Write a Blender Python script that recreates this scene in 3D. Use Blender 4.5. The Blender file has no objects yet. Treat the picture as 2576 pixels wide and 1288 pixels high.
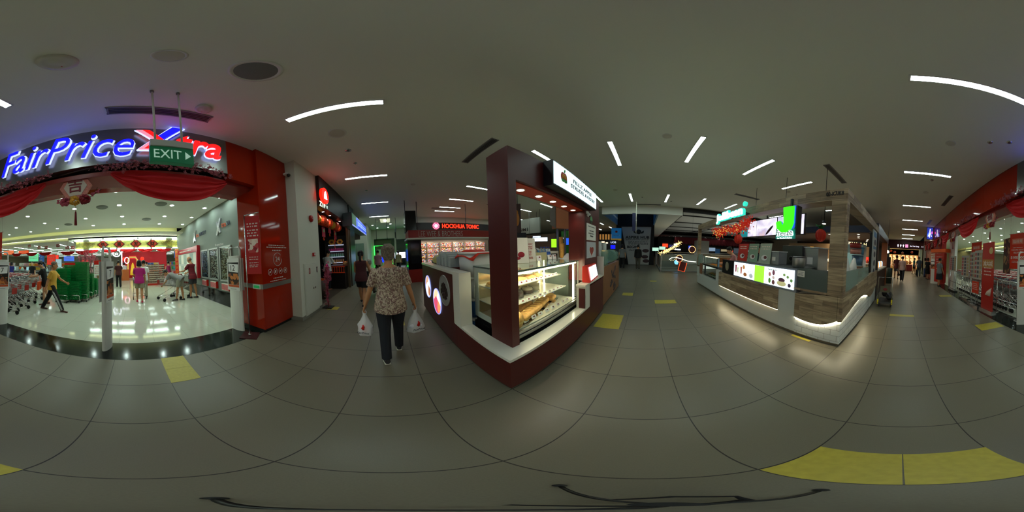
import bpy, math, random
from mathutils import Vector, Matrix, Euler
R = math.radians; PI = math.pi
random.seed(7)
SC = bpy.context.scene; COL = SC.collection
# ---------------------------------------------------------------- camera, exposure, world
cam = bpy.data.cameras.new('camera'); camo = bpy.data.objects.new('camera', cam); COL.objects.link(camo)
cam.type = 'PANO'
try: cam.panorama_type = 'EQUIRECTANGULAR'
except Exception: pass
try: cam.cycles.panorama_type = 'EQUIRECTANGULAR'
except Exception: pass
cam.clip_start = 0.02; cam.clip_end = 200
camo.matrix_world = Matrix.Translation((0, 0, 1.45)) @ Matrix.Rotation(-0.01949, 4, 'Y') @ Matrix.Rotation(-0.05046, 4, 'X') @ Matrix.Rotation(R(46.973), 4, 'Z') @ Matrix.Rotation(PI/2, 4, 'X')
SC.camera = camo
SC.view_settings.view_transform = 'Standard'; SC.view_settings.look = 'None'; SC.view_settings.gamma = 1
SC.view_settings.exposure = 0.0
try: SC.view_settings.use_curve_mapping = False
except Exception: pass
W = bpy.data.worlds.new('world'); SC.world = W; W.use_nodes = True
W.node_tree.nodes['Background'].inputs[0].default_value = (0.5, 0.6, 0.7, 1)
W.node_tree.nodes['Background'].inputs[1].default_value = 0.004
SC.cycles.max_bounces = 7; SC.cycles.diffuse_bounces = 4; SC.cycles.glossy_bounces = 3; SC.cycles.transmission_bounces = 7; SC.cycles.transparent_max_bounces = 8
TUBE_MALL, TUBE_STORE = 30.0, 21.0       # strength of the corridor tubes and of the supermarket tubes
CEIL = 3.85
# ---------------------------------------------------------------- helpers
def lin(c):
    if isinstance(c, str): c = [int(c[i:i+2], 16) for i in (0, 2, 4)]
    return tuple(((v/255)/12.92 if v/255 <= .04045 else ((v/255+.055)/1.055)**2.4) for v in c) + (1,)
MATS = {}
def M(name, col='808080', rough=.55, metal=0, emit=0, alpha=1, trans=0, var=0, vscale=8, bump=0, coat=0, ior=1.45, ecol=None):
    if name in MATS and not (len(MATS[name].node_tree.nodes) == 0): return MATS[name]
    m = bpy.data.materials.new(name); m.use_nodes = True; MATS[name] = m
    nt = m.node_tree; b = nt.nodes['Principled BSDF']; c = lin(col)
    b.inputs['Base Color'].default_value = c; b.inputs['Roughness'].default_value = rough; b.inputs['Metallic'].default_value = metal
    b.inputs['IOR'].default_value = ior
    if emit:
        b.inputs['Emission Color'].default_value = lin(ecol) if ecol else c; b.inputs['Emission Strength'].default_value = emit
    if alpha < 1: b.inputs['Alpha'].default_value = alpha
    if trans: b.inputs['Transmission Weight'].default_value = trans
    if coat: b.inputs['Coat Weight'].default_value = coat
    if var or bump:
        tc = nt.nodes.new('ShaderNodeTexCoord'); n = nt.nodes.new('ShaderNodeTexNoise'); n.inputs['Scale'].default_value = vscale; n.inputs['Detail'].default_value = 5
        nt.links.new(tc.outputs['Object'], n.inputs['Vector'])
        if var:
            r = nt.nodes.new('ShaderNodeValToRGB'); r.color_ramp.elements[0].position = .3; r.color_ramp.elements[1].position = .7
            r.color_ramp.elements[0].color = tuple(max(0, v*(1-var)) for v in c[:3]) + (1,); r.color_ramp.elements[1].color = tuple(min(1, v*(1+var)) for v in c[:3]) + (1,)
            nt.links.new(n.outputs['Fac'], r.inputs['Fac']); nt.links.new(r.outputs['Color'], b.inputs['Base Color'])
        if bump:
            bp = nt.nodes.new('ShaderNodeBump'); bp.inputs['Strength'].default_value = bump; bp.inputs['Distance'].default_value = .01
            nt.links.new(n.outputs['Fac'], bp.inputs['Height']); nt.links.new(bp.outputs['Normal'], b.inputs['Normal'])
    return m
def E(name, col='ffffff', strength=1): return M(name, col, emit=strength, rough=.5)
def brickmat(name, c1, c2, mortar, w, h, off=0, ms=.003, rough=.4, shift=(0, 0, 0), rot=None, bump=0, coat=0, speckle=0, bias=0):
    m = M(name, '808080', rough=rough, coat=coat); nt = m.node_tree; b = nt.nodes['Principled BSDF']
    tc = nt.nodes.new('ShaderNodeTexCoord'); mp = nt.nodes.new('ShaderNodeMapping'); br = nt.nodes.new('ShaderNodeTexBrick')
    mp.inputs['Location'].default_value = shift
    if rot: mp.inputs['Rotation'].default_value = rot
    br.offset = off; br.inputs['Color1'].default_value = lin(c1); br.inputs['Color2'].default_value = lin(c2); br.inputs['Mortar'].default_value = lin(mortar)
    br.inputs['Scale'].default_value = 1; br.inputs['Mortar Size'].default_value = ms; br.inputs['Mortar Smooth'].default_value = .1
    br.inputs['Brick Width'].default_value = w; br.inputs['Row Height'].default_value = h; br.inputs['Bias'].default_value = bias
    nt.links.new(tc.outputs['Object'], mp.inputs['Vector']); nt.links.new(mp.outputs['Vector'], br.inputs['Vector'])
    out = br.outputs['Color']
    if speckle:
        n = nt.nodes.new('ShaderNodeTexNoise'); n.inputs['Scale'].default_value = 220; n.inputs['Detail'].default_value = 2
        n2 = nt.nodes.new('ShaderNodeTexNoise'); n2.inputs['Scale'].default_value = .8
        ad = nt.nodes.new('ShaderNodeMath'); ad.operation = 'ADD'
        nt.links.new(tc.outputs['Object'], n.inputs['Vector']); nt.links.new(tc.outputs['Object'], n2.inputs['Vector'])
        nt.links.new(n.outputs['Fac'], ad.inputs[0]); nt.links.new(n2.outputs['Fac'], ad.inputs[1])
        mr = nt.nodes.new('ShaderNodeMapRange'); mr.inputs['From Min'].default_value = .6; mr.inputs['From Max'].default_value = 1.4
        mr.inputs['To Min'].default_value = 1-speckle; mr.inputs['To Max'].default_value = 1+speckle
        nt.links.new(ad.outputs[0], mr.inputs['Value'])
        mx = nt.nodes.new('ShaderNodeVectorMath'); mx.operation = 'SCALE'
        nt.links.new(out, mx.inputs[0]); nt.links.new(mr.outputs[0], mx.inputs['Scale']); out = mx.outputs[0]
    nt.links.new(out, b.inputs['Base Color'])
    if bump:
        bp = nt.nodes.new('ShaderNodeBump'); bp.inputs['Strength'].default_value = bump; bp.inputs['Distance'].default_value = .006; bp.invert = True
        nt.links.new(br.outputs['Fac'], bp.inputs['Height']); nt.links.new(bp.outputs['Normal'], b.inputs['Normal'])
    return m
def blotmat(name, cols, scale=8, rough=.6, emit=0, vor=True, stretch=(1, 1, 1), sharp=True):
    """several colours in irregular patches: printed cloth, photographs on posters, screens"""
    m = M(name, '808080', rough=rough); nt = m.node_tree; b = nt.nodes['Principled BSDF']
    tc = nt.nodes.new('ShaderNodeTexCoord'); mp = nt.nodes.new('ShaderNodeMapping'); mp.inputs['Scale'].default_value = stretch
    nt.links.new(tc.outputs['Object'], mp.inputs['Vector'])
    if vor:
        t = nt.nodes.new('ShaderNodeTexVoronoi'); t.inputs['Scale'].default_value = scale; sp = nt.nodes.new('ShaderNodeSeparateColor')
        nt.links.new(mp.outputs['Vector'], t.inputs['Vector']); nt.links.new(t.outputs['Color'], sp.inputs[0]); f = sp.outputs[0]
    else:
        t = nt.nodes.new('ShaderNodeTexNoise'); t.inputs['Scale'].default_value = scale; t.inputs['Detail'].default_value = 4
        nt.links.new(mp.outputs['Vector'], t.inputs['Vector'])
        mr = nt.nodes.new('ShaderNodeMapRange'); mr.inputs['From Min'].default_value = .3; mr.inputs['From Max'].default_value = .7
        nt.links.new(t.outputs['Fac'], mr.inputs['Value']); f = mr.outputs[0]
    r = nt.nodes.new('ShaderNodeValToRGB'); cr = r.color_ramp; cr.interpolation = 'CONSTANT' if sharp else 'LINEAR'
    cr.elements[0].color = lin(cols[0]); cr.elements[0].position = 0
    cr.elements[1].position = 1/len(cols) if sharp else 1; cr.elements[1].color = lin(cols[1] if sharp else cols[-1])
    for i, c in enumerate(cols):
        if sharp and i >= 2: e = cr.elements.new(i/len(cols)); e.color = lin(c)
        if not sharp and 0 < i < len(cols)-1: e = cr.elements.new(i/(len(cols)-1)); e.color = lin(c)
    nt.links.new(f, r.inputs['Fac']); nt.links.new(r.outputs['Color'], b.inputs['Base Color'])
    if emit: nt.links.new(r.outputs['Color'], b.inputs['Emission Color']); b.inputs['Emission Strength'].default_value = emit
    return m
def fnum(n): return tuple(n)
class MB:
    """collects shapes, build() links them as ONE mesh object"""
    def __init__(s): s.v = []; s.f = []; s.mi = []; s.m = 0; s.sm = []
    def add(s, vs, fs, smooth=False):
        o = len(s.v); s.v += [tuple(v) for v in vs]; s.f += [tuple(i+o for i in f) for f in fs]; s.mi += [s.m]*len(fs); s.sm += [smooth]*len(fs)
        return s
    def box(s, x0, y0, z0, x1, y1, z1, rz=0, rx=0, ry=0):
        c = Vector(((x0+x1)/2, (y0+y1)/2, (z0+z1)/2)); h = Vector((abs(x1-x0)/2, abs(y1-y0)/2, abs(z1-z0)/2))
        m = Euler((rx, ry, rz)).to_matrix()
        vs = [c + m @ Vector((h.x*i, h.y*j, h.z*k)) for i in (-1, 1) for j in (-1, 1) for k in (-1, 1)]
        return s.add(vs, [(0, 1, 3, 2), (4, 6, 7, 5), (0, 4, 5, 1), (2, 3, 7, 6), (0, 2, 6, 4), (1, 5, 7, 3)])
    def cb(s, cx, cy, cz, w, d, h, **k): return s.box(cx-w/2, cy-d/2, cz-h/2, cx+w/2, cy+d/2, cz+h/2, **k)
    def loft(s, pts, rad, n=12, ref=(1, 0, 0), cap=True, smooth=True, pw=1):
        """rings of (ru, rw) round a path; ref gives the direction of ru"""
        pts = [Vector(p) for p in pts]; ref = Vector(ref); L = len(pts); vs = []; fs = []
        for i, p in enumerate(pts):
            t = (pts[min(i+1, L-1)] - pts[max(i-1, 0)])
            t = t.normalized() if t.length > 1e-9 else Vector((0, 0, 1))
            u = ref - t*ref.dot(t)
            if u.length < 1e-4: u = Vector((0, 1, 0)) - t*t.y
            if u.length < 1e-4: u = Vector((0, 0, 1)) - t*t.z
            u.normalize(); w = t.cross(u)
            r = rad[i] if isinstance(rad, (list, tuple)) else rad
            ru, rw = r if isinstance(r, (list, tuple)) else (r, r)
            for k in range(n):
                a = 2*PI*k/n; ca, sa = math.cos(a), math.sin(a)
                if pw != 1: ca = math.copysign(abs(ca)**pw, ca); sa = math.copysign(abs(sa)**pw, sa)
                vs.append(p + u*ru*ca + w*rw*sa)
        for i in range(L-1):
            for k in range(n):
                fs.append((i*n+k, i*n+(k+1) % n, (i+1)*n+(k+1) % n, (i+1)*n+k))
        s.add(vs, fs, smooth)
        if cap:
            o = len(s.v)-len(vs); s.f += [tuple(o+k for k in range(n))[::-1], tuple(o+(L-1)*n+k for k in range(n))]; s.mi += [s.m]*2; s.sm += [False]*2
        return s
    def tube(s, pts, r, n=8): return s.loft(pts, [r]*len(pts), n=n)
    def cyl(s, x, y, z0, z1, r, r2=None, n=20): return s.loft([(x, y, z0), (x, y, z1)], [r, r if r2 is None else r2], n=n)
    def lathe(s, x, y, prof, n=20, smooth=True, z=0, cap=False):
        vs = []; fs = []; L = len(prof)
        for r, h in prof:
            r = max(r, .0003)
            for k in range(n): a = 2*PI*k/n; vs.append((x+r*math.cos(a), y+r*math.sin(a), z+h))
        for i in range(L-1):
            for k in range(n): fs.append((i*n+k, i*n+(k+1) % n, (i+1)*n+(k+1) % n, (i+1)*n+k))
        if cap: fs += [tuple(range(n))[::-1], tuple((L-1)*n+k for k in range(n))]
        return s.add(vs, fs, smooth)
    def ball(s, x, y, z, rx, ry=None, rz=None, n=12, m=8, rot=None):
        ry = rx if ry is None else ry; rz = rx if rz is None else rz; vs = []; fs = []
        mt = Euler(rot).to_matrix() if rot else None
        for i in range(m+1):
            ph = -PI/2 + PI*i/m
            for k in range(n):
                a = 2*PI*k/n; v = Vector((rx*math.cos(ph)*math.cos(a), ry*math.cos(ph)*math.sin(a), rz*math.sin(ph)))
                if mt: v = mt @ v
                vs.append(v+Vector((x, y, z)))
        for i in range(m):
            for k in range(n): fs.append((i*n+k, i*n+(k+1) % n, (i+1)*n+(k+1) % n, (i+1)*n+k))
        return s.add(vs, fs, True)
    def prism(s, poly, y0, y1, hole=None):
        """polygon in local x,z pushed along y (front = y0)"""
        n = len(poly); vs = [(x, y0, z) for x, z in poly] + [(x, y1, z) for x, z in poly]
        return s.add(vs, [tuple(range(n)), tuple(range(2*n-1, n-1, -1))] + [(i, i+n, (i+1) % n+n, (i+1) % n) for i in range(n)])
    def prismz(s, poly, z0, z1):
        n = len(poly); vs = [(x, y, z0) for x, y in poly] + [(x, y, z1) for x, y in poly]
        return s.add(vs, [tuple(range(n))[::-1], tuple(range(n, 2*n))] + [(i, (i+1) % n, (i+1) % n+n, i+n) for i in range(n)])
    def quad(s, a, b, c, d): return s.add([a, b, c, d], [(0, 1, 2, 3)])
    def build(s, name, mats, parent=None, loc=None, rot=None, bevel=0, rmesh=0, smooth=0, solid=0):
        me = bpy.data.meshes.new(name); me.from_pydata(s.v, [], s.f)
        for m in (mats if isinstance(mats, (list, tuple)) else [mats]): me.materials.append(m)
        me.polygons.foreach_set('material_index', s.mi); me.polygons.foreach_set('use_smooth', s.sm); me.update()
        o = bpy.data.objects.new(name, me); COL.objects.link(o)
        if parent: o.parent = parent
        if loc: o.location = loc
        if rot: o.rotation_euler = rot
        if bevel:
            b = o.modifiers.new('bevel', 'BEVEL'); b.width = bevel; b.segments = 2; b.limit_method = 'ANGLE'
        if rmesh:
            b = o.modifiers.new('remesh', 'REMESH'); b.mode = 'VOXEL'; b.voxel_size = rmesh; b.use_smooth_shade = True
            c = o.modifiers.new('smooth', 'SMOOTH'); c.iterations = smooth or 3; c.factor = .6
        return o
def thing(name, label, cat, loc=(0, 0, 0), rz=0, group=None):
    o = bpy.data.objects.new(name, None); COL.objects.link(o); o.location = loc; o.rotation_euler = (0, 0, rz); o.empty_display_size = .1
    o['label'] = label; o['category'] = cat
    if group: o['group'] = group
    return o
def tag(o, label, cat, group=None, kind=None):
    o['label'] = label; o['category'] = cat
    if group: o['group'] = group
    if kind: o['kind'] = kind
    return o
def struct(o, label=None):
    o['kind'] = 'structure'
    if label: o['label'] = label
    return o
KIDS = {}
def kids(o): return [c for c in bpy.data.objects if c.parent == o]
def dup(root, loc=None, rz=None, label=None, group=None, scale=None, only=None):
    key = root.name
    if key not in KIDS: KIDS[key] = [(c, kids(c)) for c in kids(root)]
    r = root.copy(); COL.objects.link(r)
    if loc is not None: r.location = loc
    if rz is not None: r.rotation_euler = (0, 0, rz)
    if scale: r.scale = (scale,)*3 if not isinstance(scale, tuple) else scale
    if label: r['label'] = label
    if group: r['group'] = group
    for c, gs in KIDS[key]:
        k = c.copy(); COL.objects.link(k); k.parent = r
        for g in gs:
            q = g.copy(); COL.objects.link(q); q.parent = k
    return r
def text(s, size, mat, parent=None, loc=(0, 0, 0), rz=None, ext=.002, name='lettering', align='CENTER', shear=0, bold=0, sx=1, sp=1, rot=None, bevel=0, va='CENTER', width=None, height=None):
    c = bpy.data.curves.new(name, 'FONT'); c.body = s; c.size = size; c.extrude = ext; c.align_x = align; c.align_y = va; c.shear = shear; c.offset = bold
    c.space_character = sp; c.resolution_u = 3; c.bevel_depth = bevel; c.space_line = .9
    t = bpy.data.objects.new(name, c); me = bpy.data.meshes.new_from_object(t); me.name = name; bpy.data.objects.remove(t); bpy.data.curves.remove(c)
    me.materials.clear(); me.materials.append(mat); o = bpy.data.objects.new(name, me); COL.objects.link(o); o.parent = parent; o.location = loc
    o.rotation_euler = rot if rot else (PI/2, 0, rz or 0); o.scale = (sx, 1, 1)
    if width or height:
        xs = [v.co.x for v in me.vertices]; ys = [v.co.y for v in me.vertices]
        if xs:
            w0 = max(xs)-min(xs); h0 = max(ys)-min(ys); fx = width/w0 if width else height/h0; fy = height/h0 if height else 1; cx = (max(xs)+min(xs))/2 if align == 'CENTER' else 0; cy = (max(ys)+min(ys))/2 if va == 'CENTER' else 0
            for v in me.vertices: v.co.x = (v.co.x-cx)*fx; v.co.y = (v.co.y-cy)*fy
            o.scale = (1, 1, 1)
    return o
def light(name, kind, loc, power, col='ffffff', size=.1, rot=None, spot=60, size_y=None, parent=None):
    l = bpy.data.lights.new(name, kind); l.energy = power; l.color = lin(col)[:3]
    if kind == 'AREA':
        l.size = size
        if size_y: l.shape = 'RECTANGLE'; l.size_y = size_y
    elif kind == 'SPOT': l.spot_size = R(spot); l.spot_blend = .6; l.shadow_soft_size = size
    else: l.shadow_soft_size = size
    o = bpy.data.objects.new(name, l); COL.objects.link(o); o.location = loc; o.parent = parent
    if rot: o.rotation_euler = rot
    return o
# shared materials
white = M('white_paint', 'd8d8d0', .5); offwhite = M('off_white', 'c9c6b8', .5); black = M('black_plastic', '101010', .4); dark = M('dark_grey', '2a2a2c', .5)
chrome = M('chrome', 'c8c8c8', .18, 1); steel = M('brushed_steel', 'a8a8a4', .35, 1); red = M('red_paint', 'c01808', .35); glass = M('clear_glass', 'e8f4f0', .02, trans=1, ior=1.15)
blue = M('blue_plastic', '1a3c9c', .4); green = M('green_plastic', '0a8a3c', .4); yellow = M('yellow_paint', 'd8c828', .5); paper = M('paper', 'e8e4d8', .7); grey = M('grey', '7a7a78', .5)
rubber = M('rubber', '181818', .7); gold = M('gold', 'd8a838', .35, .6); wood = M('wood', '8a6238', .5, var=.25, vscale=6); orange = M('orange_plastic', 'e85a14', .45)
redcloth = M('red_cloth', 'c8141a', .7)
# ================================================================ THE SETTING
X0, X1, Y1 = -19, 24, 40
m_floor = brickmat('floor_tiles', '6a6454', '6f6959', '2b2822', .6, .6, ms=.0035, rough=.36, shift=(.3267, .9759, 0), speckle=.12)
m_store = brickmat('cream_tiles', 'b4b6a6', 'b8baaa', '8e8e80', .6, .6, ms=.002, rough=.08, shift=(.3267, .76, 0), speckle=.02)
m_granite = M('black_granite', '141a16', .12, var=.5, vscale=300)
m_ceil = M('ceiling_paint', 'e2e4d8', .8); m_storeceil = M('supermarket_ceiling', 'e4eae0', .8)
struct(MB().box(X0, -2.18, -.1, X1, Y1, 0).build('floor', m_floor))
struct(MB().box(-2.9, -2.76, -.1, X1, -2.18, 0).build('floor', m_granite), 'black granite threshold strip along the supermarket front')
struct(MB().box(-16, -34, -.1, X1, -2.76, 0).build('floor', m_store), 'glossy cream tiled supermarket floor')
my = M('yellow_tile', 'aea038', .4, var=.08, vscale=30)
trims = [(-.63, -2.18, -.325, -1.876), (-.63, -1.872, -.325, -1.576), (.275, -.38, .57, -.079), (.275, -.075, .57, .22), (2.86, -2.14, 3.2, -1.6), (3.96, -.38, 4.1, .22),
         (-4.2, -1.7, -3.95, -1.4), (-3.3, 0, -3.0, .22), (-.68, 4.75, -.36, 5.05), (.22, 6.9, .5, 7.12), (.27, 4.08, .83, 4.38), (-.86, 2.6, -.42, 3.25), (6.3, -2.1, 6.6, -1.6), (2.1, 1.25, 2.15, 1.6)]
for k, t in enumerate(trims): struct(MB().box(t[0], t[1], 0, t[2], t[3], .002).build('trim_%d' % (k+1), my), 'yellow floor tile set into the grey paving')
# ceiling: one slab over the corridor up to y 9, and the parts round the atrium
struct(MB().box(X0, -2.18, CEIL, X1, 9.1, CEIL+.15).box(X0, 9.1, CEIL, -3.2, Y1, CEIL+.15).build('ceiling', m_ceil))
# supermarket ceiling: front part at 3.4, light cove, back part at 3.1
struct(MB().box(-2.75, -8.6, 3.4, X1, -2.9, 3.5).build('ceiling', m_storeceil), 'pale supermarket ceiling with round downlights')
m_cove = M('cove_paint', 'd8d8c0', .7)
struct(MB().box(-2.75, -9.3, 3.12, X1, -8.6, 3.2).box(-2.75, -9.9, 3.75, X1, -8.5, 3.85).box(-2.75, -9.95, 3.12, X1, -9.9, 3.85).build('ceiling', m_cove), 'curved light cove across the supermarket ceiling')
struct(MB().box(-16, -34, 3.12, X1, -9.9, 3.22).build('ceiling', m_storeceil))
tube_w = E('tube_glow', 'e6fffb', TUBE_MALL); tube_s = E('supermarket_tube_glow', 'e6fff6', TUBE_STORE); m_covelight = E('cove_glow', 'f4ffb8', 9)
# walls far away
struct(MB().box(X0-.2, -34, 0, X0, Y1, 4).build('wall_left', M('wall_grey', '8a8c80', .7)))
struct(MB().box(X1, -34, 0, X1+.2, Y1, 4).build('wall_right', M('wall_cream', '9a8c74', .7)))
struct(MB().box(X0, Y1, 0, X1, Y1+.2, 12).build('wall_north', M('wall_dim', '3c3e40', .8)))
struct(MB().box(-16, -34.2, 0, X1, -34, 4).build('wall_south', M('wall_store', 'b8b4a8', .7)))
# recessed corridor tubes (1.2 m), reported as things with frame + tube
def tubelight(x, y, along, label, z=CEIL, L=1.2, w=.085, mat=None, grp='recessed fluorescent ceiling lights'):
    t = thing('ceiling_light', label, 'ceiling light', (x, y, z), 0 if along == 'x' else PI/2, grp)
    MB().box(-L/2, -w/2, -.012, L/2, w/2, .0).build('tube', mat or tube_w, t)
    f = MB()
    for a in (-1, 1): f.box(-L/2-.02, a*(w/2+.008)-.008, -.014, L/2+.02, a*(w/2+.008)+.008, 0).box(a*(L/2+.01)-.01, -w/2, -.014, a*(L/2+.01)+.01, w/2, 0)
    f.build('rim', white, t); return t
ROWA = [(-1.8, 'long white strip light in the ceiling beside the exit sign'), (1.18, 'long white strip light in the ceiling above the big yellow tile'), (-4.63, None), (-7.4, None), (-10.35, None),
        (4.03, None), (6.98, None), (9.75, None), (12.75, None), (15.75, None), (18.7, None)]
for x, lb in ROWA:
    tubelight(x, -.55, 'y', lb or 'white strip light in the corridor ceiling row, %s' % ('toward the green neon doorway' if x < 0 else 'toward the lit end shop'))
for x in (-9.2, -8.3, -6.85, -5.15, -2.22, -.71, .93, 2.58, 4.22, 5.9, 7.6):
    for y in (3.35, 7.55):
        if x == -2.22 and y > 5: y = 7.5
        tubelight(x, y+(.33 if x in (-.71,) and y < 5 else 0), 'y', 'white strip light, %s ceiling row over the %s' % ('nearer' if y < 5 else 'farther', 'pastry kiosk side' if x < -1 else 'walkway between the kiosks' if x < 2 else 'timber kiosk'))
for x, y in ((-9.4, 9.6), (-6.5, 11), (-8.1, 12.4), (-5.2, 13), (-4.4, 16), (-5.6, 17.5), (-4.2, 19), (-6, 21)):
    tubelight(x, y, 'y', 'distant strip light in the ceiling beyond the pastry kiosk')
# slot vents
def vent(x0, y0, x1, y1, lab):
    w = .07; t = thing('air_vent', lab, 'vent', ((x0+x1)/2, (y0+y1)/2, CEIL), math.atan2(y1-y0, x1-x0), 'slot vents in the ceiling'); L = math.hypot(x1-x0, y1-y0)
    MB().box(-L/2, -w, -.004, L/2, w, 0).build('vent_slot', dark, t)
    f = MB()
    for a in (-1, 1): f.box(-L/2-.02, a*w-.012, -.012, L/2+.02, a*w+.012, 0).box(a*L/2-.012, -w, -.012, a*L/2+.012, w, 0)
    for k in range(1, 4): f.box(-L/2, -w+k*w/2-.003, -.01, L/2, -w+k*w/2+.003, -.003)
    f.build('vent_frame', grey, t)
for a in ((.25, -1.72, -.98, -1.75, 'long slot vent in the ceiling behind the exit sign rods'), (-3.58, 1.89, -2.37, 1.88, 'slot vent in the ceiling left of the pastry kiosk'), (3.42, 1.84, 4.63, 1.84, 'slot vent in the ceiling above the timber kiosk'),
          (6.57, -1.6, 5.4, -1.6, 'slot vent in the ceiling beside the orange fascia'), (3.38, 5.7, 4.54, 5.65, 'slot vent above the green lit kiosk sign'), (-.49, 8.8, .75, 8.8, 'slot vent near the ceiling edge by the hanging banner'),
          (-5.53, -1.9, -6.7, -1.9, 'slot vent above the shop with paper lanterns'), (10.5, -1.6, 9.3, -1.6, 'slot vent by the blue lit shop sign'), (-7, 4.9, -7, 6, 'short slot vent over the seafood stall'), (-8.6, 2.4, -8.6, 3.4, 'slot vent near the dark pillar top')):
    vent(*a)
# round ceiling fittings
def disc(x, y, r, lab, kind='speaker'):
    t = thing('ceiling_speaker' if kind == 'speaker' else kind, lab, {'speaker': 'speaker', 'sprinkler': 'sprinkler', 'smoke_detector': 'smoke detector'}[kind], (x, y, CEIL), 0, 'round ceiling fittings')
    if kind == 'speaker':
        MB().lathe(0, 0, [(r, 0), (r, -.008), (r*.9, -.014), (r*.88, -.01), (.001, -.01)], n=28).build('speaker_rim', white, t)
        MB().lathe(0, 0, [(r*.86, -.009), (r*.5, -.016), (.001, -.017)], n=24).build('grille', grey if r > .15 else offwhite, t)
    elif kind == 'sprinkler':
        MB().lathe(0, 0, [(r, 0), (r, -.004), (r*.4, -.012), (.001, -.012)], n=16).build('escutcheon', chrome, t); MB().cyl(0, 0, -.03, -.01, .006).cyl(0, 0, -.034, -.03, .016).build('sprinkler_head', chrome, t)
    else:
        MB().lathe(0, 0, [(r, 0), (r, -.02), (r*.7, -.035), (r*.6, -.03), (r*.3, -.045), (.001, -.046)], n=24).build('detector_body', offwhite, t); MB().cb(0, -r*.5, -.038, .01, .01, .004).build('indicator', red, t)
disc(.38, -.72, .13, 'round recessed ceiling fitting with brass square core', 'smoke_detector'); disc(-.23, -.7, .1, 'small pale round ceiling cover above the exit sign'); disc(-.8, -.69, .19, 'large dark round ceiling grille')
disc(-.81, -1.55, .1, 'small round detector beside the long slot vent', 'smoke_detector'); disc(-2.48, -.69, .15, 'pale round ceiling cover past the first strip light'); disc(-3.14, -.68, .07, 'small sprinkler beyond the pale round cover', 'sprinkler')
for k, (x, y) in enumerate([(.32, 2.9), (2.62, -.71), (-1.23, 6.42), (4.6, 4), (5.4, -.7), (-5.4, .9)]): disc(x, y, .09, 'small grey speaker disc, %s' % ['by the angled strip lights', 'before the corridor strip row', 'over the neighbouring kiosk', 'over the timber kiosk', 'second along the corridor', 'above the walking woman'][k])
for k, (x, y) in enumerate([(-3.76, -.67), (2.29, -1.29), (2.1, -1.55), (4.4, -.72), (5, 3.9), (-.2, 7.5), (1.2, 8), (7, -.8), (-5.8, -.7), (-3, 6.4)]): disc(x, y, .05, 'small chrome sprinkler head in the corridor ceiling', 'sprinkler')
# supermarket downlights
m_down = E('downlight_glow', 'e6fff6', 190)
def downlight(x, y, z, lab, r=.085, grp='supermarket downlights', mat=None, power=0):
    t = thing('downlight', lab, 'downlight', (x, y, z), 0, grp)
    MB().lathe(0, 0, [(r, 0), (r, -.01), (r*.8, -.012), (r*.78, 0)], n=20).build('downlight_rim', white, t); MB().lathe(0, 0, [(r*.78, -.002), (.001, -.004)], n=20).build('downlight_lens', mat or m_down, t)
    return t
k_ = .195/.175*1.0
for y in (-4.0, -5.1*1.12+.62, -6.4, -7.7):
    for x in (-2.45, -1.28, .42, 1.93, 3.9, 5.65, 7.4, 9.2, 11, 12.8, 14.6):
        downlight(x, y, 3.4, 'round downlight in the supermarket ceiling, row %s' % {-4.0: 'nearest the entrance', -6.4: 'third from the entrance', -7.7: 'just before the light cove'}.get(y, 'second from the entrance'))
for y in (-10.6, -12.2):
    for x in (-2, 0, 2, 4): downlight(x, y, 3.12, 'small downlight in the lower supermarket ceiling behind the light cove')
tag(MB().box(-2.7, -9.8, 3.2, X1-.1, -9.72, 3.24).build('cove_light', m_covelight), 'continuous warm light strip hidden in the ceiling cove', 'light')
# supermarket tubes further in
sk = 0
for y in (-12.5, -14.2, -16, -18, -20, -22.5, -25, -28):
    for x in (-6, -3.6, -1.2, 3.4, 5.8, 8.2, 10.6, 13, 15.4, 18):
        if y > -14 and x < 3: continue
        tubelight(x, y, 'y' if y > -15 and x > 4 else 'x', 'bright strip light over the supermarket %s' % ('checkouts' if x > 2 else 'aisles'), z=3.12, L=1.5, w=.12, mat=tube_s, grp='supermarket strip lights')
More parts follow.
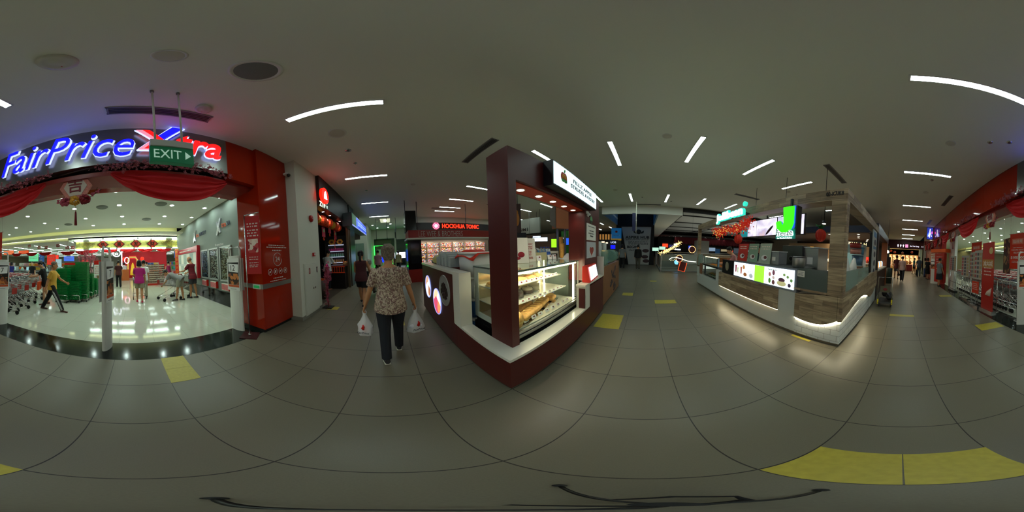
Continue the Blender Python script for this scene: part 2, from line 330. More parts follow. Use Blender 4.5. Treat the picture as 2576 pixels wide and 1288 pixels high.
# ================================================================ PEOPLE
SK = {'tan': M('skin_tan', 'b58058', .55), 'light': M('skin_light', 'cf9e7c', .55), 'brown': M('skin_brown', '8c5c3c', .55)}
HAIR = {'black': M('hair_black', '0c0a0a', .45, bump=.6, vscale=90), 'grey': M('hair_grey', '6e6254', .7, var=.5, vscale=60, bump=1), 'brown': M('hair_brown', '241610', .5, bump=.6, vscale=90), 'white': M('hair_white', '9a9488', .7, var=.3, vscale=40, bump=1)}
hm_eb = HAIR['black']; eyew = M('eye_dark', '100c0a', .2); lip = M('lip', '8c4038', .5)
def hdg(dx, dy): return math.atan2(-dx, dy)
def person(label, x, y, face=(0, 1), h=1.58, skin='tan', hair=('short', 'black'), top=None, sleeve='short', bottom=('pants', None), shoe=None, lean=0, nod=0, turn=0,
           arms=((8, 8, 12), (8, 8, 12)), legs=((12, 4), (-10, 14)), vox=.012, group=None, wide=1.0, z=0, watch=False, stripe=None, spread=1.0):
    """stands facing local +Y; angles in degrees: arms (forward, outward, elbow) and legs (forward, knee) as (left, right)"""
    T = thing('person', label, 'person', (x, y, z), hdg(*face), group); s = h/1.6; sk = SK[skin]; body = MB()
    def rx(a, l): return Vector((0, math.sin(R(a))*l, -math.cos(R(a))*l))     # a forward from straight down
    hipz = .86; low = []
    for sd, (f, k) in zip((-1, 1), legs):
        hp = Vector((sd*.085*wide*spread, 0, hipz)); kn = hp + rx(f, .41); an = kn + rx(f-k, .39); low.append((hp, kn, an, f, k))
    dz = .075 - min(a[2].z for a in low)
    up = Vector((0, math.sin(R(lean)), math.cos(R(lean)))); fw = Vector((0, math.cos(R(lean)), -math.sin(R(lean))))
    pel = Vector((0, 0, hipz+dz)); P = lambda u, f=0, sx=0: (pel + up*u + fw*f + Vector((sx, 0, 0)))*s
    L = lambda B, pts, rad, n=12, **k: B.loft([tuple(p) for p in pts], rad, n=n, **k)
    # trunk
    tr = [(-.10, 0, .125, .085), (-.03, -.01, .16, .11), (.06, -.005, .155, .105), (.16, 0, .132, .092), (.28, .005, .145, .1), (.38, 0, .16, .1), (.45, -.01, .15, .085), (.49, -.015, .09, .06), (.51, -.008, .055, .055), (.54, .005, .05, .052), (.585, .015, .048, .05)]
    def trunk(B, a, b, g=0, n=20, fl=0, tp=False):
        q = [t for t in tr if a <= t[0] <= b]
        if tp: q = [(t[0], t[1], max(t[2], .18 if t[0] < 0 else .165 if t[0] < .1 else .142 if t[0] < .3 else 0), max(t[3], .128 if t[0] < 0 else .115 if t[0] < .1 else .098 if t[0] < .3 else 0)) for t in q]
        L(B, [P(t[0], t[1]) for t in q], [((t[2]*wide+g+(fl if i == 0 else 0))*s, (t[3]*(1+(wide-1)*1.6)+g+(fl if i == 0 else 0))*s) for i, t in enumerate(q)], n=n)
    trunk(body, -.1, .6)
    # head
    hc = P(.58, .02) ; hd = R(-nod-lean*.5); tn = R(turn)
    def H(x_, y_, z_):
        v = Vector((x_, y_, z_))*s; v = Matrix.Rotation(hd, 3, 'X') @ (Matrix.Rotation(tn, 3, 'Z') @ v); return hc + v
    hr = [(-.035, .02, .03, .035), (-.02, .03, .05, .055), (.0, .025, .062, .072), (.03, .015, .071, .083), (.07, .005, .076, .092), (.11, 0, .077, .097), (.145, -.004, .07, .09), (.175, -.006, .052, .066), (.192, -.006, .028, .035)]
    vs = []; n = 16
    L(body, [H(0, a[1], a[0]) for a in hr], [(a[2]*s, a[3]*s) for a in hr], n=n, ref=H(1, 0, 0)-H(0, 0, 0))
    L(body, [H(0, .09, .085), H(0, .108, .06), H(0, .118, .042), H(0, .1, .034)], [.008*s, .012*s, .016*s, .01*s], n=8)     # nose
    for sd in (-1, 1): L(body, [H(sd*.078, -.005, .09), H(sd*.082, -.008, .06), H(sd*.077, 0, .035)], [(.009*s, .018*s), (.01*s, .02*s), (.007*s, .01*s)], n=8)
    # limbs
    hands = []
    for sd, (f, o, e) in zip((-1, 1), arms):
        sh = P(.43, -.01, sd*.165*wide); R1 = Matrix.Rotation(R(f), 3, 'X') @ Matrix.Rotation(-sd*R(o), 3, 'Y')
        d1 = R1 @ Vector((0, 0, -1)); d2 = Matrix.Rotation(R(e), 3, 'X') @ d1
        if f+e > 40 and o < 40: d2 = (d2 - Vector((sd*.25, 0, 0))).normalized()
        el = sh + d1*.28*s; wr = el + d2*.235*s
        L(body, [P(.43, -.01, sd*.1), sh, sh+d1*.1*s, el, el+d2*.06*s, wr-d2*.02*s, wr], [.05*s, .048*s, .044*s, .036*s, .037*s, .026*s, .024*s], n=10)
        # hand: palm, four fingers, thumb
        side = Vector((0, 1, 0)) - d2*d2.y
        if side.length < .2: side = Vector((0, 0, 1)) - d2*d2.z
        side.normalize(); inn = d2.cross(side)*(1 if sd > 0 else -1)       # palm faces the body
        inn = inn if inn.dot(Vector((-sd, 0, 0))) >= 0 or abs(inn.x) < .3 else -inn
        pc = wr + d2*.085*s
        L(body, [wr-d2*.01*s, wr+d2*.03*s, wr+d2*.065*s, pc], [(.024*s, .017*s), (.034*s, .016*s), (.041*s, .016*s), (.038*s, .013*s)], n=10, ref=side)
        for q, ln in enumerate((.062, .07, .066, .052)):
            b0 = pc - d2*.01*s + side*(.03-.02*q)*s; c = b0 + (d2*.8+inn*.3)*ln*.55*s; g = c + (d2*.25+inn*.95)*ln*.5*s
            L(body, [b0, c, g], [.0095*s, .0088*s, .0075*s], n=7)
        b0 = wr + d2*.025*s + side*.026*s; c = b0 + (d2*.6+side*.6+inn*.3)*.04*s; L(body, [b0-side*.01*s, c, c+(d2*.9+inn*.35)*.03*s], [.013*s, .011*s, .009*s], n=7)
        hands.append((wr + d2*.1*s + inn*.015*s, d2, side, sh, d1, el, wr))
    feet = []
    for i, (hp, kn, an, f, k) in enumerate(low):
        hp = Vector((hp.x, hp.y, hp.z+dz)); kn = kn + Vector((0, 0, dz)); an = an+Vector((0, 0, dz)); sd = (-1, 1)[i]
        cf = kn+(an-kn)*.35 + Vector((0, -.012, 0))
        L(body, [(hp+Vector((0, 0, .02)))*s, (hp+(kn-hp)*.35)*s, (kn-(kn-hp)*.12)*s, (kn+(an-kn)*.06)*s, cf*s, (kn+(an-kn)*.8)*s, an*s], [.086*wide*s, .074*wide*s, .053*s, .05*s, .052*s, .033*s, .031*s], n=12)
        hi = an.z-.075; tp = -min(50, hi*260)
        dr = Vector((sd*.12, math.cos(R(tp)), math.sin(R(tp)))).normalized(); dn = Vector((0, math.sin(R(tp)), -math.cos(R(tp))))
        pt = [an-dr*.045+dn*.05, an+dr*.0+dn*.042, an+dr*.08+dn*.052, an+dr*.135+dn*.058, an+dr*.165+dn*.062]
        L(body, [p*s for p in pt], [(.028*s, .024*s), (.032*s, .034*s), (.036*s, .022*s), (.038*s, .016*s), (.026*s, .011*s)], n=10)
        feet.append((pt, dr, dn, hp, kn, an, f, k))
    bo = body.build('body', sk, T, rmesh=vox*.8, smooth=4)
    # face
    for sd in (-1, 1):
        c = H(sd*.033, .096, .078); MB().ball(c.x, c.y, c.z, .011*s, .006*s, .006*s, n=8, m=6).build('eye', eyew, T)
        a, b_ = H(sd*.018, .1, .097), H(sd*.052, .088, .1); MB().tube([a, b_], .004*s, n=5).build('eyebrow', hm_eb, T)
    c = H(0, .101, .008); MB().ball(c.x, c.y, c.z, .022*s, .007*s, .006*s, n=10, m=6).build('mouth', lip, T)
    # hair
    st, hc_ = hair; hb = MB(); hm = HAIR[hc_]; rf = H(1, 0, 0)-H(0, 0, 0)
    if st != 'bald':
        g = .014 if st != 'curly' else .026
        ring = [(.035, -.045, .068, .045), (.06, -.035, .08, .06), (.09, -.022, .086, .077), (.12, -.012, .086, .096), (.15, -.006, .08, .1), (.18, -.006, .062, .08), (.204, -.006, .035, .045)]
        hb.loft([H(0, a[1]-.006, a[0]) for a in ring], [((a[2]+g*.3)*s, (a[3]+g*.3)*s) for a in ring], n=16, ref=rf)
        if st == 'curly': hb.loft([H(0, -.04, -.01), H(0, -.04, .03), H(0, -.02, .1), H(0, -.01, .16), H(0, -.01, .21)], [(.05*s, .04*s), (.075*s, .06*s), (.092*s, .09*s), (.088*s, .098*s), (.04*s, .045*s)], n=16, ref=rf)
        if st in ('bob', 'long'):
            z0 = -.05 if st == 'bob' else -.14
            hb.loft([H(0, -.05, z0), H(0, -.05, 0), H(0, -.045, .05), H(0, -.03, .11)], [(.078*s, .03*s), (.09*s, .045*s), (.093*s, .06*s), (.09*s, .08*s)], n=16, ref=rf)
            for sd in (-1, 1): hb.loft([H(sd*.075, .0, z0+.02), H(sd*.084, 0, .02), H(sd*.078, .02, .1), H(sd*.05, .03, .15)], [(.014*s, .035*s), (.016*s, .045*s), (.018*s, .05*s), (.02*s, .03*s)], n=10, ref=rf)
        if st == 'pony': hb.loft([H(0, -.09, .11), H(0, -.125, .1), H(0, -.13, .02), H(0, -.115, -.08), H(0, -.1, -.16), H(0, -.1, -.2)], [.02*s, .032*s, .036*s, .032*s, .022*s, .008*s], n=10, ref=rf)
        if st == 'bun': c = H(0, -.12, .13); hb.ball(c.x, c.y, c.z, .04*s)
        hb.build('hair', hm, T, rmesh=vox*.75, smooth=3)
    else:
        hb.loft([H(0, -.03, .03), H(0, -.028, .06), H(0, -.022, .09)], [(.07*s, .06*s), (.08*s, .075*s), (.078*s, .076*s)], n=16, ref=rf, cap=False); hb.build('hair', hm, T)
    # clothes
    if top:
        B = MB(); trunk(B, -.1, .5, .014, fl=.008, tp=True)
        for sd, (pal, d2, side, sh, d1, el, wr) in zip((-1, 1), hands):
            if sleeve == 'none': L(B, [P(.43, -.01, sd*.09), sh+Vector((-sd*.012, 0, .005))], [.055*s, .05*s], n=12); continue
            ln = .2 if sleeve == 'short' else .28
            pts = [P(.43, -.01, sd*.09), sh, sh+d1*ln*.5*s, sh+d1*ln*s]; rd = [.062*s, .064*s, .064*s, .066*s if sleeve == 'short' else .05*s]
            if sleeve == 'long': pts += [el+d2*.12*s, wr]; rd += [.045*s, .036*s]
            L(B, pts, rd, n=14)
        B.build('top', top, T, rmesh=vox, smooth=3)
        if wide > 0.5 and stripe is None: pass
    kind, bm_ = bottom
    if bm_:
        B = MB(); trunk(B, -.1, .1, .012)
        for i, (pt, dr, dn, hp, kn, an, f, k) in enumerate(feet):
            if kind == 'pants': pts = [hp+Vector((0, 0, .03)), hp+(kn-hp)*.4, kn, kn+(an-kn)*.5, an+Vector((0, 0, -.015))]; rd = [.102*wide, .093*wide, .074, .068, .062]
            elif kind == 'shorts': pts = [hp+Vector((0, 0, .03)), hp+(kn-hp)*.35, hp+(kn-hp)*.75]; rd = [.104*wide, .1*wide, .092]
            elif kind == 'brief': pts = [hp+Vector((0, 0, .03)), hp+(kn-hp)*.2, hp+(kn-hp)*.45]; rd = [.103*wide, .1*wide, .095]
            else: pts = []; rd = []
            if pts: L(B, [p*s for p in pts], [r*s for r in rd], n=14)
        if kind == 'skirt':
            zb = max(.42, (feet[0][4].z+feet[1][4].z)/2-.05); q = [pel+Vector((0, 0, -.02)), Vector((0, 0, (pel.z+zb)/2)), Vector((0, (feet[0][4].y+feet[1][4].y)/4, zb))]
            L(B, [p*s for p in q], [(.178*wide*s, .13*s), (.2*wide*s, .16*s), (.225*wide*s, .18*s)], n=20)
        B.build(kind if kind != 'brief' else 'shorts', bm_, T, rmesh=vox, smooth=3)
    if stripe:
        for i, (pt, dr, dn, hp, kn, an, f, k) in enumerate(feet):
            sd = (-1, 1)[i]; o = Vector((sd*.078, 0, 0)); q = [hp+o*1.1, kn+o*.93, an+o*.76]
            MB().loft([p*s for p in q], [(.012*s, .03*s)]*3, n=6, ref=(1, 0, 0)).build('trouser_stripe', stripe, T)
    if shoe:
        for pt, dr, dn, *_ in feet:
            B = MB(); L(B, [p*s for p in [pt[0]-dr*.012-dn*.02]+pt[1:]+[pt[-1]+dr*.012]], [(.034*s, .036*s), (.039*s, .036*s), (.043*s, .03*s), (.044*s, .026*s), (.036*s, .021*s), (.012*s, .012*s)], n=12)
            so = B.build('shoe', shoe, T)
            c = (pt[1]+pt[2])/2*s + dn*.024*s; L(B2 := MB(), [(pt[0]-dr*.02+dn*.02)*s, (pt[2]+dn*.014)*s, (pt[-1]+dr*.018+dn*.008)*s], [(.036*s, .006*s), (.047*s, .006*s), (.026*s, .006*s)], n=12); B2.build('sole', offwhite if shoe is not rubber else rubber, so)
    T_ = {'T': T, 'hands': hands, 's': s, 'H': H, 'P': P, 'mat': Matrix.Translation((x, y, z)) @ Matrix.Rotation(T.rotation_euler.z, 4, 'Z')}
    return T_
def wpos(p, v): return p['mat'] @ Vector(v)
# the carrier bag: hangs from a hand point
m_bag = M('bag_film', 'f0f0f0', .35, alpha=.55); m_bagw = M('bag_white', 'e8e8ea', .4, alpha=.8)
def carrier_bag(hand, label, w=.26, hgt=.36, mats=None, mark=True, rz=0, cont='f0b0b0', seed=1, txt=None, group=None):
    rn = random.Random(seed); T = thing('carrier_bag', label, 'bag', (hand[0], hand[1], hand[2]), rz, group)
    b = MB(); pr = [(-.0, .012, .012), (-.07, .03, .02), (-.13, .06, .035), (-.2, .1, .055), (-hgt+.08, w*.48, .085), (-hgt+.02, w*.5, .09), (-hgt, w*.38, .06)]
    n = 26; vs = []; fs = []
    for i, (z, rx_, ry_) in enumerate(pr):
        for k in range(n):
            a = 2*PI*k/n; j = 1+.1*math.sin(5*a+i)+.06*rn.uniform(-1, 1); vs.append((rx_*math.cos(a)*j, ry_*math.sin(a)*j, z+rn.uniform(-.006, .006)))
    for i in range(len(pr)-1):
        for k in range(n): fs.append((i*n+k, i*n+(k+1) % n, (i+1)*n+(k+1) % n, (i+1)*n+k))
    fs.append(tuple((len(pr)-1)*n+k for k in range(n)))
    b.add(vs, fs, True); b.build('bag_film', mats or m_bag, T)
    MB().tube([(-.02, 0, -.05), (-.03, 0, .0), (0, 0, .03), (.03, 0, 0), (.02, 0, -.05)], .006).build('bag_handle', m_bagw, T)
    g = MB()
    for k in range(4): g.ball(rn.uniform(-.06, .06), rn.uniform(-.03, .03), -hgt+.06+rn.uniform(0, .08), rn.uniform(.04, .06), .04, .045)
    g.build('goods', M('goods_'+cont, cont, .6), T)
    if mark:
        MB().loft([(.01, -.093, -hgt*.68), (.0, -.098, -hgt*.62), (.012, -.094, -hgt*.53), (.004, -.088, -hgt*.46)], [(.012, .003), (.022, .004), (.017, .004), (.006, .003)], n=8).build('printed_mark', red, T)
        if txt: text(txt, .045, M('ink', '181828'), T, (0, -.104, -hgt*.8), name='printed_name', shear=.3, ext=.001)
    return T

def lines(T, x0, x1, zs, mat, y=-.004, h=.008, seed=3, name='print_line', gap=.0):
    """rows of small type too fine to read: short strokes"""
    rn = random.Random(seed)
    for z in zs:
        B = MB(); x = x0
        while x < x1-.01:
            w = min(rn.uniform(.015, .06)*max(1, (x1-x0)/.4), x1-x); B.box(x, y-.001, z-h/2, x+w, y, z+h/2); x += w+h*.9
        B.build(name, mat, T)
# ---------------- people in the corridor to the west
m_floral = blotmat('floral_print', ['7c6c5c', 'b49e8c', '6c4c48', 'b8a690', '80645a', 'a08e7a'], 70, .8)
navy = M('navy_cloth', '14161e', .85); maroon = M('maroon_cloth', '40181c', .85); blackc = M('black_cloth', '0c0c0e', .85)
old = person('elderly woman in a floral blouse walking away with a shopping bag in each hand', -2.03, -.02, (-1, -.06), h=1.52, skin='tan', hair=('curly', 'grey'), top=m_floral, sleeve='short', bottom=('pants', navy), shoe=M('shoe_black', '15151a', .5),
             arms=((4, 18, 10), (6, 16, 8)), legs=((-14, 4), (14, 6)), vox=.007, wide=1.12)
for i, (lb, sd) in enumerate((('thin plastic bag with pink goods in the elderly woman\'s left hand', 3), ('plastic bag with a red printed mark in the elderly woman\'s right hand', 5))):
    p = wpos(old, old['hands'][i][0]); carrier_bag(p, lb, rz=PI/2+(.25 if i else -.2), cont='e89898' if i == 0 else 'd8d8e0', seed=sd, w=.24 if i else .2, txt='FairPrice')
# ================================================================ SUPERMARKET FRONT
rd_panel = M('orange_red_panel', '981e06', .08, ior=1.4); m_metal = M('satin_steel_fascia', '8a8a86', .3, 1, var=.1, vscale=3)
m_neonb = E('blue_letter', '1418ff', 1.3); m_halo = E('letter_halo', 'b8c4ff', 1.6); m_neonr = E('red_letter', 'ff1818', 1.3); m_pink = E('pink_letter', 'e890a8', 1.0)
struct(MB().box(-1.5, -2.55, 3.02, 2.62, -2.18, CEIL).build('wall_fascia', m_metal), 'brushed metal fascia above the supermarket entrance')
struct(MB().box(-3.0, -2.55, 2.93, -1.5, -2.18, CEIL).build('wall_fascia', rd_panel), 'orange red wall panel above the right of the entrance')
f_ = MB()
for k in range(9): f_.box(2.63+k*1.5, -2.55, 2.93, 2.63+k*1.5+1.494, -2.19, CEIL)
struct(f_.build('wall_fascia', rd_panel), 'long orange red fascia running along the supermarket front')
struct(MB().box(-2.1, -2.76, 2.86, 16.1, -2.3, 2.95).build('trim_20', M('red_soffit', '8a1c10', .4)), 'dark red soffit over the entrance')
struct(MB().box(-2.1, -2.95, 2.86, 16.1, -2.76, 3.45).build('wall_lintel', rd_panel), 'red lintel inside the entrance')
struct(MB().box(-2.1, -2.45, 2.92, 16.1, -2.38, 2.96).box(-2.0, -2.38, 2.9, 16.1, -2.34, 2.92).build('trim_21', white), 'white door track over the entrance')
# sign letters
S = thing('shop_sign', 'big lit blue and red shop name letters on the metal fascia over the supermarket entrance', 'shop sign', (0, -2.13, 0), PI)
text('FairPrice', .55, m_neonb, S, (-1.1, -.02, 3.46), ext=.012, name='blue_letters', shear=.35, bold=-.004, width=2.3, height=.56)
text('FairPrice', .55, m_halo, S, (-1.09, .0, 3.452), ext=.008, name='letter_glow', shear=.35, bold=.008, width=2.31, height=.57)
for o in S.children[-2:]: o.rotation_euler = (PI/2, -R(-3.5), 0)
MB().prism([(.08, 3.7), (.26, 3.7), (.45, 3.47), (.24, 3.23), (.1, 3.23), (.3, 3.46)], -.05, 0).build('pink_chevron', m_pink, S)
MB().prism([(.17, 3.69), (.26, 3.69), (.44, 3.47), (.24, 3.24), (.18, 3.24), (.36, 3.46)], -.06, -.05).build('red_stroke', m_neonr, S)
MB().prism([(.58, 3.83), (.74, 3.83), (.42, 3.46), (.66, 3.2), (.5, 3.2), (.3, 3.46)], -.045, 0).build('blue_chevron', m_neonb, S)
h = MB()
for a, b in (((.06, 3.71), (.29, 3.46)), ((.29, 3.46), (.08, 3.22)), ((.08, 3.22), (.25, 3.22)), ((.3, 3.46), (.57, 3.84)), ((.57, 3.84), (.76, 3.84)), ((.76, 3.84), (.46, 3.47))): h.tube([(a[0], -.02, a[1]), (b[0], -.02, b[1])], .014, n=6)
h.build('letter_glow', m_halo, S)
text('tra', .5, m_neonr, S, (.99, -.02, 3.45), ext=.012, name='red_letters', shear=.3, bold=.01, width=.72, height=.44)
text('tra', .5, m_halo, S, (.995, .0, 3.445), ext=.01, name='letter_glow', shear=.3, bold=.018, width=.735, height=.46)
for k, x in enumerate((1.62, .8, -1.15)):
    light('streak_spot', 'SPOT', (x, -2.08, 2.95), 2.5, 'fff4c0', size=.01, rot=(R(180+15), 0, 0), spot=22)  # added unseen spots, stand in for the letters' reflection streaks on the fascia
# exit sign on two rods
T = thing('exit_sign', 'green EXIT sign with arrow hanging on two rods from the ceiling', 'exit sign', (-.35, -1.33, 2.41), PI)
ex_w = E('exit_white', 'b8dcc8', .35)
MB().box(-.195, -.03, 0, .195, .03, .2).build('sign_panel', E('exit_green', '0a5c38', .25), T, bevel=.004)
MB().box(-.19, -.045, .2, .19, .045, .29).build('housing', M('exit_housing', 'b0b0aa', .5), T, bevel=.004)
text('EXIT', .16, ex_w, T, (-.04, -.033, .1), name='exit_lettering', width=.24, height=.11)
MB().prism([(.115, .05), (.115, .15), (.165, .1)], -.034, -.03).build('arrow', ex_w, T)
MB().tube([(-.14, 0, .29), (-.14, 0, CEIL-2.41)], .011).build('rod', offwhite, T); MB().tube([(.1, 0, .29), (.1, 0, CEIL-2.41)], .011).build('rod', offwhite, T)
for x in (-.14, .1): MB().cyl(x, 0, CEIL-2.45, CEIL-2.41, .02).build('ceiling_rose', grey, T)
# red entrance block, white wall block with hose cabinet
struct(MB().box(-3.0, -2.76, .08, -2.1, -2.1, CEIL).build('wall_block', rd_panel), 'glossy orange red wall block right of the entrance')
struct(MB().box(-2.98, -2.74, 0, -2.13, -2.14, .08).build('baseboard_block', black))
struct(MB().box(-2.9, -3.0, 0, -2.72, -2.76, 3.4).build('wall_jamb', M('orange_jamb', 'c04010', .4)))
struct(MB().box(-3.01, -2.77, .9, -2.09, -2.09, .99).build('trim_22', steel), 'steel band round the red wall block')
t = thing('door_button_panel', 'green lit push panel on the steel band of the red block', 'door button', (-2.085, -2.25, .94), PI/2)
MB().cb(0, 0, 0, .2, .012, .085).build('panel', white, t); MB().cb(0, -.008, 0, .15, .006, .05).build('green_sign', E('push_green', '1a9a50', .3), t)
T = thing('wall_notice', 'white printed 24 hour notice with four round symbols on the red block', 'notice', (-2.55, -2.098, 0), PI)
m_wi = M('print_white', 'd8c8c0', .6)
text('24', .14, m_wi, T, (0, -.004, 1.44), name='number_24', ext=.001)
MB().loft([(.13*math.cos(a), -.004, 1.44+.13*math.sin(a)) for a in [R(40+i*14) for i in range(24)]], .005, n=5, cap=False).build('clock_ring', m_wi, T)
for k in range(4):
    x = -.24+.16*k; g = MB().loft([(x+.055*math.cos(R(i*20)), -.004, 1.2+.06*math.sin(R(i*20))) for i in range(19)], .004, n=5, cap=False); g.tube([(x-.035, -.004, 1.17), (x+.035, -.004, 1.23)], .004, n=5)
    g.cb(x, -.002, 1.2, .04, .003, .05 if k % 2 else .03); g.build('round_symbol', m_wi, T)
lines(T, -.25, .25, (1.72,), m_wi, h=.02); lines(T, -.31, .31, (1.68,), m_wi, h=.02, seed=4); lines(T, -.15, .15, (1.62, 1.07), m_wi, h=.018); lines(T, -.25, .25, (1.02,), m_wi, h=.014)
struct(MB().box(-4.05, -3, .1, -2.99, -1.85, CEIL).build('wall_white', M('white_wall', 'c8c8b8', .6)), 'white wall block with the hose cabinet')
struct(MB().box(-4.06, -3, 0, -2.98, -1.84, .1).build('baseboard_white', M('skirting_grey', '7a776c', .5)))
T = thing('hose_cabinet', 'white fire hose cabinet door in the white wall with two red labels', 'cabinet', (-3.5, -1.848, .07), PI)
MB().box(-.36, -.018, 0, .34, -.001, 1.23).build('cabinet_body', M('cabinet_white', 'c0c0b2', .4), T, bevel=.003)
MB().box(-.33, -.024, .03, .31, -.018, 1.2).build('door', M('cabinet_white2', 'c4c4b6', .4), T, bevel=.003)
for x in (-.12, .28):
    MB().box(x-.04, -.024, .98, x+.04, -.018, 1.12).build('red_label', M('label_red', 'a8141c', .5), T); MB().cb(x, -.026, 1.05, .025, .002, .08).build('label_print', m_wi, T)
for x in (.04, .14): MB().loft([(x, -.02, .615), (x, -.03, .615)], .027, n=20).build('lock', chrome, T)
T = thing('alarm_bell', 'round red alarm bell high on the white wall', 'alarm bell', (-3.62, -1.85, 2.42), PI); MB().loft([(0, 0, 0), (0, -.03, 0), (0, -.05, 0), (0, -.06, 0)], [.09, .09, .075, .03], n=24).build('bell', M('bell_red', 'a01410', .3), T); MB().loft([(0, -.06, 0), (0, -.07, 0)], .012).build('bolt', chrome, T)
T = thing('call_point', 'small square red break glass box on the white wall', 'fire alarm', (-3.66, -1.85, 1.51), PI); MB().cb(0, -.02, 0, .09, .05, .09).build('case', M('call_red', 'b01414', .4), T, bevel=.005); MB().cb(0, -.046, 0, .045, .004, .045).build('glass', white, T)
T = thing('security_camera', 'small dome camera on a bracket at the top edge of the red block', 'camera', (-2.92, -2.06, 3.45), PI); MB().box(-.06, -.1, -.02, .06, -.0, .02).build('bracket', white, T); MB().ball(0, -.1, -.04, .045).build('dome', black, T)
# anti-theft gates: white posts with a printed panel
def gate(x, y, rz, price, lab, pw=.3):
    T = thing('security_gate', lab, 'security gate', (x, y, 0), rz)
    n = 14; pr = [(pw/2*math.cos(R(a)), .055*math.sin(R(a))) for a in range(0, 360, 24)]
    MB().prismz(pr, 0, 1.55).build('post', white, T)
    MB().loft([(-pw/2+.02, 0, 1.5), (-pw/2+.02, 0, 1.66), (-pw/2+.05, 0, 1.72), (pw/2-.05, 0, 1.72), (pw/2-.02, 0, 1.66), (pw/2-.02, 0, 1.5)], .022, n=8).build('top_loop', white, T)
    for sg in (-1, 1):
        a = MB().box(-pw/2+.005, sg*.06-.002, .86, pw/2-.005, sg*.06+.002, 1.5).build('poster', M('poster_white', 'e0e0dc', .5), T)
        y_ = sg*.0635; b = MB()
        MB().box(-pw/2+.03, y_-.0012, .98, pw/2-.02, y_+.0012, 1.2).build('food_photo', blotmat('food_photo', ['3a2418', 'c87838', '18100c', '8a4a28'], 14, .5), a)
        MB().box(-pw/2+.03, y_-.0012, 1.2, pw/2-.02, y_+.0012, 1.42).build('dark_photo', M('photo_dark', '1c1618', .4), a)
        MB().prism([(-pw*.35, 1.24), (pw*.4, 1.22), (pw*.43, 1.38), (-pw*.37, 1.4)], y_-.0025, y_+.0025).build('price_card', M('price_white', 'f0f0ee', .5), a)
        t_ = text(price, .15, black, a, (-sg*0, y_+sg*.004, 1.31), rz=0 if sg < 0 else PI, name='price', ext=.0008, height=.11)
        MB().box(-pw/2+.03, y_-.0012, .93, pw/2-.02, y_+.0012, .975).build('orange_strip', M('strip_orange', 'c85020', .5), a)
        MB().box(-.08, y_-.002, .885, .08, y_+.002, .893).build('small_print', grey, a)
    return T
gate(.43, -2.56, PI/2-.28, '7', 'narrow white anti-theft post with a $7 poster in the middle of the entrance')
gate(-1.9, -2.66, PI/2+.12, '12', 'white anti-theft post with a 12 price poster beside the red block', .36)
gate(2.73, -2.6, PI/2-.4, '7', 'white anti-theft post with a $7 poster by the trolley railing', .36)
# banner on a stand beside the red block
T = thing('banner_stand', 'tall red lucky draw banner on a thin steel pole beside the red block', 'banner stand', (-1.85, -2.24, 0), PI*.5+.6)
MB().box(-.15, -.15, 0, .15, .15, .012).build('base_plate', M('base_maroon', '3c1418', .4), T); MB().tube([(0, 0, .012), (0, 0, 2.28)], .011).build('pole', chrome, T); MB().cyl(0, 0, .012, .05, .025).build('socket', chrome, T)
MB().tube([(0, 0, 2.27), (.27, 0, 2.3)], .008).build('top_arm', chrome, T)
b = MB().box(.01, -.003, 1.2, .27, .003, 2.24).build('banner', M('banner_red', 'b82020', .6), T)
lines(b, .04, .24, (2.1, 2.05, 1.98, 1.93, 1.88), m_wi, h=.022); lines(b, .06, .22, (1.5, 1.46, 1.4, 1.36, 1.33), m_wi, h=.014)
MB().box(.05, -.006, 1.58, .23, -.003, 1.82).build('picture', blotmat('win_photo', ['e8c8b8', 'c84848', 'f0e0d0', '9a2028'], 16, .6), b)
# drapes
def drape(x0, x1, ztop, drop, y, lab, seed=0, skew=.5):
    rn = random.Random(seed); n, m = 44, 16; vs = []; fs = []
    for j in range(m+1):
        v = j/m
        for i in range(n+1):
            u = i/n; sag = 1-abs((u-skew)/(skew if u < skew else 1-skew))**2.1
            z = ztop - v*(.05+drop*sag) ; yy = y + .035*math.sin(v*24+math.sin(u*3)*3)*(.3+sag)*.9 + .02*math.sin(u*40)*(1-sag)
            vs.append((x0+(x1-x0)*u, yy, z + .012*math.sin(u*9+j)))
    for j in range(m):
        for i in range(n): fs.append((j*(n+1)+i, j*(n+1)+i+1, (j+1)*(n+1)+i+1, (j+1)*(n+1)+i))
    o = MB().add(vs, fs, True).build('drape', redcloth); s = o.modifiers.new('thick', 'SOLIDIFY'); s.thickness = .004
    return tag(o, lab, 'drape', 'red cloth swags along the supermarket front')
drape(-1.52, .3, 2.88, .47, -2.25, 'red cloth swag right of the hexagon ornament over the entrance', 1)
drape(1.36, 3.05, 2.88, .44, -2.25, 'red cloth swag left of the hexagon ornament over the entrance', 2, .55)
for k, (a, b) in enumerate(((4.5, 6.3), (7.7, 9.2), (10.3, 11.6), (12.9, 14.1), (14.7, 15.9))): drape(a, b, 2.88, .5, -2.25, 'red cloth swag %s along the trolley side front' % ['nearest', 'second', 'third', 'fourth', 'fifth'][k], k+3)
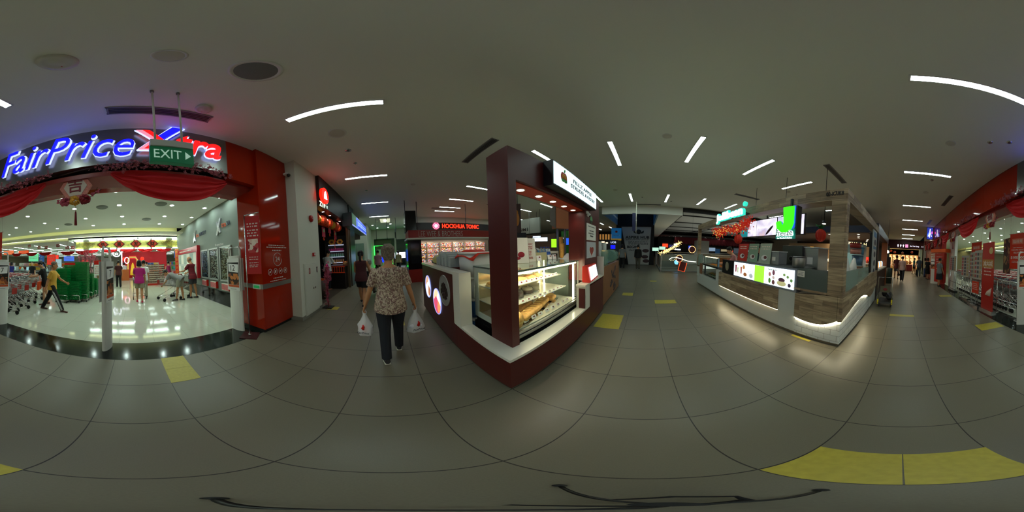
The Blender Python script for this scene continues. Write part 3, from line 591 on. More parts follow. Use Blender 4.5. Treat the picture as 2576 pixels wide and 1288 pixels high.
# blossom garland over the front: thousands of petals, nobody could count them
rn = random.Random(4); g = MB(); lf = MB()
def blossoms(B, cx, cy, cz, n, sx, sy, sz, r0=.014, r1=.026):
    for _ in range(n):
        x, y, z = cx+rn.gauss(0, sx), cy+rn.gauss(0, sy), cz+rn.gauss(0, sz); r = rn.uniform(r0, r1); e = Euler((rn.uniform(0, 6), rn.uniform(0, 6), 0)).to_matrix()
        ps = []; fs = []
        for k in range(5):
            a = k*PI*.4; ps += [e @ Vector((0, 0, 0)), e @ Vector((r*math.cos(a-.4), r*math.sin(a-.4), r*.3)), e @ Vector((r*1.2*math.cos(a), r*1.2*math.sin(a), r*.5)), e @ Vector((r*math.cos(a+.4), r*math.sin(a+.4), r*.3))]; fs.append((4*k, 4*k+1, 4*k+2, 4*k+3))
        B.add([p+Vector((x, y, z)) for p in ps], fs)
for c in (-1.2, -.9, -.55, -.1, .2, 1.45, 1.8, 2.2, 2.6, 2.95, 3.2, 4.7, 5.1, 5.6, 6.1, 7.9, 8.5, 9, 10.6, 11.2, 13.2, 13.9): blossoms(g, c, -2.1, 2.93+rn.uniform(-.02, .05), 60, .14, .02, .045)
tag(g.build('blossom_garland', M('blossom_pink', 'a85860', .7)), 'pink plum blossom garland along the top of the entrance', 'garland', kind='stuff')
MB_b = MB(); pts = [(-1.4+i*.4, -2.16, 2.93+.03*math.sin(i*1.7)) for i in range(12)]
tag(MB_b.tube(pts, .012, n=6).build('garland_branch', M('branch_brown', '3a1c14', .8)), 'dark branch carrying the pink blossoms over the entrance', 'branch')
# hexagon ornaments
m_or1 = M('ornament_pink', 'c87868', .6, var=.2, vscale=40); m_or2 = M('ornament_cream', 'c8b8a8', .6); m_orr = M('ornament_red', '7a1420', .6); m_fy = M('flower_yellow', 'd8a030', .6); m_fr = M('flower_red', '8a1020', .6); m_fp = M('flower_pink', 'b84a60', .6)
def ornament(x, y, zc, char, lab, r=.27):
    T = thing('hanging_ornament', lab, 'ornament', (x, y, zc), PI)
    hx = lambda r, d=1: [(r*math.cos(R(60*k)), r*.98*math.sin(R(60*k))) for k in range(6)]
    MB().prism(hx(r), -.02, .02).build('hexagon_frame', m_or1, T); MB().prism(hx(r*.72), -.026, .026).build('cream_panel', m_or2, T)
    text(char, .3, m_orr, T, (0, -.03, .02), name='character', ext=.003, bold=.004, height=.26)
    text(char, .3, m_orr, T, (0, .03, .02), rz=PI, name='character', ext=.003, bold=.004, height=.26)
    for fx, fm in ((-.16, m_fp), (.0, m_fy), (.16, m_fr)):
        B = MB()
        for k in range(46):
            a, b, c = rn.uniform(0, 6.28), rn.uniform(-1.2, 1.2), .09; d = Vector((math.cos(a)*math.cos(b), math.sin(a)*math.cos(b), math.sin(b))); B.ball(fx+d.x*c*.8, -.05+d.y*c*.6, -r+.0+d.z*c*.7, .03, .03, .012, n=6, m=4, rot=(rn.uniform(0, 3), rn.uniform(0, 3), 0))
        B.build('flower', fm, T)
    B = MB().tube([(.1, -.03, -r), (.28, -.03, -r+.06), (.42, -.03, -r+.16)], .006, n=5).tube([(.28, -.03, -r+.06), (.36, -.03, -r+.2)], .005, n=5); MB().tube([(-.1, -.03, -r), (-.3, -.03, -r+.02)], .006, n=5).build('twig', M('branch_brown', '3a1c14'), T)
    B.build('twig', M('branch_brown', '3a1c14'), T)
    B = MB()
    for _ in range(34):
        q = rn.random(); px = rn.choice([(.1+.32*q, -r+.16*q), (-.1-.22*q, -r+.03)]); B.ball(px[0]+rn.uniform(-.02, .02), -.035+rn.uniform(-.015, .015), px[1]+rn.uniform(-.03, .03), .017, n=6, m=4)
    B.build('blossoms', m_fp, T)
    MB().tube([(0, 0, -r-.08), (0, 0, -r-.17)], .004, n=5).loft([(0, 0, -r-.17), (0, 0, -r-.2), (0, 0, -r-.4)], [.01, .016, .024], n=10).build('tassel', m_orr, T)
    MB().tube([(0, 0, r*.9), (0, 0, 2.93-zc)], .003, n=5).build('cord', m_orr, T)
    return T
ornament(.87, -2.35, 2.74, '吉', 'hexagonal lucky ornament with flowers and tassel hanging over the entrance')
ornament(3.94, -2.35, 2.78, '福', 'hexagonal ornament with flowers hanging over the trolley railing, nearest')
ornament(7.27, -2.35, 2.72, '吉', 'hexagonal ornament hanging over the far trolleys, between the second and third swag')
for k, x in enumerate((9.98, 12.6, 14.4)): ornament(x, -2.35, 2.7, '福', 'small far hexagonal ornament %s before the red partition' % ['just', 'in the middle', 'last'][k])
# grey side wall with boards
struct(MB().box(-2.9, -9.9, 0, -2.75, -2.76, 3.4).build('wall_side', M('grey_green_wall', '6e766e', .6)), 'grey side wall inside the supermarket')
struct(MB().box(-2.76, -9.9, 0, -2.72, -2.76, .46).build('baseboard_side', M('black_skirting', '0c0e0e', .12)))
for y in (-4.0, -5.1, -6.4, -7.7): light('wall_washer', 'SPOT', (-2.5, y-.1, 3.36), 14, 'f4ffe0', .03, rot=(0, R(-12), 0), spot=75)
def wtext(s, y, z, w, h, m, T, name): return text(s, .2, m, T, (y, -.012, z), name=name, width=w, height=h, ext=.006)
gl = M('glossy_silver', 'c0c0c8', .2, .6); org = M('letter_orange', 'd8501c', .4); nvy = M('letter_navy', '28304c', .4)
for nm, y0, sc, word, lab in (('X', -6.85, 1, 'VARIETY', 'wall lettering reading Xtra VARIETY beside the red framed board'), ('X', -4.68, 1.05, 'SA', 'wall lettering Xtra with a big glittery X above the notice boards')):
    T = thing('wall_lettering', lab, 'lettering', (-2.745, y0, 0), PI/2); zz = 2.62
    MB().prism([(-.14, zz-.28), (-.04, zz-.28), (.2, zz+.26), (.1, zz+.26)], -.04, 0).prism([(-.12, zz+.18), (-.02, zz+.18), (.16, zz-.22), (.06, zz-.22)], -.035, -.005).build('letter_x', gl, T)
    wtext('tra', .33, zz-.0, .26, .14, org, T, 'orange_letters'); wtext(word, .33+.16+(.36 if len(word) > 2 else .12), zz+.01, .66 if len(word) > 2 else .2, .15, nvy, T, 'navy_letters')
    if word == 'SA': pass
text('Promotions', .12, white, thing('wall_text', 'white word Promotions over the notice boards', 'lettering', (-2.745, -4.7, 2.02), PI/2), name='letters', width=.55)
bf = M('board_frame', 'a8aca8', .4, .3)
for k, (y, m_) in enumerate(((-5.82, blotmat('board_a', ['141c2c', '28405c', '1c2430', '6c8098', '101820'], 30, .2, stretch=(1, .4, 2))), (-5.08, blotmat('board_b', ['4c4850', 'b8b4ac', '2c2c34', 'd8d4cc', '8a6c60'], 26, .2, stretch=(1, .4, 2))), (-4.3, blotmat('board_c', ['5c4c34', 'b8a888', '38302c', 'c8c4b8', '786040'], 24, .2, stretch=(1, .4, 2))))):
    T = thing('notice_board', ['dark blue glazed notice board, farthest of the three on the grey wall', 'glazed notice board with white sheets, middle of the three on the grey wall', 'brownish glazed notice board, nearest the entrance on the grey wall'][k], 'notice board', (-2.745, y, .86), PI/2)
    MB().box(-.3, -.01, 0, .3, .0, 1.02).build('sheets', m_, T)
    f = MB()
    for a in (-1, 1): f.box(a*.32-.025, -.05, -.03, a*.32+.025, 0, 1.05)
    f.box(-.34, -.05, -.05, .34, 0, 0).box(-.34, -.05, 1.02, .34, 0, 1.07).build('frame', bf, T); MB().box(-.3, -.035, 0, .3, -.03, 1.02).build('glass_pane', glass, T)
    q = thing('leaflet_box', 'white and red leaflet box under the %s notice board' % ['farthest', 'middle', 'nearest'][k], 'leaflet box', (-2.745, y, .53), PI/2)
    MB().box(-.2, -.09, 0, .2, 0, .22).build('box', offwhite, q, bevel=.004); MB().box(-.19, -.095, .02, -.01, -.09, .2).build('leaflet', M('leaf_red', 'b86060', .6, var=.5, vscale=60), q); MB().box(.01, -.095, .02, .19, -.09, .2).build('leaflet', M('leaf_red', 'b86060'), q); MB().box(.2, -.09, 0, .215, 0, .23).build('side', red, q)
T = thing('promotion_board', 'large red framed promotion board with white sheets at the end of the grey wall', 'notice board', (-2.745, -7.95, .78), PI/2)
MB().box(-1.55, -.05, 0, 1.55, 0, 1.38).build('board', M('board_white', 'c8ccc8', .5), T); MB().box(-1.58, -.08, 1.15, 1.6, 0, 1.4).build('header', M('board_red', 'b01824', .3), T); MB().box(1.5, -.14, 0, 1.62, 0, 1.4).build('side_frame', M('board_red'), T)
lines(T, -1.2, .8, (1.27,), white, -.083, .06)
for r in range(2):
    for c in range(6): MB().box(-1.45+c*.48, -.056, .05+r*.55, -1.45+c*.48+.42, -.05, .05+r*.55+(.5 if r else .45)).build('sheet', [paper, M('sheet_grey', 'a8b8b0', .6, var=.4, vscale=50)][(r+c) % 2], T)
T = thing('red_column_banner', 'narrow red vertical banner with gold characters on the corner pillar', 'banner', (-2.66, -9.72, 0), PI/2+.5)
MB().box(-.14, -.02, .75, .14, 0, 2.3).build('cloth', red, T); MB().box(-.16, -.015, .72, .16, 0.01, 2.33).build('border', gold, T)
for k, ch in enumerate('恭贺新禧大吉'): text(ch, .2, gold, T, (0, -.024, 2.12-.24*k), name='character', ext=.002)
# red couplet beam with four diamonds
T = thing('greeting_beam', 'long gold beam with four red diamond characters across the aisle', 'banner', (.35, -10.4, 0), PI)
MB().box(-3.5, 0, 2.52, 3.5, .12, 2.98).build('gold_board', blotmat('gold_pattern', ['8a8a48', 'a8a05c', '788048', 'b8ac50'], 6, .5), T)
for x, c in ((-1.62, '恭'), (-.55, '喜'), (.52, '发'), (1.58, '财')):
    D_ = MB().prism([(x-.38, 2.75), (x, 2.42), (x+.38, 2.75), (x, 3.08)], -.05, -.02).build('diamond', M('diamond_border', '5c2418', .5), T); MB().prism([(x-.28, 2.75), (x, 2.49), (x+.28, 2.75), (x, 3.01)], -.055, -.05).build('red_face', M('diamond_red', 'c83828', .5), D_)
    text(c, .34, black, D_, (x, -.06, 2.75), name='character', bold=.006, height=.3)
for x, z in ((-2.6, 2.85), (2.45, 2.85)):
    B = MB()
    for _ in range(120): B.ball(x+rn.gauss(0, .22), -.03+rn.uniform(-.03, .03), z+rn.gauss(0, .1), .022, n=5, m=3)
    B.build('cloud_flowers', M('gold_flower', '9a8a50', .6), T)
for z in (3.04, 2.47):
    for k, (a, b) in enumerate(((3.84, 3.32), (2.88, 2.2), (2.1, 1.1), (1.0, 0), (-.1, -1.1), (-1.2, -2.1), (-2.55, -3.1))):
        q = thing('strip_light', 'white strip light %s the gold greeting beam' % ('above' if z > 3 else 'below'), 'strip light', ((a+b)/2, -10.36, z), 0, 'strip lights along the greeting beam'); MB().box(-abs(a-b)/2, -.03, -.03, abs(a-b)/2, .03, .03).build('tube', tube_s, q); MB().box(-abs(a-b)/2, -.06, -.02, abs(a-b)/2, -.03, .02).build('batten', white, q)
for k, x in enumerate((2.8, 1.55, .35, -.8, -2.0)): o = drape(x-.5, x+.5, 2.42, .16, -10.5, 'small red swag under the gold greeting beam', k+20); o['group'] = 'red swags under the greeting beam'
# ================================================================ PASTRY KIOSK (dark red)
m_kr = M('kiosk_maroon', '4e1612', .4); m_ledge = M('kiosk_ledge', 'd6d2c4', .25, coat=.2); m_toe = M('toe_kick', '3a3c36', .5)
K = thing('pastry_kiosk', 'dark red pastry kiosk with white ledges, tall corner portal and toe kick', 'kiosk', (0, 0, 0))
MB().box(-3.9, .82, 0, -.94, .9, .09).box(-1.02, .82, 0, -.94, 3.38, .09).build('toe_kick', m_toe, K)
b = MB().box(-1.0, .88, .06, -.9, 2.3, .44).box(-1.0, 2.3, .06, -.9, 3.4, .8).box(-1.9, .79, .06, -.9, .88, .44).box(-3.95, .79, .06, -1.902, .88, 1.13).box(-3.95, .88, .06, -3.87, 3.4, 1.13)
b.build('panel', m_kr, K)
# white ledge: U profile going round the corner with its risers
lw = .16
b = MB().prismz([(-1.93, .78), (-.89, .78), (-.89, 2.32), (-.89-lw, 2.32), (-.89-lw, .78+lw), (-1.93, .78+lw)], .44, .47)
b.box(-1.95, .779, .44, -1.75, .78+lw, 1.13).box(-3.96, .78, 1.13, -1.75, .78+lw, 1.17).box(-.89-lw, 2.32, .44, -.889, 2.5, .83).box(-.89-lw, 2.3, .83, -.89, 3.42, .86).box(-.92-lw, 3.36, .83, -.89, 3.42, 1.25)
b.build('ledge', m_ledge, K)
MB().box(-1.34, .94, .47, -1.03, 1.03, 2.47).build('post', m_kr, K)
MB().box(-1.34, 1.03, 2.1, -1.03, 3.48, 2.47).build('beam', m_kr, K)
MB().box(-1.34, 2.63, .86, -1.03, 3.48, 2.1).build('wide_post', m_kr, K)
MB().box(-1.3, 1.03, 2.09, -1.07, 2.63, 2.1).build('soffit_panel', M('soffit_red', 'b8381c', .5), K)
for k in range(5): # downlights in the beam
    y = 1.25+.31*k; t = MB().lathe(0, 0, [(.05, 0), (.05, -.006), (.04, -.008), (.038, -.001)]).build('lamp_rim', white, K, loc=(-1.185, y, 2.09)); MB().lathe(0, 0, [(.039, -.003), (0, -.005)]).build('lamp_lens', E('kiosk_lamp', 'fff0e0', 25), t)
    light('kiosk_spot', 'SPOT', (-1.185, y, 2.07), 3, 'ffe8c8', .02, (0, 0, 0), 100)
# framed light box sign
T = thing('light_box_sign', 'long white lit sign with an apple emblem on the beam of the red pastry kiosk', 'sign', (-1.03, 2.17, 2.16), PI/2)
MB().box(-.73, -.12, -.015, .73, 0, .32).build('housing', black, T, bevel=.003)
MB().box(-.715, -.124, .005, .715, -.118, .3).build('lit_panel', E('sign_lit', 'd8f0f4', 1.25), T)
a = MB()
for dx in (-.025, .025): a.ball(-.5+dx, -.126, .155, .05, .004, .07, n=20, m=10)
a.build('apple', M('apple_red', 'c83020', .5), T); MB().loft([(-.5, -.13, .22), (-.49, -.13, .25), (-.475, -.13, .27)], [(.006, .002), (.018, .003), (.003, .002)], n=8).build('leaf', M('leaf_green', '2a9a38'), T)
MB().box(-.56, -.134, .09, -.44, -.13, .125).build('green_ribbon', M('leaf_green'), T)
text('Fillz', .07, M('emblem_yellow', 'f0c020', .5), T, (-.5, -.135, .16), name='emblem_name', width=.1); ink = M('sign_ink', '282828', .6)
text('FILLZ APPLE', .07, ink, T, (.1, -.126, .2), name='sign_line', width=.7, height=.055); text('STRUDEL & PASTRY', .07, ink, T, (.15, -.126, .11), name='sign_wording', width=.95, height=.055)
T = thing('security_camera', 'white dome camera under the beam of the red pastry kiosk', 'camera', (-1.1, 2.75, 2.1), 0); T.location = (-1.0, 2.72, 2.05); MB().box(-.04, -.03, -.0, .0, .03, .05).build('bracket', white, T); MB().ball(.01, 0, -.02, .036).build('dome', white, T); MB().ball(.025, 0, -.035, .022).build('lens', black, T)
# notices on the wide post, facing +X
def kpost(lab, y, z, w, h, mat, kids_=None, cat='notice', nm='paper_notice'):
    T = thing(nm, lab, cat, (-1.028, y, z), PI/2); MB().box(-w/2, -.004, -h/2, w/2, 0, h/2).build('sheet', mat, T); return T
T = kpost('white typed notice taped above the heart cake photo on the red post', 2.98, 1.74, .54, .32, paper)
MB().box(-.28, -.005, .15, .28, -.001, .17).build('tape', m_kr, T)
lines(T, -.2, .2, (.1,), ink, -.006, .012); lines(T, -.12, .12, (.02,), ink, -.006, .02); lines(T, -.17, .17, (-.03,), ink, -.006, .02); text('Thank you', .05, ink, T, (0, -.006, -.08), name='print_line', width=.16)
T = kpost('photo of a heart shaped red cake on the red post', 2.98, 1.4, .54, .3, M('photo_grey', 'b8bcc0', .5))
hp = [(.12*(16*math.sin(t)**3)/16, -.02+.1*(13*math.cos(t)-5*math.cos(2*t)-2*math.cos(3*t)-math.cos(4*t))/16) for t in [k*2*PI/30 for k in range(30)]]
MB().prism(hp, -.008, -.004).build('heart_cake', M('cake_red', '8c2420', .4, var=.6, vscale=60), T); MB().prism([(x*1.18, z*1.18-.012) for x, z in hp], -.006, -.003).build('cream', white, T)
T = thing('round_sticker', 'round green sticker with two black figures on the red post', 'sticker', (-1.028, 2.97, 1.98), PI/2); MB().loft([(0, 0, 0), (0, -.003, 0)], .07, n=24).build('disc', M('sticker_green', '5a9a64', .5), T); MB().ball(-.02, -.004, -.035, .03, .003, .025).ball(.03, -.004, -.035, .025, .003, .02).build('figures', black, T)
# menu light box on the ledge
T = thing('menu_light_box', 'red desk light box with a lit drink menu on the ledge of the red kiosk', 'light box', (-.93, 2.82, .862), PI/2+.1)
MB().add([(-.33, -.02, 0), (.33, -.02, 0), (.33, .12, 0), (-.33, .12, 0), (-.33, .03, .27), (.33, .03, .27), (.33, .12, .27), (-.33, .12, .27)], [(3, 2, 1, 0), (0, 1, 5, 4), (2, 3, 7, 6), (4, 5, 6, 7), (1, 2, 6, 5), (3, 0, 4, 7)]).build('housing', M('menu_red', 'd02818', .35), T, bevel=.004)
t = MB().add([(-.29, -.018, .03), (.29, -.018, .03), (.29, .024, .25), (-.29, .024, .25)], [(0, 1, 2, 3)]).build('lit_menu', blotmat('menu_lit', ['ffffff', 'e8e8f8', 'b8c0e0', 'f8f0f0', 'ffffff'], 9, .4, 1.6), T); t.location = (0, -.006, 0)

# round pictures on the left face (facing -Y)
def oval(lab, x, z, rx, rz_, mat, rim, emit=True):
    T = thing('round_picture', lab, 'picture', (x, .79, z)); MB().add([(rx*math.cos(a), -.006, rz_*math.sin(a)) for a in [R(k*10) for k in range(36)]], [tuple(range(36))]).build('photo', mat, T)
    MB().loft([(rx*math.cos(R(k*10)), -.003, rz_*math.sin(R(k*10))) for k in range(37)], .01, n=6, cap=False).build('rim', rim, T); return T
lp = blotmat('sandwich_photo', ['fff4e8', 'f0c8a0', 'd88858', 'ffffff', 'c84868', 'e8e0f0'], 5, .4, 1.3)
oval('lit round sandwich photo at the far end of the kiosk side', -3.4, .68, .23, .235, blotmat('sandwich_photo2', ['e8f0ff', 'd8a888', 'b87048', 'ffffff', '506078'], 5, .4, 1.1), E('rim_glow', 'a0b0ff', 1))
oval('lit round cake photo low on the kiosk side', -2.75, .53, .23, .235, lp, E('rim_glow', ''.join(['a0b0ff'])))
T = oval('unlit round photo of a dark fruit cake on the kiosk side', -2.33, .83, .235, .235, M('plate_grey', '9a9a94', .4), M('rim_pale', 'a8a8a0'))
B = MB()
for k in range(90): a, q = rn.uniform(0, 6.28), rn.random()**.5; B.ball(.15*q*math.cos(a), -.008, -.01+.12*q*math.sin(a), .026, .006, .024, n=8, m=4)
B.build('berries', M('berry_dark', '2c1214', .25), T)
# glass display case
DC = thing('display_case', 'glass pastry display case with lit shelves in the red kiosk', 'display case', (-1.1, 1.78, .47), PI/2)
# local: x along y-world 1.05..2.5 => -.74..+.72 ; depth y 0..+.75 (away from camera = -x world)
MB().box(-.72, .02, .0, .72, .74, .08).build('base', M('case_base', '242422', .3, .5), DC, bevel=.003)
MB().box(-.73, -.005, .07, .73, .03, .1).box(-.73, -.012, .02, .73, .005, .06).build('sill', steel, DC)
MB().box(-.74, -.01, .745, .74, .76, .765).build('glass_top', M('glass_green', 'c8e4dc', .03, trans=.9, ior=1.4), DC)
MB().box(-.72, 0, .1, .72, .006, .745).build('front_glass', glass, DC); MB().box(.714, 0, .1, .72, .74, .745).build('side_glass', glass, DC)
f = MB()
for x in (-.725, .715):
    for y in (0, .73): f.box(x, y-.008, .08, x+.012, y+.012, .75)
f.build('frame', steel, DC)
f = MB().box(-.74, 0, .08, -.725, .09, .75).box(-.74, .65, .08, -.725, .74, .75).box(-.74, .09, .08, -.725, .65, .16).box(-.74, .09, .69, -.725, .65, .75).build('end_frame', M('pale_end', 'a8b0a4', .4), DC); MB().box(-.735, .09, .16, -.73, .65, .69).build('side_glass', glass, DC)
lt = E('case_tube', 'fff2c8', 48)
for x, y in ((.66, .06), (-.69, .06), (.66, .66)): MB().box(x, y, .12, x+.022, y+.02, .73).build('light_tube', lt, DC)
MB().box(-.68, .02, .715, .68, .045, .735).build('light_tube', E('case_tube2', 'fff2c8', 3), DC)
sh = M('shelf_white', 'd8d4c8', .3)
MB().box(-.7, .03, .1, .7, .72, .112).build('bottom_tray', M('tray_bright', 'd0ccc0', .2, .3), DC); MB().box(-.7, .22, .3, .7, .72, .31).build('shelf', sh, DC); MB().box(-.7, .32, .5, .7, .72, .51).build('shelf', sh, DC)
MB().box(-.7, .725, .1, .7, .735, .74).build('back_panel', M('back_mirror', 'b8a888', .15, .7), DC)
cx = lambda lx, ly: (-1.1-ly, 1.78+lx)      # case local -> world
m_pas = M('pastry', 'dca45c', .6, var=.35, vscale=14, bump=.5); m_pas2 = M('pastry_pale', 'e8c078', .6, var=.25, vscale=20, bump=.4); m_choc = M('chocolate_cake', '4a2a1c', .5); m_cream = M('cream_cake', 'e8d8b8', .5); m_cl = M('clear_plastic', 'f4f8f8', .06, trans=.95, ior=1.1); m_tag = M('price_tag', 'ececec', .6); m_tray = M('silver_tray', 'c8c8c4', .25, 1)
def item(name, lab, cat, lx, ly, z, grp=None, rz=PI/2):
    w = cx(lx, ly); return thing(name, lab, cat, (w[0], w[1], .47+z), rz, grp)
for k, (lx, ly, L_, rz) in enumerate(((-.28, .2, .52, .28), (-.2, .42, .42, .25), (.12, .32, .34, .3), (.38, .34, .2, .3))):
    T = item('strudel', ['long golden strudel loaf at the front of the bottom tray', 'golden strudel loaf behind the front one', 'golden strudel in the middle of the bottom tray', 'small strudel near the water bottles'][k], 'strudel', lx, ly, .125, None, PI/2+rz)
    B = MB().loft([(-L_/2-.01, 0, .03), (-L_/2+.02, 0, .035), (0, 0, .045), (L_/2-.02, 0, .035), (L_/2+.01, 0, .03)], [(.05, .022), (.075, .034), (.08, .038), (.075, .034), (.05, .022)], n=20, ref=(0, 1, 0), pw=.6); B.build('crust', m_pas, T)
    B = MB()
    for j in range(5): B.cb(-L_/2+L_*(j+.6)/5.2, 0, .088, .008, .09, .006, rz=.5)
    B.build('slashes', m_pas2, T); MB().box(-L_/2-.04, -.1, -.012, L_/2+.04, .1, -.006).build('tray', m_tray, T)
T = item('round_loaf', 'round golden apple pastry nearest the kiosk post', 'pastry', -.62, .13, .115); MB().lathe(0, 0, [(.0, .16), (.06, .155), (.095, .12), (.1, .06), (.085, 0), (0, 0)], n=24).build('crust', m_pas, T); MB().lathe(0, 0, [(.101, .05), (.1, .07)], n=24).build('band', m_pas2, T)
def cake(lx, ly, z, r, h, m_, lab, dome=True, top=None):
    T = item('boxed_cake', lab, 'cake', lx, ly, z); MB().lathe(0, 0, [(0, 0), (r, 0), (r, h*.9), (r*.95, h), (0, h)], n=28).build('cake', m_, T); MB().lathe(0, 0, [(r*1.12, 0), (r*1.12, .006), (0, .007)], n=28).build('cake_board', m_tray, T)
    if dome: MB().lathe(0, 0, [(r*1.1, .005), (r*1.1, h*1.35), (r*1.0, h*1.5), (0, h*1.52)], n=28).build('clear_dome', m_cl, T)
    if top: MB().lathe(0, 0, [(r*.9, h), (r*.85, h+.015), (0, h+.02)], n=28).build('topping', top, T)
    return T
cake(-.3, .42, .315, .085, .07, m_choc, 'round chocolate cake under a clear lid on the middle shelf'); cake(-.05, .45, .315, .08, .06, m_choc, 'second chocolate cake on the middle shelf', top=m_cream); cake(.15, .5, .315, .085, .075, m_cream, 'pale cream cake on the middle shelf')
cake(-.5, .35, .315, .07, .07, m_cream, 'cream cake at the post end of the middle shelf', False); cake(-.42, .36, .115, .07, .09, m_choc, 'small dark cake behind the round loaf', False)
for k, lx in enumerate((-.6, -.4, -.15, .05, .25)): cake(lx, .5, .515, .1 if k < 4 else .08, .03, m_pas2, '%s golden tart on the top shelf, counted from the post' % ['first', 'second', 'third', 'fourth', 'fifth'][k], k > 1, m_pas)
cake(.02, .55, .6, .1, .03, m_pas2, 'golden tart stacked on the third and fourth tarts', True, m_pas)
tg = None
for ly, z, n in ((.3, .52, 12), (.2, .315, 11), (.08, .125, 9)):
    for k in range(n):
        lx = -.64+k*(1.24/n)+rn.uniform(-.01, .01); w = cx(lx, ly)
        if tg is None:
            tg = thing('price_tag', 'small white price tag standing on a shelf of the pastry case', 'price tag', (*w, .47+z), PI/2, 'price tags in the pastry case'); MB().box(-.04, -.002, 0, .04, .002, .045, rx=-.5).build('card', m_tag, tg); MB().box(-.012, -.005, .022, .012, -.001, .036, rx=-.5).build('tag_mark', m_orr, tg)
        else: dup(tg, (*w, .47+z), PI/2+rn.uniform(-.1, .1))
def bottle(x, y, z, lab, grp, s=1):
    T = thing('water_bottle', lab, 'bottle', (x, y, z), 0, grp); T.scale = (s, s, s)
    MB().lathe(0, 0, [(0, 0), (.03, 0), (.032, .01), (.032, .05), (.03, .06), (.032, .07), (.032, .14), (.028, .165), (.012, .19), (.012, .2)], n=20).build('bottle_body', m_cl, T); MB().lathe(0, 0, [(.0325, .07), (.033, .09), (.033, .12), (.0325, .125)], n=20).build('label_band', M('label_blue', '2858b0', .5), T); MB().lathe(0, 0, [(.013, .195), (.014, .2), (.014, .215), (0, .217)], n=14).build('cap', M('cap_blue', '1838a0', .4), T); return T
bt = bottle(*cx(.5, .42), .585, 'small water bottle inside the display case', 'water bottles inside the case', .75)
dup(bt, (*cx(.58, .42), .585)); dup(bt, (*cx(.54, .5), .585))
bb = bottle(-1.76, 2.46, 1.237, 'water bottle with a blue cap on top of the display case', 'water bottles on the glass counter top', 1.05)
for dx, dy in ((-.16, 0), (0, .08), (-.16, .08), (-.02, .16)): dup(bb, (-1.76+dx*.5, 2.46+dy, 1.237))
# things on the counter top
def standee(x, y, lab, lines, pic=False, rz=PI/2-.5):
    T = thing('menu_standee', lab, 'standee', (x, y, 1.237), rz)
    b = MB().box(-.13, -.003, 0, .13, .003, .36).build('board', M('standee_white', 'd8d8cc', .5), T); b.rotation_euler = (-.16, 0, 0); MB().box(-.135, 0.004, 0, .135, .012, .365).build('backing', M('board_back', '4a5a4a'), b)
    for z, s_, w, c in lines: text(s_, .04, c, b, (0, -.006, z), name='board_print', width=w, ext=.0008)
    if pic: MB().ball(.02, -.005, .12, .05, .004, .04).ball(-.03, -.005, .07, .04, .004, .02).build('fruit_picture', m_fr, b)
    else: MB().ball(0, -.005, .32, .014, .003, .014).build('crest', m_orr, b)
    return T
rl = M('print_red', 'b04040', .6)
standee(-1.6, 1.82, 'white promotion board with red writing standing on the glass counter', [(.27, 'Special Promotion !', .18, rl), (.235, 'All Prices Reduced !', .18, rl), (.2, 'Limited Time Only !', .18, rl), (.15, '特价促销！', .14, rl), (.11, '全店降价！', .13, rl), (.06, '促销期有限', .16, rl)])
standee(-1.55, 1.6, 'white board with fruit pictures half hidden behind the kiosk post', [], True)
T = thing('card_rack', 'low wooden rack with printed cards on the counter', 'rack', (-1.68, 2.2, 1.237), PI/2-.3); MB().box(-.16, 0, 0, .16, .03, .13).build('rack_board', M('rack_cream', 'b8b088', .6), T)
for k in range(5): MB().box(-.15, -.004, .02+.022*k, .15, 0, .027+.022*k).build('slat', M('rack_cream'), T)
for k, (x, y) in enumerate(((-1.58, 2.06), (-1.6, 2.4), (-1.58, 2.52))):
    T = thing('price_card', 'small white folded card on the counter, %s' % ['left end of the rack', 'right end of the rack', 'in front of the bottles'][k], 'card', (x, y, 1.237), PI/2-.3); MB().box(-.045, -.002, 0, .045, .002, .085, rx=-.25).build('card', m_tag, T); MB().box(-.012, -.02, .05, .012, -.013, .07).build('mark', m_orr, T)
for k, (x, y) in enumerate(((-1.8, 2.05), (-1.84, 2.25))):
    T = thing('pastry_bag', 'clear bag of %s behind the card rack' % ['rolled pastries', 'broken pastries'][k], 'bag', (x, y, 1.237)); MB().loft([(0, 0, 0), (0, 0, .05), (0, 0, .17), (0, 0, .22), (.01, 0, .26)], [(.07, .06), (.08, .07), (.07, .06), (.04, .03), (.02, .01)], n=14).build('clear_bag', m_cl, T)
    B = MB()
    for j in range(9): B.ball(rn.uniform(-.035, .035), rn.uniform(-.03, .03), .03+.018*j, .03, .022, .02, rot=(rn.random(), 0, rn.random()*3))
    B.build('pastries', m_pas, T)
# stacks of boxes and tubs on the left rear ledge
m_tub = M('tub_white', 'b8c0bc', .3, alpha=.85); m_bx = M('box_pale', 'c0c4c0', .5)
def tub(x, y, z, w, d, h, lab, grp=None, m_=None, rz=0):
    T = thing('plastic_container', lab, 'container', (x, y, z), rz, grp); MB().loft([(0, 0, 0), (0, 0, h*.92)], [(w*.46, d*.46), (w*.5, d*.5)], n=24, pw=.3).build('tub', m_ or m_tub, T); MB().loft([(0, 0, h*.92), (0, 0, h)], [(w*.53, d*.53), (w*.53, d*.53)], n=24, pw=.3).build('lid', white, T); return T
cb_ = M('crate_blue', '2a5a8c', .5)
tub(-2.1, 1.18, .02, .44, .32, .45, 'blue tub at the bottom of the stack beside the case', None, cb_); tub(-2.1, 1.18, .48, .44, .32, .28, 'blue tub with a pale rim, second in the stack beside the case', None, cb_)
tub(-2.1, 1.18, .77, .43, .31, .3, 'translucent tub holding cream packets, third in the stack'); tub(-2.08, 1.18, 1.08, .46, .34, .33, 'large translucent box on top of the stack, under the red cloth', None, m_bx)
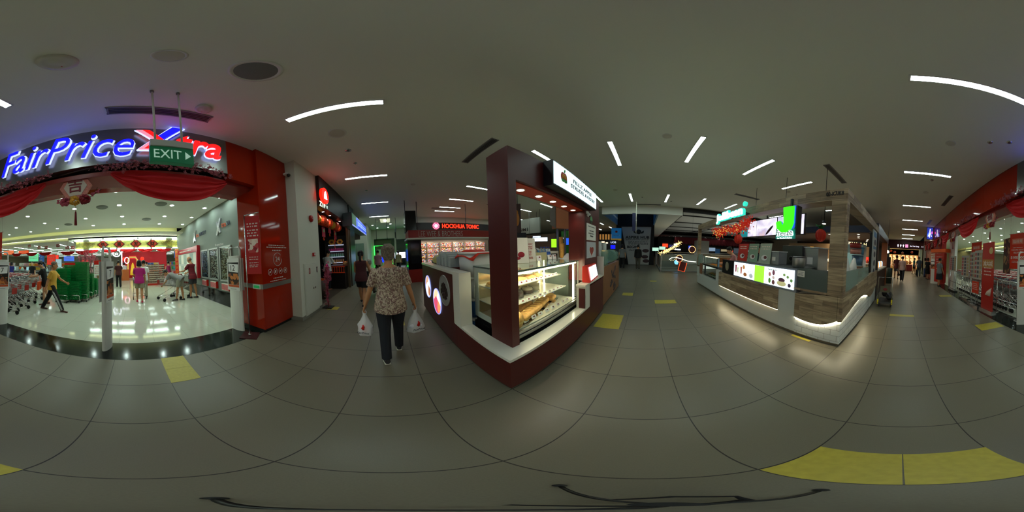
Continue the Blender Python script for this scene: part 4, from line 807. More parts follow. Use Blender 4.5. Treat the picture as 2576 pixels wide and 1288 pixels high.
for k in range(9):
    x = -2.42-.085*k; h = .16+.03*((k*5) % 4); q = thing('takeaway_box_stack', 'upright stack of clear takeaway lids on the rear ledge', 'boxes', (x, 1.05+.02*(k % 2), 1.17), 0, 'upright stacks of clear lids on the kiosk ledge'); MB().box(-.04, -.13, 0, .04, .13, h).build('boxes', M('lids_clear', 'b4bcb8', .3, alpha=.7, bump=.5, vscale=120), q, bevel=.01)
T = thing('red_cloth', 'red folded cloth lying over the stacked boxes', 'cloth', (-2.1, 1.14, 1.44)); B = MB(); vs = []; fs = []
for i in range(15):
    for j in range(7): u = i/14; v = j/6; vs.append((-.3+.6*u, -.14+.3*v, .02*math.sin(u*5)-.09*max(0, .3-v)/.3-.03*abs(u-.6)*2))
for i in range(14):
    for j in range(6): fs.append((i*7+j, (i+1)*7+j, (i+1)*7+j+1, i*7+j+1))
o = B.add(vs, fs, True).build('cloth_sheet', M('cloth_orange_red', 'd02c10', .7), T); o.modifiers.new('t', 'SOLIDIFY').thickness = .012
T = thing('yellow_bag', 'crumpled pale yellow plastic bag on the far end of the ledge', 'bag', (-3.35, 1.0, 1.17)); B = MB().loft([(-.2, 0, .04), (-.12, 0, .07), (0, 0, .09), (.1, .02, .1), (.22, 0, .05)], [(.03, .03), (.07, .07), (.09, .09), (.08, .1), (.02, .03)], n=16, ref=(0, 1, 0)); o = B.build('bag_film', M('bag_yellow', 'c8bc6c', .5, var=.2, vscale=20, bump=1), T)

# plinth under the case and the rear counter of the kiosk
T = thing('case_plinth', 'black plinth carrying the glass pastry case', 'plinth', (0, 0, 0)); MB().box(-1.86, 1.04, 0, -1.08, 2.52, .47).build('plinth', black, T)
T = thing('back_counter', 'white work counter behind the display case of the red kiosk', 'counter', (0, 0, 0)); MB().box(-3.8, 2.72, 0, -1.4, 3.3, 1.1).build('counter_body', M('counter_grey', '8a8a84', .4), T); MB().box(-3.82, 2.7, 1.1, -1.38, 3.32, 1.13).build('worktop', white, T)
T = thing('card_machine', 'round blue and white appliance on the back counter', 'appliance', (-2.35, 2.95, 1.13), PI/2-.7); MB().loft([(0, .05, .16), (0, -.04, .16)], .15, n=24).build('casing', white, T); MB().loft([(0, -.04, .16), (0, -.05, .16)], .11, n=24).build('blue_face', M('face_blue', '4a90c0', .3), T)
T = thing('oven', 'small white oven with a dark door on the back counter', 'oven', (-1.98, 3.0, 1.13), PI/2-.7); MB().box(-.15, -.12, 0, .15, .12, .24).build('casing', white, T, bevel=.01); MB().box(-.12, -.125, .03, .12, -.12, .19).build('oven_door', black, T)
for k, (x, y, h) in enumerate(((-1.72, 3.02, .52), (-1.62, 2.9, .38))):
    T = thing('cone_stack', '%s stack of wafer cones on the back counter' % ['tall', 'short'][k], 'cone stack', (x, y, 1.13)); MB().lathe(0, 0, [(.06, 0), (.06, .1), (0, .1)]).build('holder', white, T); MB().lathe(0, 0, [(.035, .1), (.045, h), (.04, h+.02), (0, h)]).build('cones', M('wafer', 'd09848', .6, var=.2, vscale=60), T)
for k in range(3):
    T = thing('paper_cup_stack', 'tall stack of white cups at the right end of the counter', 'cups', (-1.5+.1*k, 3.1, 1.13), 0, 'white cup stacks on the back counter'); MB().lathe(0, 0, [(.035, 0), (.045, .3+.05*k), (0, .3+.05*k)]).build('cups', white, T)
T = thing('white_sack', 'slumped pale plastic sack beside the cone stacks', 'bag', (-1.5, 2.88, 1.13)); MB().loft([(0, 0, 0), (0, 0, .06), (.02, 0, .14), (0, 0, .2)], [(.1, .08), (.12, .1), (.09, .08), (.02, .02)], n=14).build('sack', m_bagw, T)
light('case_fill', 'AREA', (-1.45, 1.78, 1.19), 9, 'fff0c8', 1.2, (0, 0, PI/2), size_y=.4)  # added area light without a fitting, brightens the pastry case
# ================================================================ WEST: lantern shop, far doorway, red food stall
# --- shop with paper lanterns
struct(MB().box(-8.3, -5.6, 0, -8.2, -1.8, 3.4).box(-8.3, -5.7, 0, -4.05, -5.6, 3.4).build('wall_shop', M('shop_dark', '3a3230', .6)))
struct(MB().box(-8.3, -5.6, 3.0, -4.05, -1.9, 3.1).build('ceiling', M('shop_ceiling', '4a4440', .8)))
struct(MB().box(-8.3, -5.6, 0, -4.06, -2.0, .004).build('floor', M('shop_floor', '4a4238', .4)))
struct(MB().box(-7.1, -2.0, 2.88, -4.05, -1.75, CEIL).build('wall_shop_fascia', M('fascia_black', '1c1614', .5, var=.6, vscale=26)), 'black fascia of the lantern shop')
T = thing('round_shop_sign', 'round red glowing emblem sign at the start of the black fascia', 'sign', (-4.2, -1.72, 3.2), PI); MB().loft([(0, 0, 0), (0, -.08, 0)], .24, n=30).build('red_disc', E('disc_red', 'ff1808', 2.2), T)
MB().prism([(-.1, -.12), (.1, -.1), (.07, .04), (.02, .15), (-.05, .1), (-.09, 0)], -.09, -.08).build('white_figure', E('figure_white', 'ffd8e8', 3), T)
T = thing('shop_lettering', 'white letters ZTP with small characters on the black fascia', 'lettering', (-4.2, -1.745, 2.9), PI); lw_ = E('letter_white', 'd0f0d8', 1.6)
text('ZTP', .2, lw_, T, (-.02, -.01, .03), name='letters', width=.42, height=.15, bold=.006)
for k, c in enumerate('一中堂'): text(c, .1, lw_, T, (.32, -.01, .3-.13*k), name='character')
for k, x in enumerate((-4.71, -5.3, -6.42, -7.05)):
    downlight(x, -1.95, 2.88, 'small bright spotlight under the black fascia', .05, 'lantern shop spotlights', E('spot_w', 'f0f0ff', 30)); light('shop_spot', 'SPOT', (x, -1.97, 2.85), 8, 'fff0e0', .03, (0, 0, 0), 110)
def lantern(x, y, z, r, m_, lab, grp):
    T = thing('paper_lantern', lab, 'lantern', (x, y, z), 0, grp)
    n = 20; vs = []; fs = []
    for i in range(9):
        ph = -PI/2+PI*i/8
        for k in range(n): a = 2*PI*k/n; q = r*math.cos(ph)*(1 if k % 2 else .86); vs.append((q*math.cos(a), q*math.sin(a), r*.92*math.sin(ph)))
    for i in range(8):
        for k in range(n): fs.append((i*n+k, i*n+(k+1) % n, (i+1)*n+(k+1) % n, (i+1)*n+k))
    MB().add(vs, fs).build('globe', m_, T); MB().tube([(0, 0, r*.9), (0, 0, r+.1)], .004, n=5).build('string', m_orr, T)
    return T
lo = M('lantern_orange', 'e84818', .6); ly_ = M('lantern_gold', 'd8a028', .6)
for k, (x, r) in enumerate(((-4.4, .2), (-4.66, .15), (-5.0, .2), (-5.25, .17), (-5.6, .2), (-5.95, .18), (-6.35, .2), (-6.75, .17))):
    lantern(x, -2.15, 2.68-.03*(k % 2), r, ly_ if k in (1, 5) else lo, 'round %s paper lantern hanging under the black fascia' % ('gold' if k in (1, 5) else 'orange'), 'gold paper lanterns' if k in (1, 5) else 'orange paper lanterns')
for k, (x, z) in enumerate(((-5.25, 2.3), (-5.85, 2.5), (-6.5, 2.32))):
    T = thing('hanging_card', 'square pink festive card hanging in the lantern shop, %s' % ['left', 'middle, highest', 'right'][k], 'card', (x, -2.2, z), PI); MB().box(-.13, -.01, -.17, .13, .01, .17).build('card', M('card_pink', 'b83048', .6), T); MB().ball(0, -.012, .05, .08, .01, .06, n=14).build('green_motif', M('motif_green', '88a878', .6), T); MB().loft([(.05*math.cos(R(i*30)), 0, -.24+.05*math.sin(R(i*30))) for i in range(13)], .01, n=6, cap=False).build('ring', lo, T); MB().tube([(0, 0, .17), (0, 0, 2.9-z)], .003, n=4).build('string', m_orr, T)
T = thing('coin_garland', 'long string of orange coins hanging between the pink cards', 'garland', (-6.1, -2.1, 0)); B = MB()
for k in range(16): B.ball(.015*(-1)**k, 0, 2.5-.05*k, .028, .012, .024, n=8, m=5)
B.build('coins', lo, T); MB().tube([(0, 0, 1.7), (0, 0, 2.9)], .004, n=4).build('string', m_orr, T)
SB = thing('shelf_unit', 'dark shelf unit with lit white shelves at the back of the lantern shop', 'shelf', (-7.75, -2.62, 0), PI/2+.35)
MB().box(-.55, .0, 0, .55, .3, 2.45).build('cabinet', M('cabinet_dark', '140e0c', .5), SB)
for k, z in enumerate((1.97, 1.66, 1.38, 1.1)): MB().box(-.38, -.22, z-.02, .38, 0, z+.02).build('shelf', E('shelf_glow', 'c0c8e0', .5), SB)
def shelfw(lx, lz, dy=-.12):
    c, s_ = math.cos(PI/2+.35), math.sin(PI/2+.35); return (-7.75+lx*c-dy*s_, -2.62+lx*s_+dy*c, lz)
p0 = None
for k in range(2):
    w = shelfw(-.2+.4*k, 1.99); T = thing('gift_box', 'gold hexagonal gift box on the top shelf, %s' % ['left', 'right'][k], 'gift box', w, PI/2+.35); MB().prism([(.16*math.cos(R(60*i)), .14+.14*math.sin(R(60*i))) for i in range(6)], -.05, .05).build('box', M('gift_gold', 'd89828', .5), T); MB().ball(0, -.055, .13, .07, .006, .06).build('emblem', M('gift_brown', '6a3010', .5), T)
for r_, (z, m_, n_, lab, h) in enumerate(((1.68, M('jar_pink', 'b83070', .5), 8, 'pink packet on the second shelf', .14), (1.4, M('jar_green', '88b898', .4), 7, 'green jar on the third shelf', .18), (1.12, M('jar_amber', 'b88850', .4), 7, 'amber tin on the fourth shelf', .16))):
    q = None
    for k in range(n_):
        w = shelfw(-.33+.66*k/(n_-1), z)
        if q is None: q = thing('jar', lab, 'jar', w, 0, lab+'s'); MB().lathe(0, 0, [(0, 0), (.04, 0), (.04, h*.8), (.03, h*.85), (0, h*.86)], n=12).build('jar_body', m_, q); MB().lathe(0, 0, [(.034, h*.84), (.034, h), (0, h)], n=12).build('lid', M('jar_lid', '3a6048' if r_ == 1 else '702848', .5), q)
        else: dup(q, w)
T = thing('shop_counter', 'dark counter with red lattice panel and glass side at the lantern shop', 'counter', (-7.4, -2.25, 0))
MB().box(-.75, -.35, 0, .75, .35, .7).build('counter_body', M('counter_black', '120c0a', .4), T); MB().box(-.77, -.37, .98, .77, .37, 1.02).build('counter_top', M('top_red', '5c1810', .4), T); MB().box(-.72, -.33, .7, .72, .33, .98).build('back_panel', M('counter_in', '2a1010', .5), T)
MB().box(-.75, .33, .7, .75, .345, .98).build('glass_side', M('glass_dark', '405048', .05, trans=.7), T)
for k in range(7): MB().box(.75, -.33+.105*k, .7, .77, -.31+.105*k, .98).build('lattice_bar', lo, T)
MB().box(.75, -.35, .7, .78, .35, .73).box(.75, -.35, .95, .78, .35, .98).build('lattice_rail', lo, T)
for k in range(6):
    T = thing('sample_jar', 'small jar with a red lid on the shop counter', 'jar', (-7.95+.2*k, -2.02, 1.02), 0, 'sample jars on the dark counter'); MB().lathe(0, 0, [(0, 0), (.05, 0), (.05, .12), (0, .12)], n=12).build('jar_body', M('jar_amber'), T); MB().lathe(0, 0, [(.053, .12), (.053, .15), (0, .15)], n=12).build('lid', red if k % 2 else gold, T)
for k, y in enumerate((-1.76,)): 
    for x in (-6.98, -7.3): MB_ = struct(MB().box(x-.04, -1.85, 0, x+.04, -1.74, 2.88).build('trim_%d' % (30+int(-x)), M('bronze_trim', '6a5c48', .3, .6)))
person('shop keeper in a white polo shirt behind the red lattice counter', -6.45, -2.62, (-1, .15), 1.66, 'light', ('short', 'black'), M('white_shirt', 'c8ccc8', .8), 'short', ('pants', navy), None, lean=8, nod=22, arms=((25, 8, 70), (30, 8, 60)), legs=((2, 2), (-2, 2)))
T = thing('blossom_stand', 'artificial blossom branch on a black square base beside the white wall', 'plant stand', (-4.12, -1.7, 0)); MB().box(-.13, -.13, 0, .13, .13, .025).build('base', black, T); MB().tube([(0, 0, .02), (0, 0, 1.25)], .012).build('pole', m_orr, T)
B = MB(); blossoms(B, -.04, 0, .95, 150, .05, .05, .14, .02, .035); blossoms(B, 0.03, 0, .45, 110, .03, .03, .22, .015, .03); o = B.build('blossoms', M('blossom_deep', 'a84860', .7), T)
T = thing('foil_balloon', 'shiny magenta foil decoration hanging at the shop entrance', 'decoration', (-4.9, -2.0, 1.05)); MB().loft([(0, 0, -.15), (.02, 0, -.05), (0, 0, .06), (0, 0, .16)], [.02, .05, .06, .02], n=7).build('foil', M('foil_magenta', 'b81868', .15, .8), T)
T = thing('goods_basket', 'low display basket with orange packets at the shop entrance', 'basket', (-5.0, -2.25, 0)); MB().loft([(0, 0, 0), (0, 0, .65)], [.13, .16], n=16).build('basket', M('basket_dark', '3c2c24'), T); B = MB()
for k in range(10): B.cb(rn.uniform(-.1, .1), rn.uniform(-.1, .1), .68, .09, .05, .06, rz=rn.random()*3)
B.build('packets', orange, T)
T = thing('display_rack', 'blue edged glass rack of small goods just inside the shop', 'rack', (-4.4, -2.4, 0)); MB().box(-.1, -.25, .3, .1, .25, 2.0).build('rack_body', blotmat('rack_goods', ['4a6888', '904868', 'c8c8d0', '202028', '985040'], 9, .5), T); MB().box(-.11, -.26, 0, .11, .26, .3).build('rack_base', dark, T)
# --- blue lit signboard, recess, end wall
struct(MB().box(-8.3, -1.9, 0, -7.3, -1.75, CEIL).build('wall_pier', M('pier_dark', '2c3a3a', .3)))
T = thing('blue_light_sign', 'long blue lit signboard with a green end along the corridor wall', 'sign', (-8.2, -1.4, 2.9), PI)
MB().box(-1.9, 0, -.27, 2.0, .4, .28).build('housing', M('sign_grey', '4a5a60', .3, .5), T); MB().box(-1.2+.1, -.012, -.2, 1.95, 0, .25).build('blue_panel', blotmat('blue_lit', ['1828c8', '2848e8', '4878f8', '1820a8'], 5, .4, .8, vor=False), T); MB().box(-1.88, -.012, -.2, -1.1, 0, .25).build('green_panel', E('green_lit', '4a7858', .35), T)
lines(T, -.7, 1.7, (.06, -.05), E('sign_text_blue', 'a8c8ff', 1), -.014, .06)
MB().box(-1.9, -.02, -.27, 2.0, .0, -.22).build('light_edge', E('edge_blue', '8898e0', 1), T)
wl = M('white_corridor_wall', 'b8bcac', .6)
struct(MB().box(-12.6, -3.2, 0, -10.2, -3.1, CEIL).box(-10.3, -3.1, 2.4, -10.2, -1.8, CEIL).box(-16.4, -1.9, 0, -12.5, -1.7, CEIL).box(-12.6, -3.1, 0, -12.5, -1.9, CEIL).build('wall_recess', wl))
T = thing('recess_door', 'pale green glazed double door in the recess under the blue sign', 'door', (-12.48, -2.5, 0), PI/2); MB().box(-.55, -.03, 0, -.01, 0, 2.3).build('door_leaf', M('door_green', '708878', .3), T); MB().box(.01, -.03, 0, .55, 0, 2.3).build('door_leaf', M('door_green'), T); MB().box(-.05, -.06, .95, -.03, -.03, 1.2).build('handle', chrome, T)
downlight(-10.9, -2.5, CEIL, 'downlight in the recess beside the blue sign', .1, None, m_down)
struct(MB().box(-16.5, -1.8, 2.9, -16.3, .62, CEIL).box(-16.5, -1.8, 0, -16.3, -1.5, 2.9).box(-16.5, .56, 0, -16.3, .72, 2.9).box(-16.5, .72, 2.8, -16.3, 3.2, CEIL).build('wall_end', wl), 'white end wall with the two openings')
struct(MB().box(-16.5, 1.6, 0, -16.3, 3.2, 2.8).build('wall_end', M('wall_teal_dark', '4c6462', .5)))
T = thing('neon_doorway', 'doorway outlined in green neon round a lit vertical blue screen', 'doorway', (-16.25, -.6, 0), PI/2)
MB().box(-.86, .6, 0, .86, .7, 2.88).build('back_wall', M('portal_brown', '5a5044', .5), T); MB().box(-.64, .5, 0, .55, .6, 1.84).build('white_surround', M('surround_white', 'b0b0a4', .5), T)
MB().box(-.25, .46, .52, .36, .5, 1.68).build('screen', blotmat('screen_stripes', ['0818c8', '1838ff', '2060f8', '0828e0', '30b0b8'], 1.6, .4, 2.0, stretch=(3, .01, .01)), T)
ng = E('neon_green', '30ff50', 3.5); pth = [(-.88, .0, .02), (-.88, 0, 2.2), (.88, 0, 2.2), (.88, 0, .02)]; MB().tube(pth, .035).tube([(-.88, 0, .03), (.88, 0, .03)], .03).build('neon_tube', ng, T)
for x, y in ((-15.2, -1.0), (-15.2, 0), (-13.6, -1.3), (-13.4, .2)): downlight(x, y, CEIL, 'downlight near the green neon doorway', .11, 'downlights near the neon doorway', E('down_w', 'f4fff8', 20))
T = thing('bright_window', 'bright blue white window deep in the teal opening', 'window display', (-18.6, 1.3, 1.1), PI/2); MB().box(-.7, 0, -.3, .7, .05, .35).build('lit_glass', E('glass_lit', 'd0e8ff', 4), T); MB().box(-.75, .05, -1.1, .75, .09, .4).build('frame', dark, T)
# skylight squares with tubes
for k, (x, y) in enumerate(((-11.9, -.2), (-12, 2.6), (-12.1, 5.4), (-12.1, 8))):
    T = thing('ceiling_recess_light', 'square bright ceiling recess with an angled tube, %s' % ['before the neon doorway', 'over the dark pillar', 'over the red letter sign', 'far right'][k], 'ceiling light', (x, y, CEIL), 0); MB().box(-.7, -.35, -.015, .7, .35, -.003).build('recess_panel', E('panel_pale', 'd8d8b8', .9), T); MB().box(-.3, -.09, -.03, .3, .09, -.015).build('tube', tube_w, T)
for k, (x, y, z) in enumerate(((-11, -.82, 2.35), (-11, -.1, 2.35), (-11, .5, 2.2), (-7.3, .78, 2.3))): tag(MB().tube([(x, y, z), (x, y, CEIL)], .015).build('hanging_rod', dark), 'thin dark rod hanging from the ceiling, %s' % ['left before the neon doorway', 'middle before the neon doorway', 'right before the neon doorway', 'beside the red food stall'][k], 'rod')
# --- red food stall with dark pillar
T = thing('dark_pillar', 'black clad square pillar with a red base at the corner of the food stall', 'pillar', (0, 0, 0)); MB().box(-8.3, .85, .62, -7.5, 1.5, 2.05).box(-8.3, .8, 2.4, -7.5, 1.3, 3.4).build('cladding', M('clad_black', '0e0e10', .15), T); MB().box(-8.3, .85, 0, -7.5, 1.52, .62).build('red_base', M('base_red', '8c1810', .4), T); MB().box(-7.5, 1.0, .9, -7.48, 1.4, 1.9).build('dark_screen', M('screen_off', '181c20', .1), T)
T = thing('food_stall_canopy', 'red sign canopy lettered in white over the food stall', 'canopy', (-7, 2.85, 2.05), PI/2)
MB().box(-2.0, 0, 0, 4.0, 1.2, .34).build('red_fascia', M('stall_red', '8a1812', .4), T); MB().box(-2.06, -.06, -.07, 4.0, 1.2, 0).build('white_soffit', offwhite, T)
text('LEE WEE & BROTHERS', .26, M('stall_letter', 'b8aca0', .5), T, (-.5, -.02, .16), name='sign_letters', width=2.1, height=.24, bold=-.004)
for x in (-1.5, 1, 3): MB().tube([(x, .5, .34), (x, .5, CEIL-2.05)], .015).build('hanger', dark, T)
T = thing('stall_counter', 'long dark red counter of the food stall', 'counter', (-7.3, 4.4, 0), PI/2); MB().box(-2.3, 0, 0, 2.6, .7, .95).build('counter_body', M('stall_red2', '6a1410', .4), T); MB().box(-2.35, -.05, .95, 2.65, .75, 1.0).build('counter_top', offwhite, T)
MB().box(-1.2, .1, 1.0, 1.6, .6, 1.35).build('glass_case', M('glass_warm', 'b8a890', .1, alpha=.35), T)
for k in range(9):
    c = ['a04020', 'e8d8b0', '803018', 'd8a050', 'c84830'][k % 5]; q = thing('food_tray', 'tray of snacks on the food stall counter', 'tray', (-7.5, 3.35+.3*k, 1.0), 0, 'snack trays on the food stall counter'); MB().box(-.12, -.12, 0, .12, .12, .02).build('tray', m_tray, q); B = MB()
    for j in range(8): B.ball(rn.uniform(-.08, .08), rn.uniform(-.08, .08), .04, .035, .03, .025, n=8, m=5)
    B.build('food', M('food_'+c, c, .6), q)
# --- tonic shop behind
struct(MB().box(-11.4, 1.3, 2.95, -11, 10, 3.45).build('wall_tonic_fascia', M('fascia_dark_red', '1a0c0a', .4)), 'black fascia with the red lit letters')
struct(MB().box(-11.4, 1.3, 3.45, -11, 10, CEIL).build('wall_tonic_top', m_ceil)); struct(MB().box(-14.5, 1.8, 0, -14.4, 10, 3).build('wall_tonic_back', M('tonic_back', 'a89c90', .6)))
struct(MB().box(-14.5, 1.8, 2.9, -11.1, 10, 3).build('ceiling', m_storeceil))
T = thing('lit_shop_sign', 'red lit letters with a round white emblem on the black fascia', 'sign', (-10.98, 4.9, 3.2), PI/2); lr = E('letter_red_lit', 'ff3018', 2.6)
text('HOCKHUA TONIC', .4, lr, T, (.35, -.02, 0), name='sign_letters', width=3.0, height=.32, bold=.01); em = E('emblem_pink', 'ffb0d8', 2)
MB().loft([(-1.6, 0, 0), (-1.6, -.03, 0)], .27, n=30).build('emblem_disc', E('emblem_ring', 'a03050', 1.2), T)
B = MB().loft([(-1.6, -.03, 0), (-1.6, -.045, 0)], .13, n=24)
for k in range(12): a = R(30*k); B.cb(-1.6+.2*math.cos(a), -.035, .2*math.sin(a), .09, .02, .03, ry=-a)
B.build('emblem_rays', em, T)
for k in range(12):
    y = 2.3+.6*k; m_ = blotmat('tonic_goods%d' % (k % 3), [['b83028', 'e8d8c0', '284880', 'd8a040', 'f0f0f0', '80a0c0'], ['f0e8d8', 'c83838', '5078a8', 'e0c060', '302828'], ['d84838', 'c8c8d0', '88a8c8', 'e8b850', 'a02828']][k % 3], 17, .5, .3)
    T = thing('goods_shelf', 'brightly lit shelf of boxed goods in the tonic shop', 'shelf', (-13.6-.3*(k % 2), y, 0), PI/2, 'lit goods shelves in the tonic shop'); MB().box(-.28, 0, 0, .28, .3, 2.2).build('shelf_frame', M('shelf_cream', 'b8a890', .5), T)
    for j in range(4): MB().box(-.26, -.1, .4+.45*j, .26, 0, .75+.45*j).build('goods', m_, T)
for k, (y, c) in enumerate(((3, 'c82820'), (4.2, 'e87020'), (5.6, 'b82028'), (6.8, 'e8e0e0'), (7.8, 'c83828'))):
    T = thing('hanging_decoration', 'festive %s decoration hanging in the tonic shop window' % ['red', 'orange', 'dark red', 'white', 'red lantern'][k], 'decoration', (-11.7, y, 2.45)); MB().loft([(0, -.35, .1), (0, 0, -.05), (0, .35, .1)], [(.05, .02), (.1, .06), (.05, .02)], n=10, ref=(0, 0, 1)).build('decoration', M('deco'+c, c, .6), T); MB().tube([(0, 0, 0), (0, 0, .5)], .004, n=4).build('string', dark, T)
for k, (x, y) in enumerate([(-12.4, 2.6+.9*i) for i in range(8)]): downlight(x, y, 2.9, 'bright downlight inside the tonic shop', .09, 'tonic shop downlights', E('down_w2', 'fff8e8', 40)); 
for y in (3, 5.5, 8): light('tonic_fill', 'AREA', (-12.6, y, 2.85), 45, 'fff4e4', 1.5, (0, 0, 0), size_y=1)  # plain area lights added to light the tonic shop, no fittings
person('stall worker in a pale shirt behind the food stall counter', -8.1, 5.9, (1, -.3), 1.6, 'light', ('short', 'black'), M('shirt_pale_red', 'c8a8a0', .8), 'short', ('pants', navy), None, vox=.016)
# --- people walking west
pw = person('woman in a maroon top and black shorts pushing a wheelchair', -4.5, -.82, (-1, .02), 1.56, 'tan', ('pony', 'black'), maroon, 'none', ('shorts', blackc), M('sandal_dark', '15100e', .6), arms=((20, 8, 40), (32, 10, 28)), legs=((24, 8), (-12, 18)), vox=.009, lean=5)
T = thing('wheelchair', 'black wheelchair with an umbrella hook handle being pushed along the corridor', 'wheelchair', (-5.2, -.68, 0), hdg(-1, 0))
for sx in (-1, 1):
    w = MB(); rr = .29; w.loft([(sx*.29, rr*math.cos(R(i*12)), .3+rr*math.sin(R(i*12))) for i in range(31)], .018, n=6, cap=False); wh = w.build('wheel', rubber, T)
    w = MB().loft([(sx*.31, .25*math.cos(R(i*12)), .3+.25*math.sin(R(i*12))) for i in range(31)], .008, n=6, cap=False)
    for k in range(10): a = R(36*k); w.tube([(sx*.29, 0, .3), (sx*.29, .28*math.cos(a), .3+.28*math.sin(a))], .003, n=4)
    w.build('rim_and_spokes', chrome, wh)
    MB().tube([(sx*.23, -.22, .92), (sx*.23, -.08, .9), (sx*.23, -.05, .3), (sx*.23, .1, .3)], .013).build('frame_tube', dark, T); MB().tube([(sx*.23, -.06, .5), (sx*.23, .38, .48), (sx*.23, .46, .1)], .013).build('side_tube', chrome, T)
    MB().tube([(sx*.23, -.3, .93), (sx*.23, -.18, .92)], .018).build('grip', black, T); MB().loft([(sx*.22, .38+.075*math.cos(R(i*30)), .09+.075*math.sin(R(i*30))) for i in range(13)], .016, n=6, cap=False).build('caster', rubber, T)
    MB().box(sx*.16-.08, .42, .1, sx*.16+.08, .58, .12).build('footplate', black, T); MB().box(sx*.26-.02, -.02, .66, sx*.26+.02, .28, .69).build('armrest', black, T)
MB().box(-.22, -.06, .47, .22, .38, .51).build('seat', blackc, T); MB().box(-.22, -.08, .5, .22, -.05, .9).build('backrest', blackc, T)
ps = person('person with white hair sitting in the wheelchair', -5.25, -.68, (-1, 0), 1.5, 'light', ('short', 'white'), M('cream_shirt', 'b8b4a0', .8), 'short', ('pants', M('grey_trousers', '5a5650', .8)), rubber, arms=((35, 8, 45), (35, 8, 45)), legs=((85, 85), (85, 85)), vox=.012, z=.07)
person('woman in a pink top and spotted skirt standing before the neon doorway', -9.9, -.72, (-1, .1), 1.6, 'light', ('short', 'black'), M('pink_top', 'a87880', .8), 'short', ('skirt', blotmat('spot_skirt', ['1c1810', '1c1810', 'a89858', '1c1810', '1c1810'], 26, .8)), blackc, legs=((4, 2), (-4, 4)))
person('woman in dark clothes facing the camera beyond the elderly woman', -10.6, .0, (1, -.05), 1.66, 'light', ('bob', 'black'), blackc, 'short', ('pants', navy), blackc, legs=((8, 4), (-8, 10)))
person('person with a backpack walking toward the bright teal opening', -11.6, .62, (-1, .1), 1.55, 'tan', ('short', 'black'), M('yellow_grey', '8a8860', .8), 'short', ('pants', navy), blackc)
# ================================================================ NORTH: neighbouring kiosk, hoarding, atrium
N = thing('brown_food_kiosk', 'brown panelled kiosk with a blue graphic next to the red pastry kiosk', 'kiosk', (0, 0, 0))
MB().box(-1.03, 3.58, .06, -.95, 5.78, .98).box(-3.4, 5.7, .06, -1.03, 5.78, .98).build('panel', M('kiosk_brown', '7c5434', .45, var=.15, vscale=4), N); MB().box(-1.05, 3.6, 0, -.98, 5.75, .06).build('toe_kick', m_toe, N)
B = MB()
for k in range(16): B.ball(-.948, 4.75+rn.uniform(-.3, .3)+.12*math.sin(k), .15+.045*k, .006, .1, .05, rot=(rn.uniform(-.8, .8), 0, 0), n=10, m=5)
B.build('blue_graphic', M('graphic_navy', '1c2438', .5), N)
MB().box(-1.02, 3.62, .98, -1.0, 4.3, 1.38).build('glass_screen', M('glass_teal', '80a898', .05, alpha=.45), N); MB().loft([(-1.02, 4.35, 1.2), (-1.02, 5.0, 1.2)], [(.2, .18)]*2, n=16).build('curved_glass', M('glass_teal'), N)
MB().box(-2.92, 5.82, 1.1, -2.3, 5.95, 2.95).build('blue_back_panel', M('panel_navy', '142858', .5), N)
MB().box(-2.95, 5.98, .9, -2.9, 7.2, 2.6).build('green_panel', E('panel_green', '28b028', .5), N)
MB().prismz([(-3.25, 5.05), (-2.98, 4.9), (-2.65, 5.35), (-2.9, 5.55)], 2.12, 2.95).build('hanging_canopy', M('canopy_orange', '9a5428', .5), N)
MB().add([(-3.3, 4.98, 2.3), (-2.99, 4.88, 2.12), (-2.99, 4.88, 2.95), (-3.3, 4.98, 2.8)], [(0, 1, 2, 3)]).build('canopy_side', M('canopy_grey', '6a6054', .6), N)
for x, y in ((-3.05, 5.1), (-2.85, 5.3)): MB().box(x-.03, y-.03, 1.0, x+.03, y+.03, 2.2).build('post', steel, N)
for k, (x, y) in enumerate(((-1.22, 4.2), (-1.12, 4.32), (-1.3, 4.36), (-1.2, 4.5))):
    T = thing('foam_cup_stack', 'tall stack of white foam cups on the brown kiosk', 'cups', (x, y, .98), 0, 'foam cup stacks on the brown kiosk'); MB().lathe(0, 0, [(.045, 0), (.06, .03), (.06, .62-.04*k), (0, .63-.04*k)], n=16).build('cups', M('foam', 'b0b0a8', .6, bump=.4, vscale=80), T)
for k in range(6):
    T = thing('sauce_bottle', 'bottle of sauce behind the glass of the brown kiosk', 'bottle', (-1.35, 4.75+.14*k, .98), 0, 'sauce bottles on the brown kiosk'); MB().lathe(0, 0, [(0, 0), (.035, 0), (.035, .18), (.015, .24), (.01, .3), (0, .3)], n=12).build('bottle_body', M(['sauce_red', 'sauce_dark'][k % 2], ['a03020', '302420'][k % 2], .4), T)
T = thing('hanging_pillar_sign', 'dark brown hanging column with a gold chicken shape behind the pastry kiosk post', 'sign', (-4.93, 4.98, 2.1), PI/4); MB().box(-.2, 0, 0, .14, .15, 1.3).build('column', M('column_brown', '3c2018', .5), T); MB().ball(-.02, -.01, .6, .1, .02, .3).ball(-.04, -.01, .9, .07, .02, .1).build('gold_shape', M('shape_gold', 'b87028', .5), T); MB().box(-.3, -.05, -.25, .35, .2, 0).build('dark_bar', black, T)
MB().tube([(0, .07, 1.3), (0, .07, 1.75)], .015).build('hanger', dark, T)
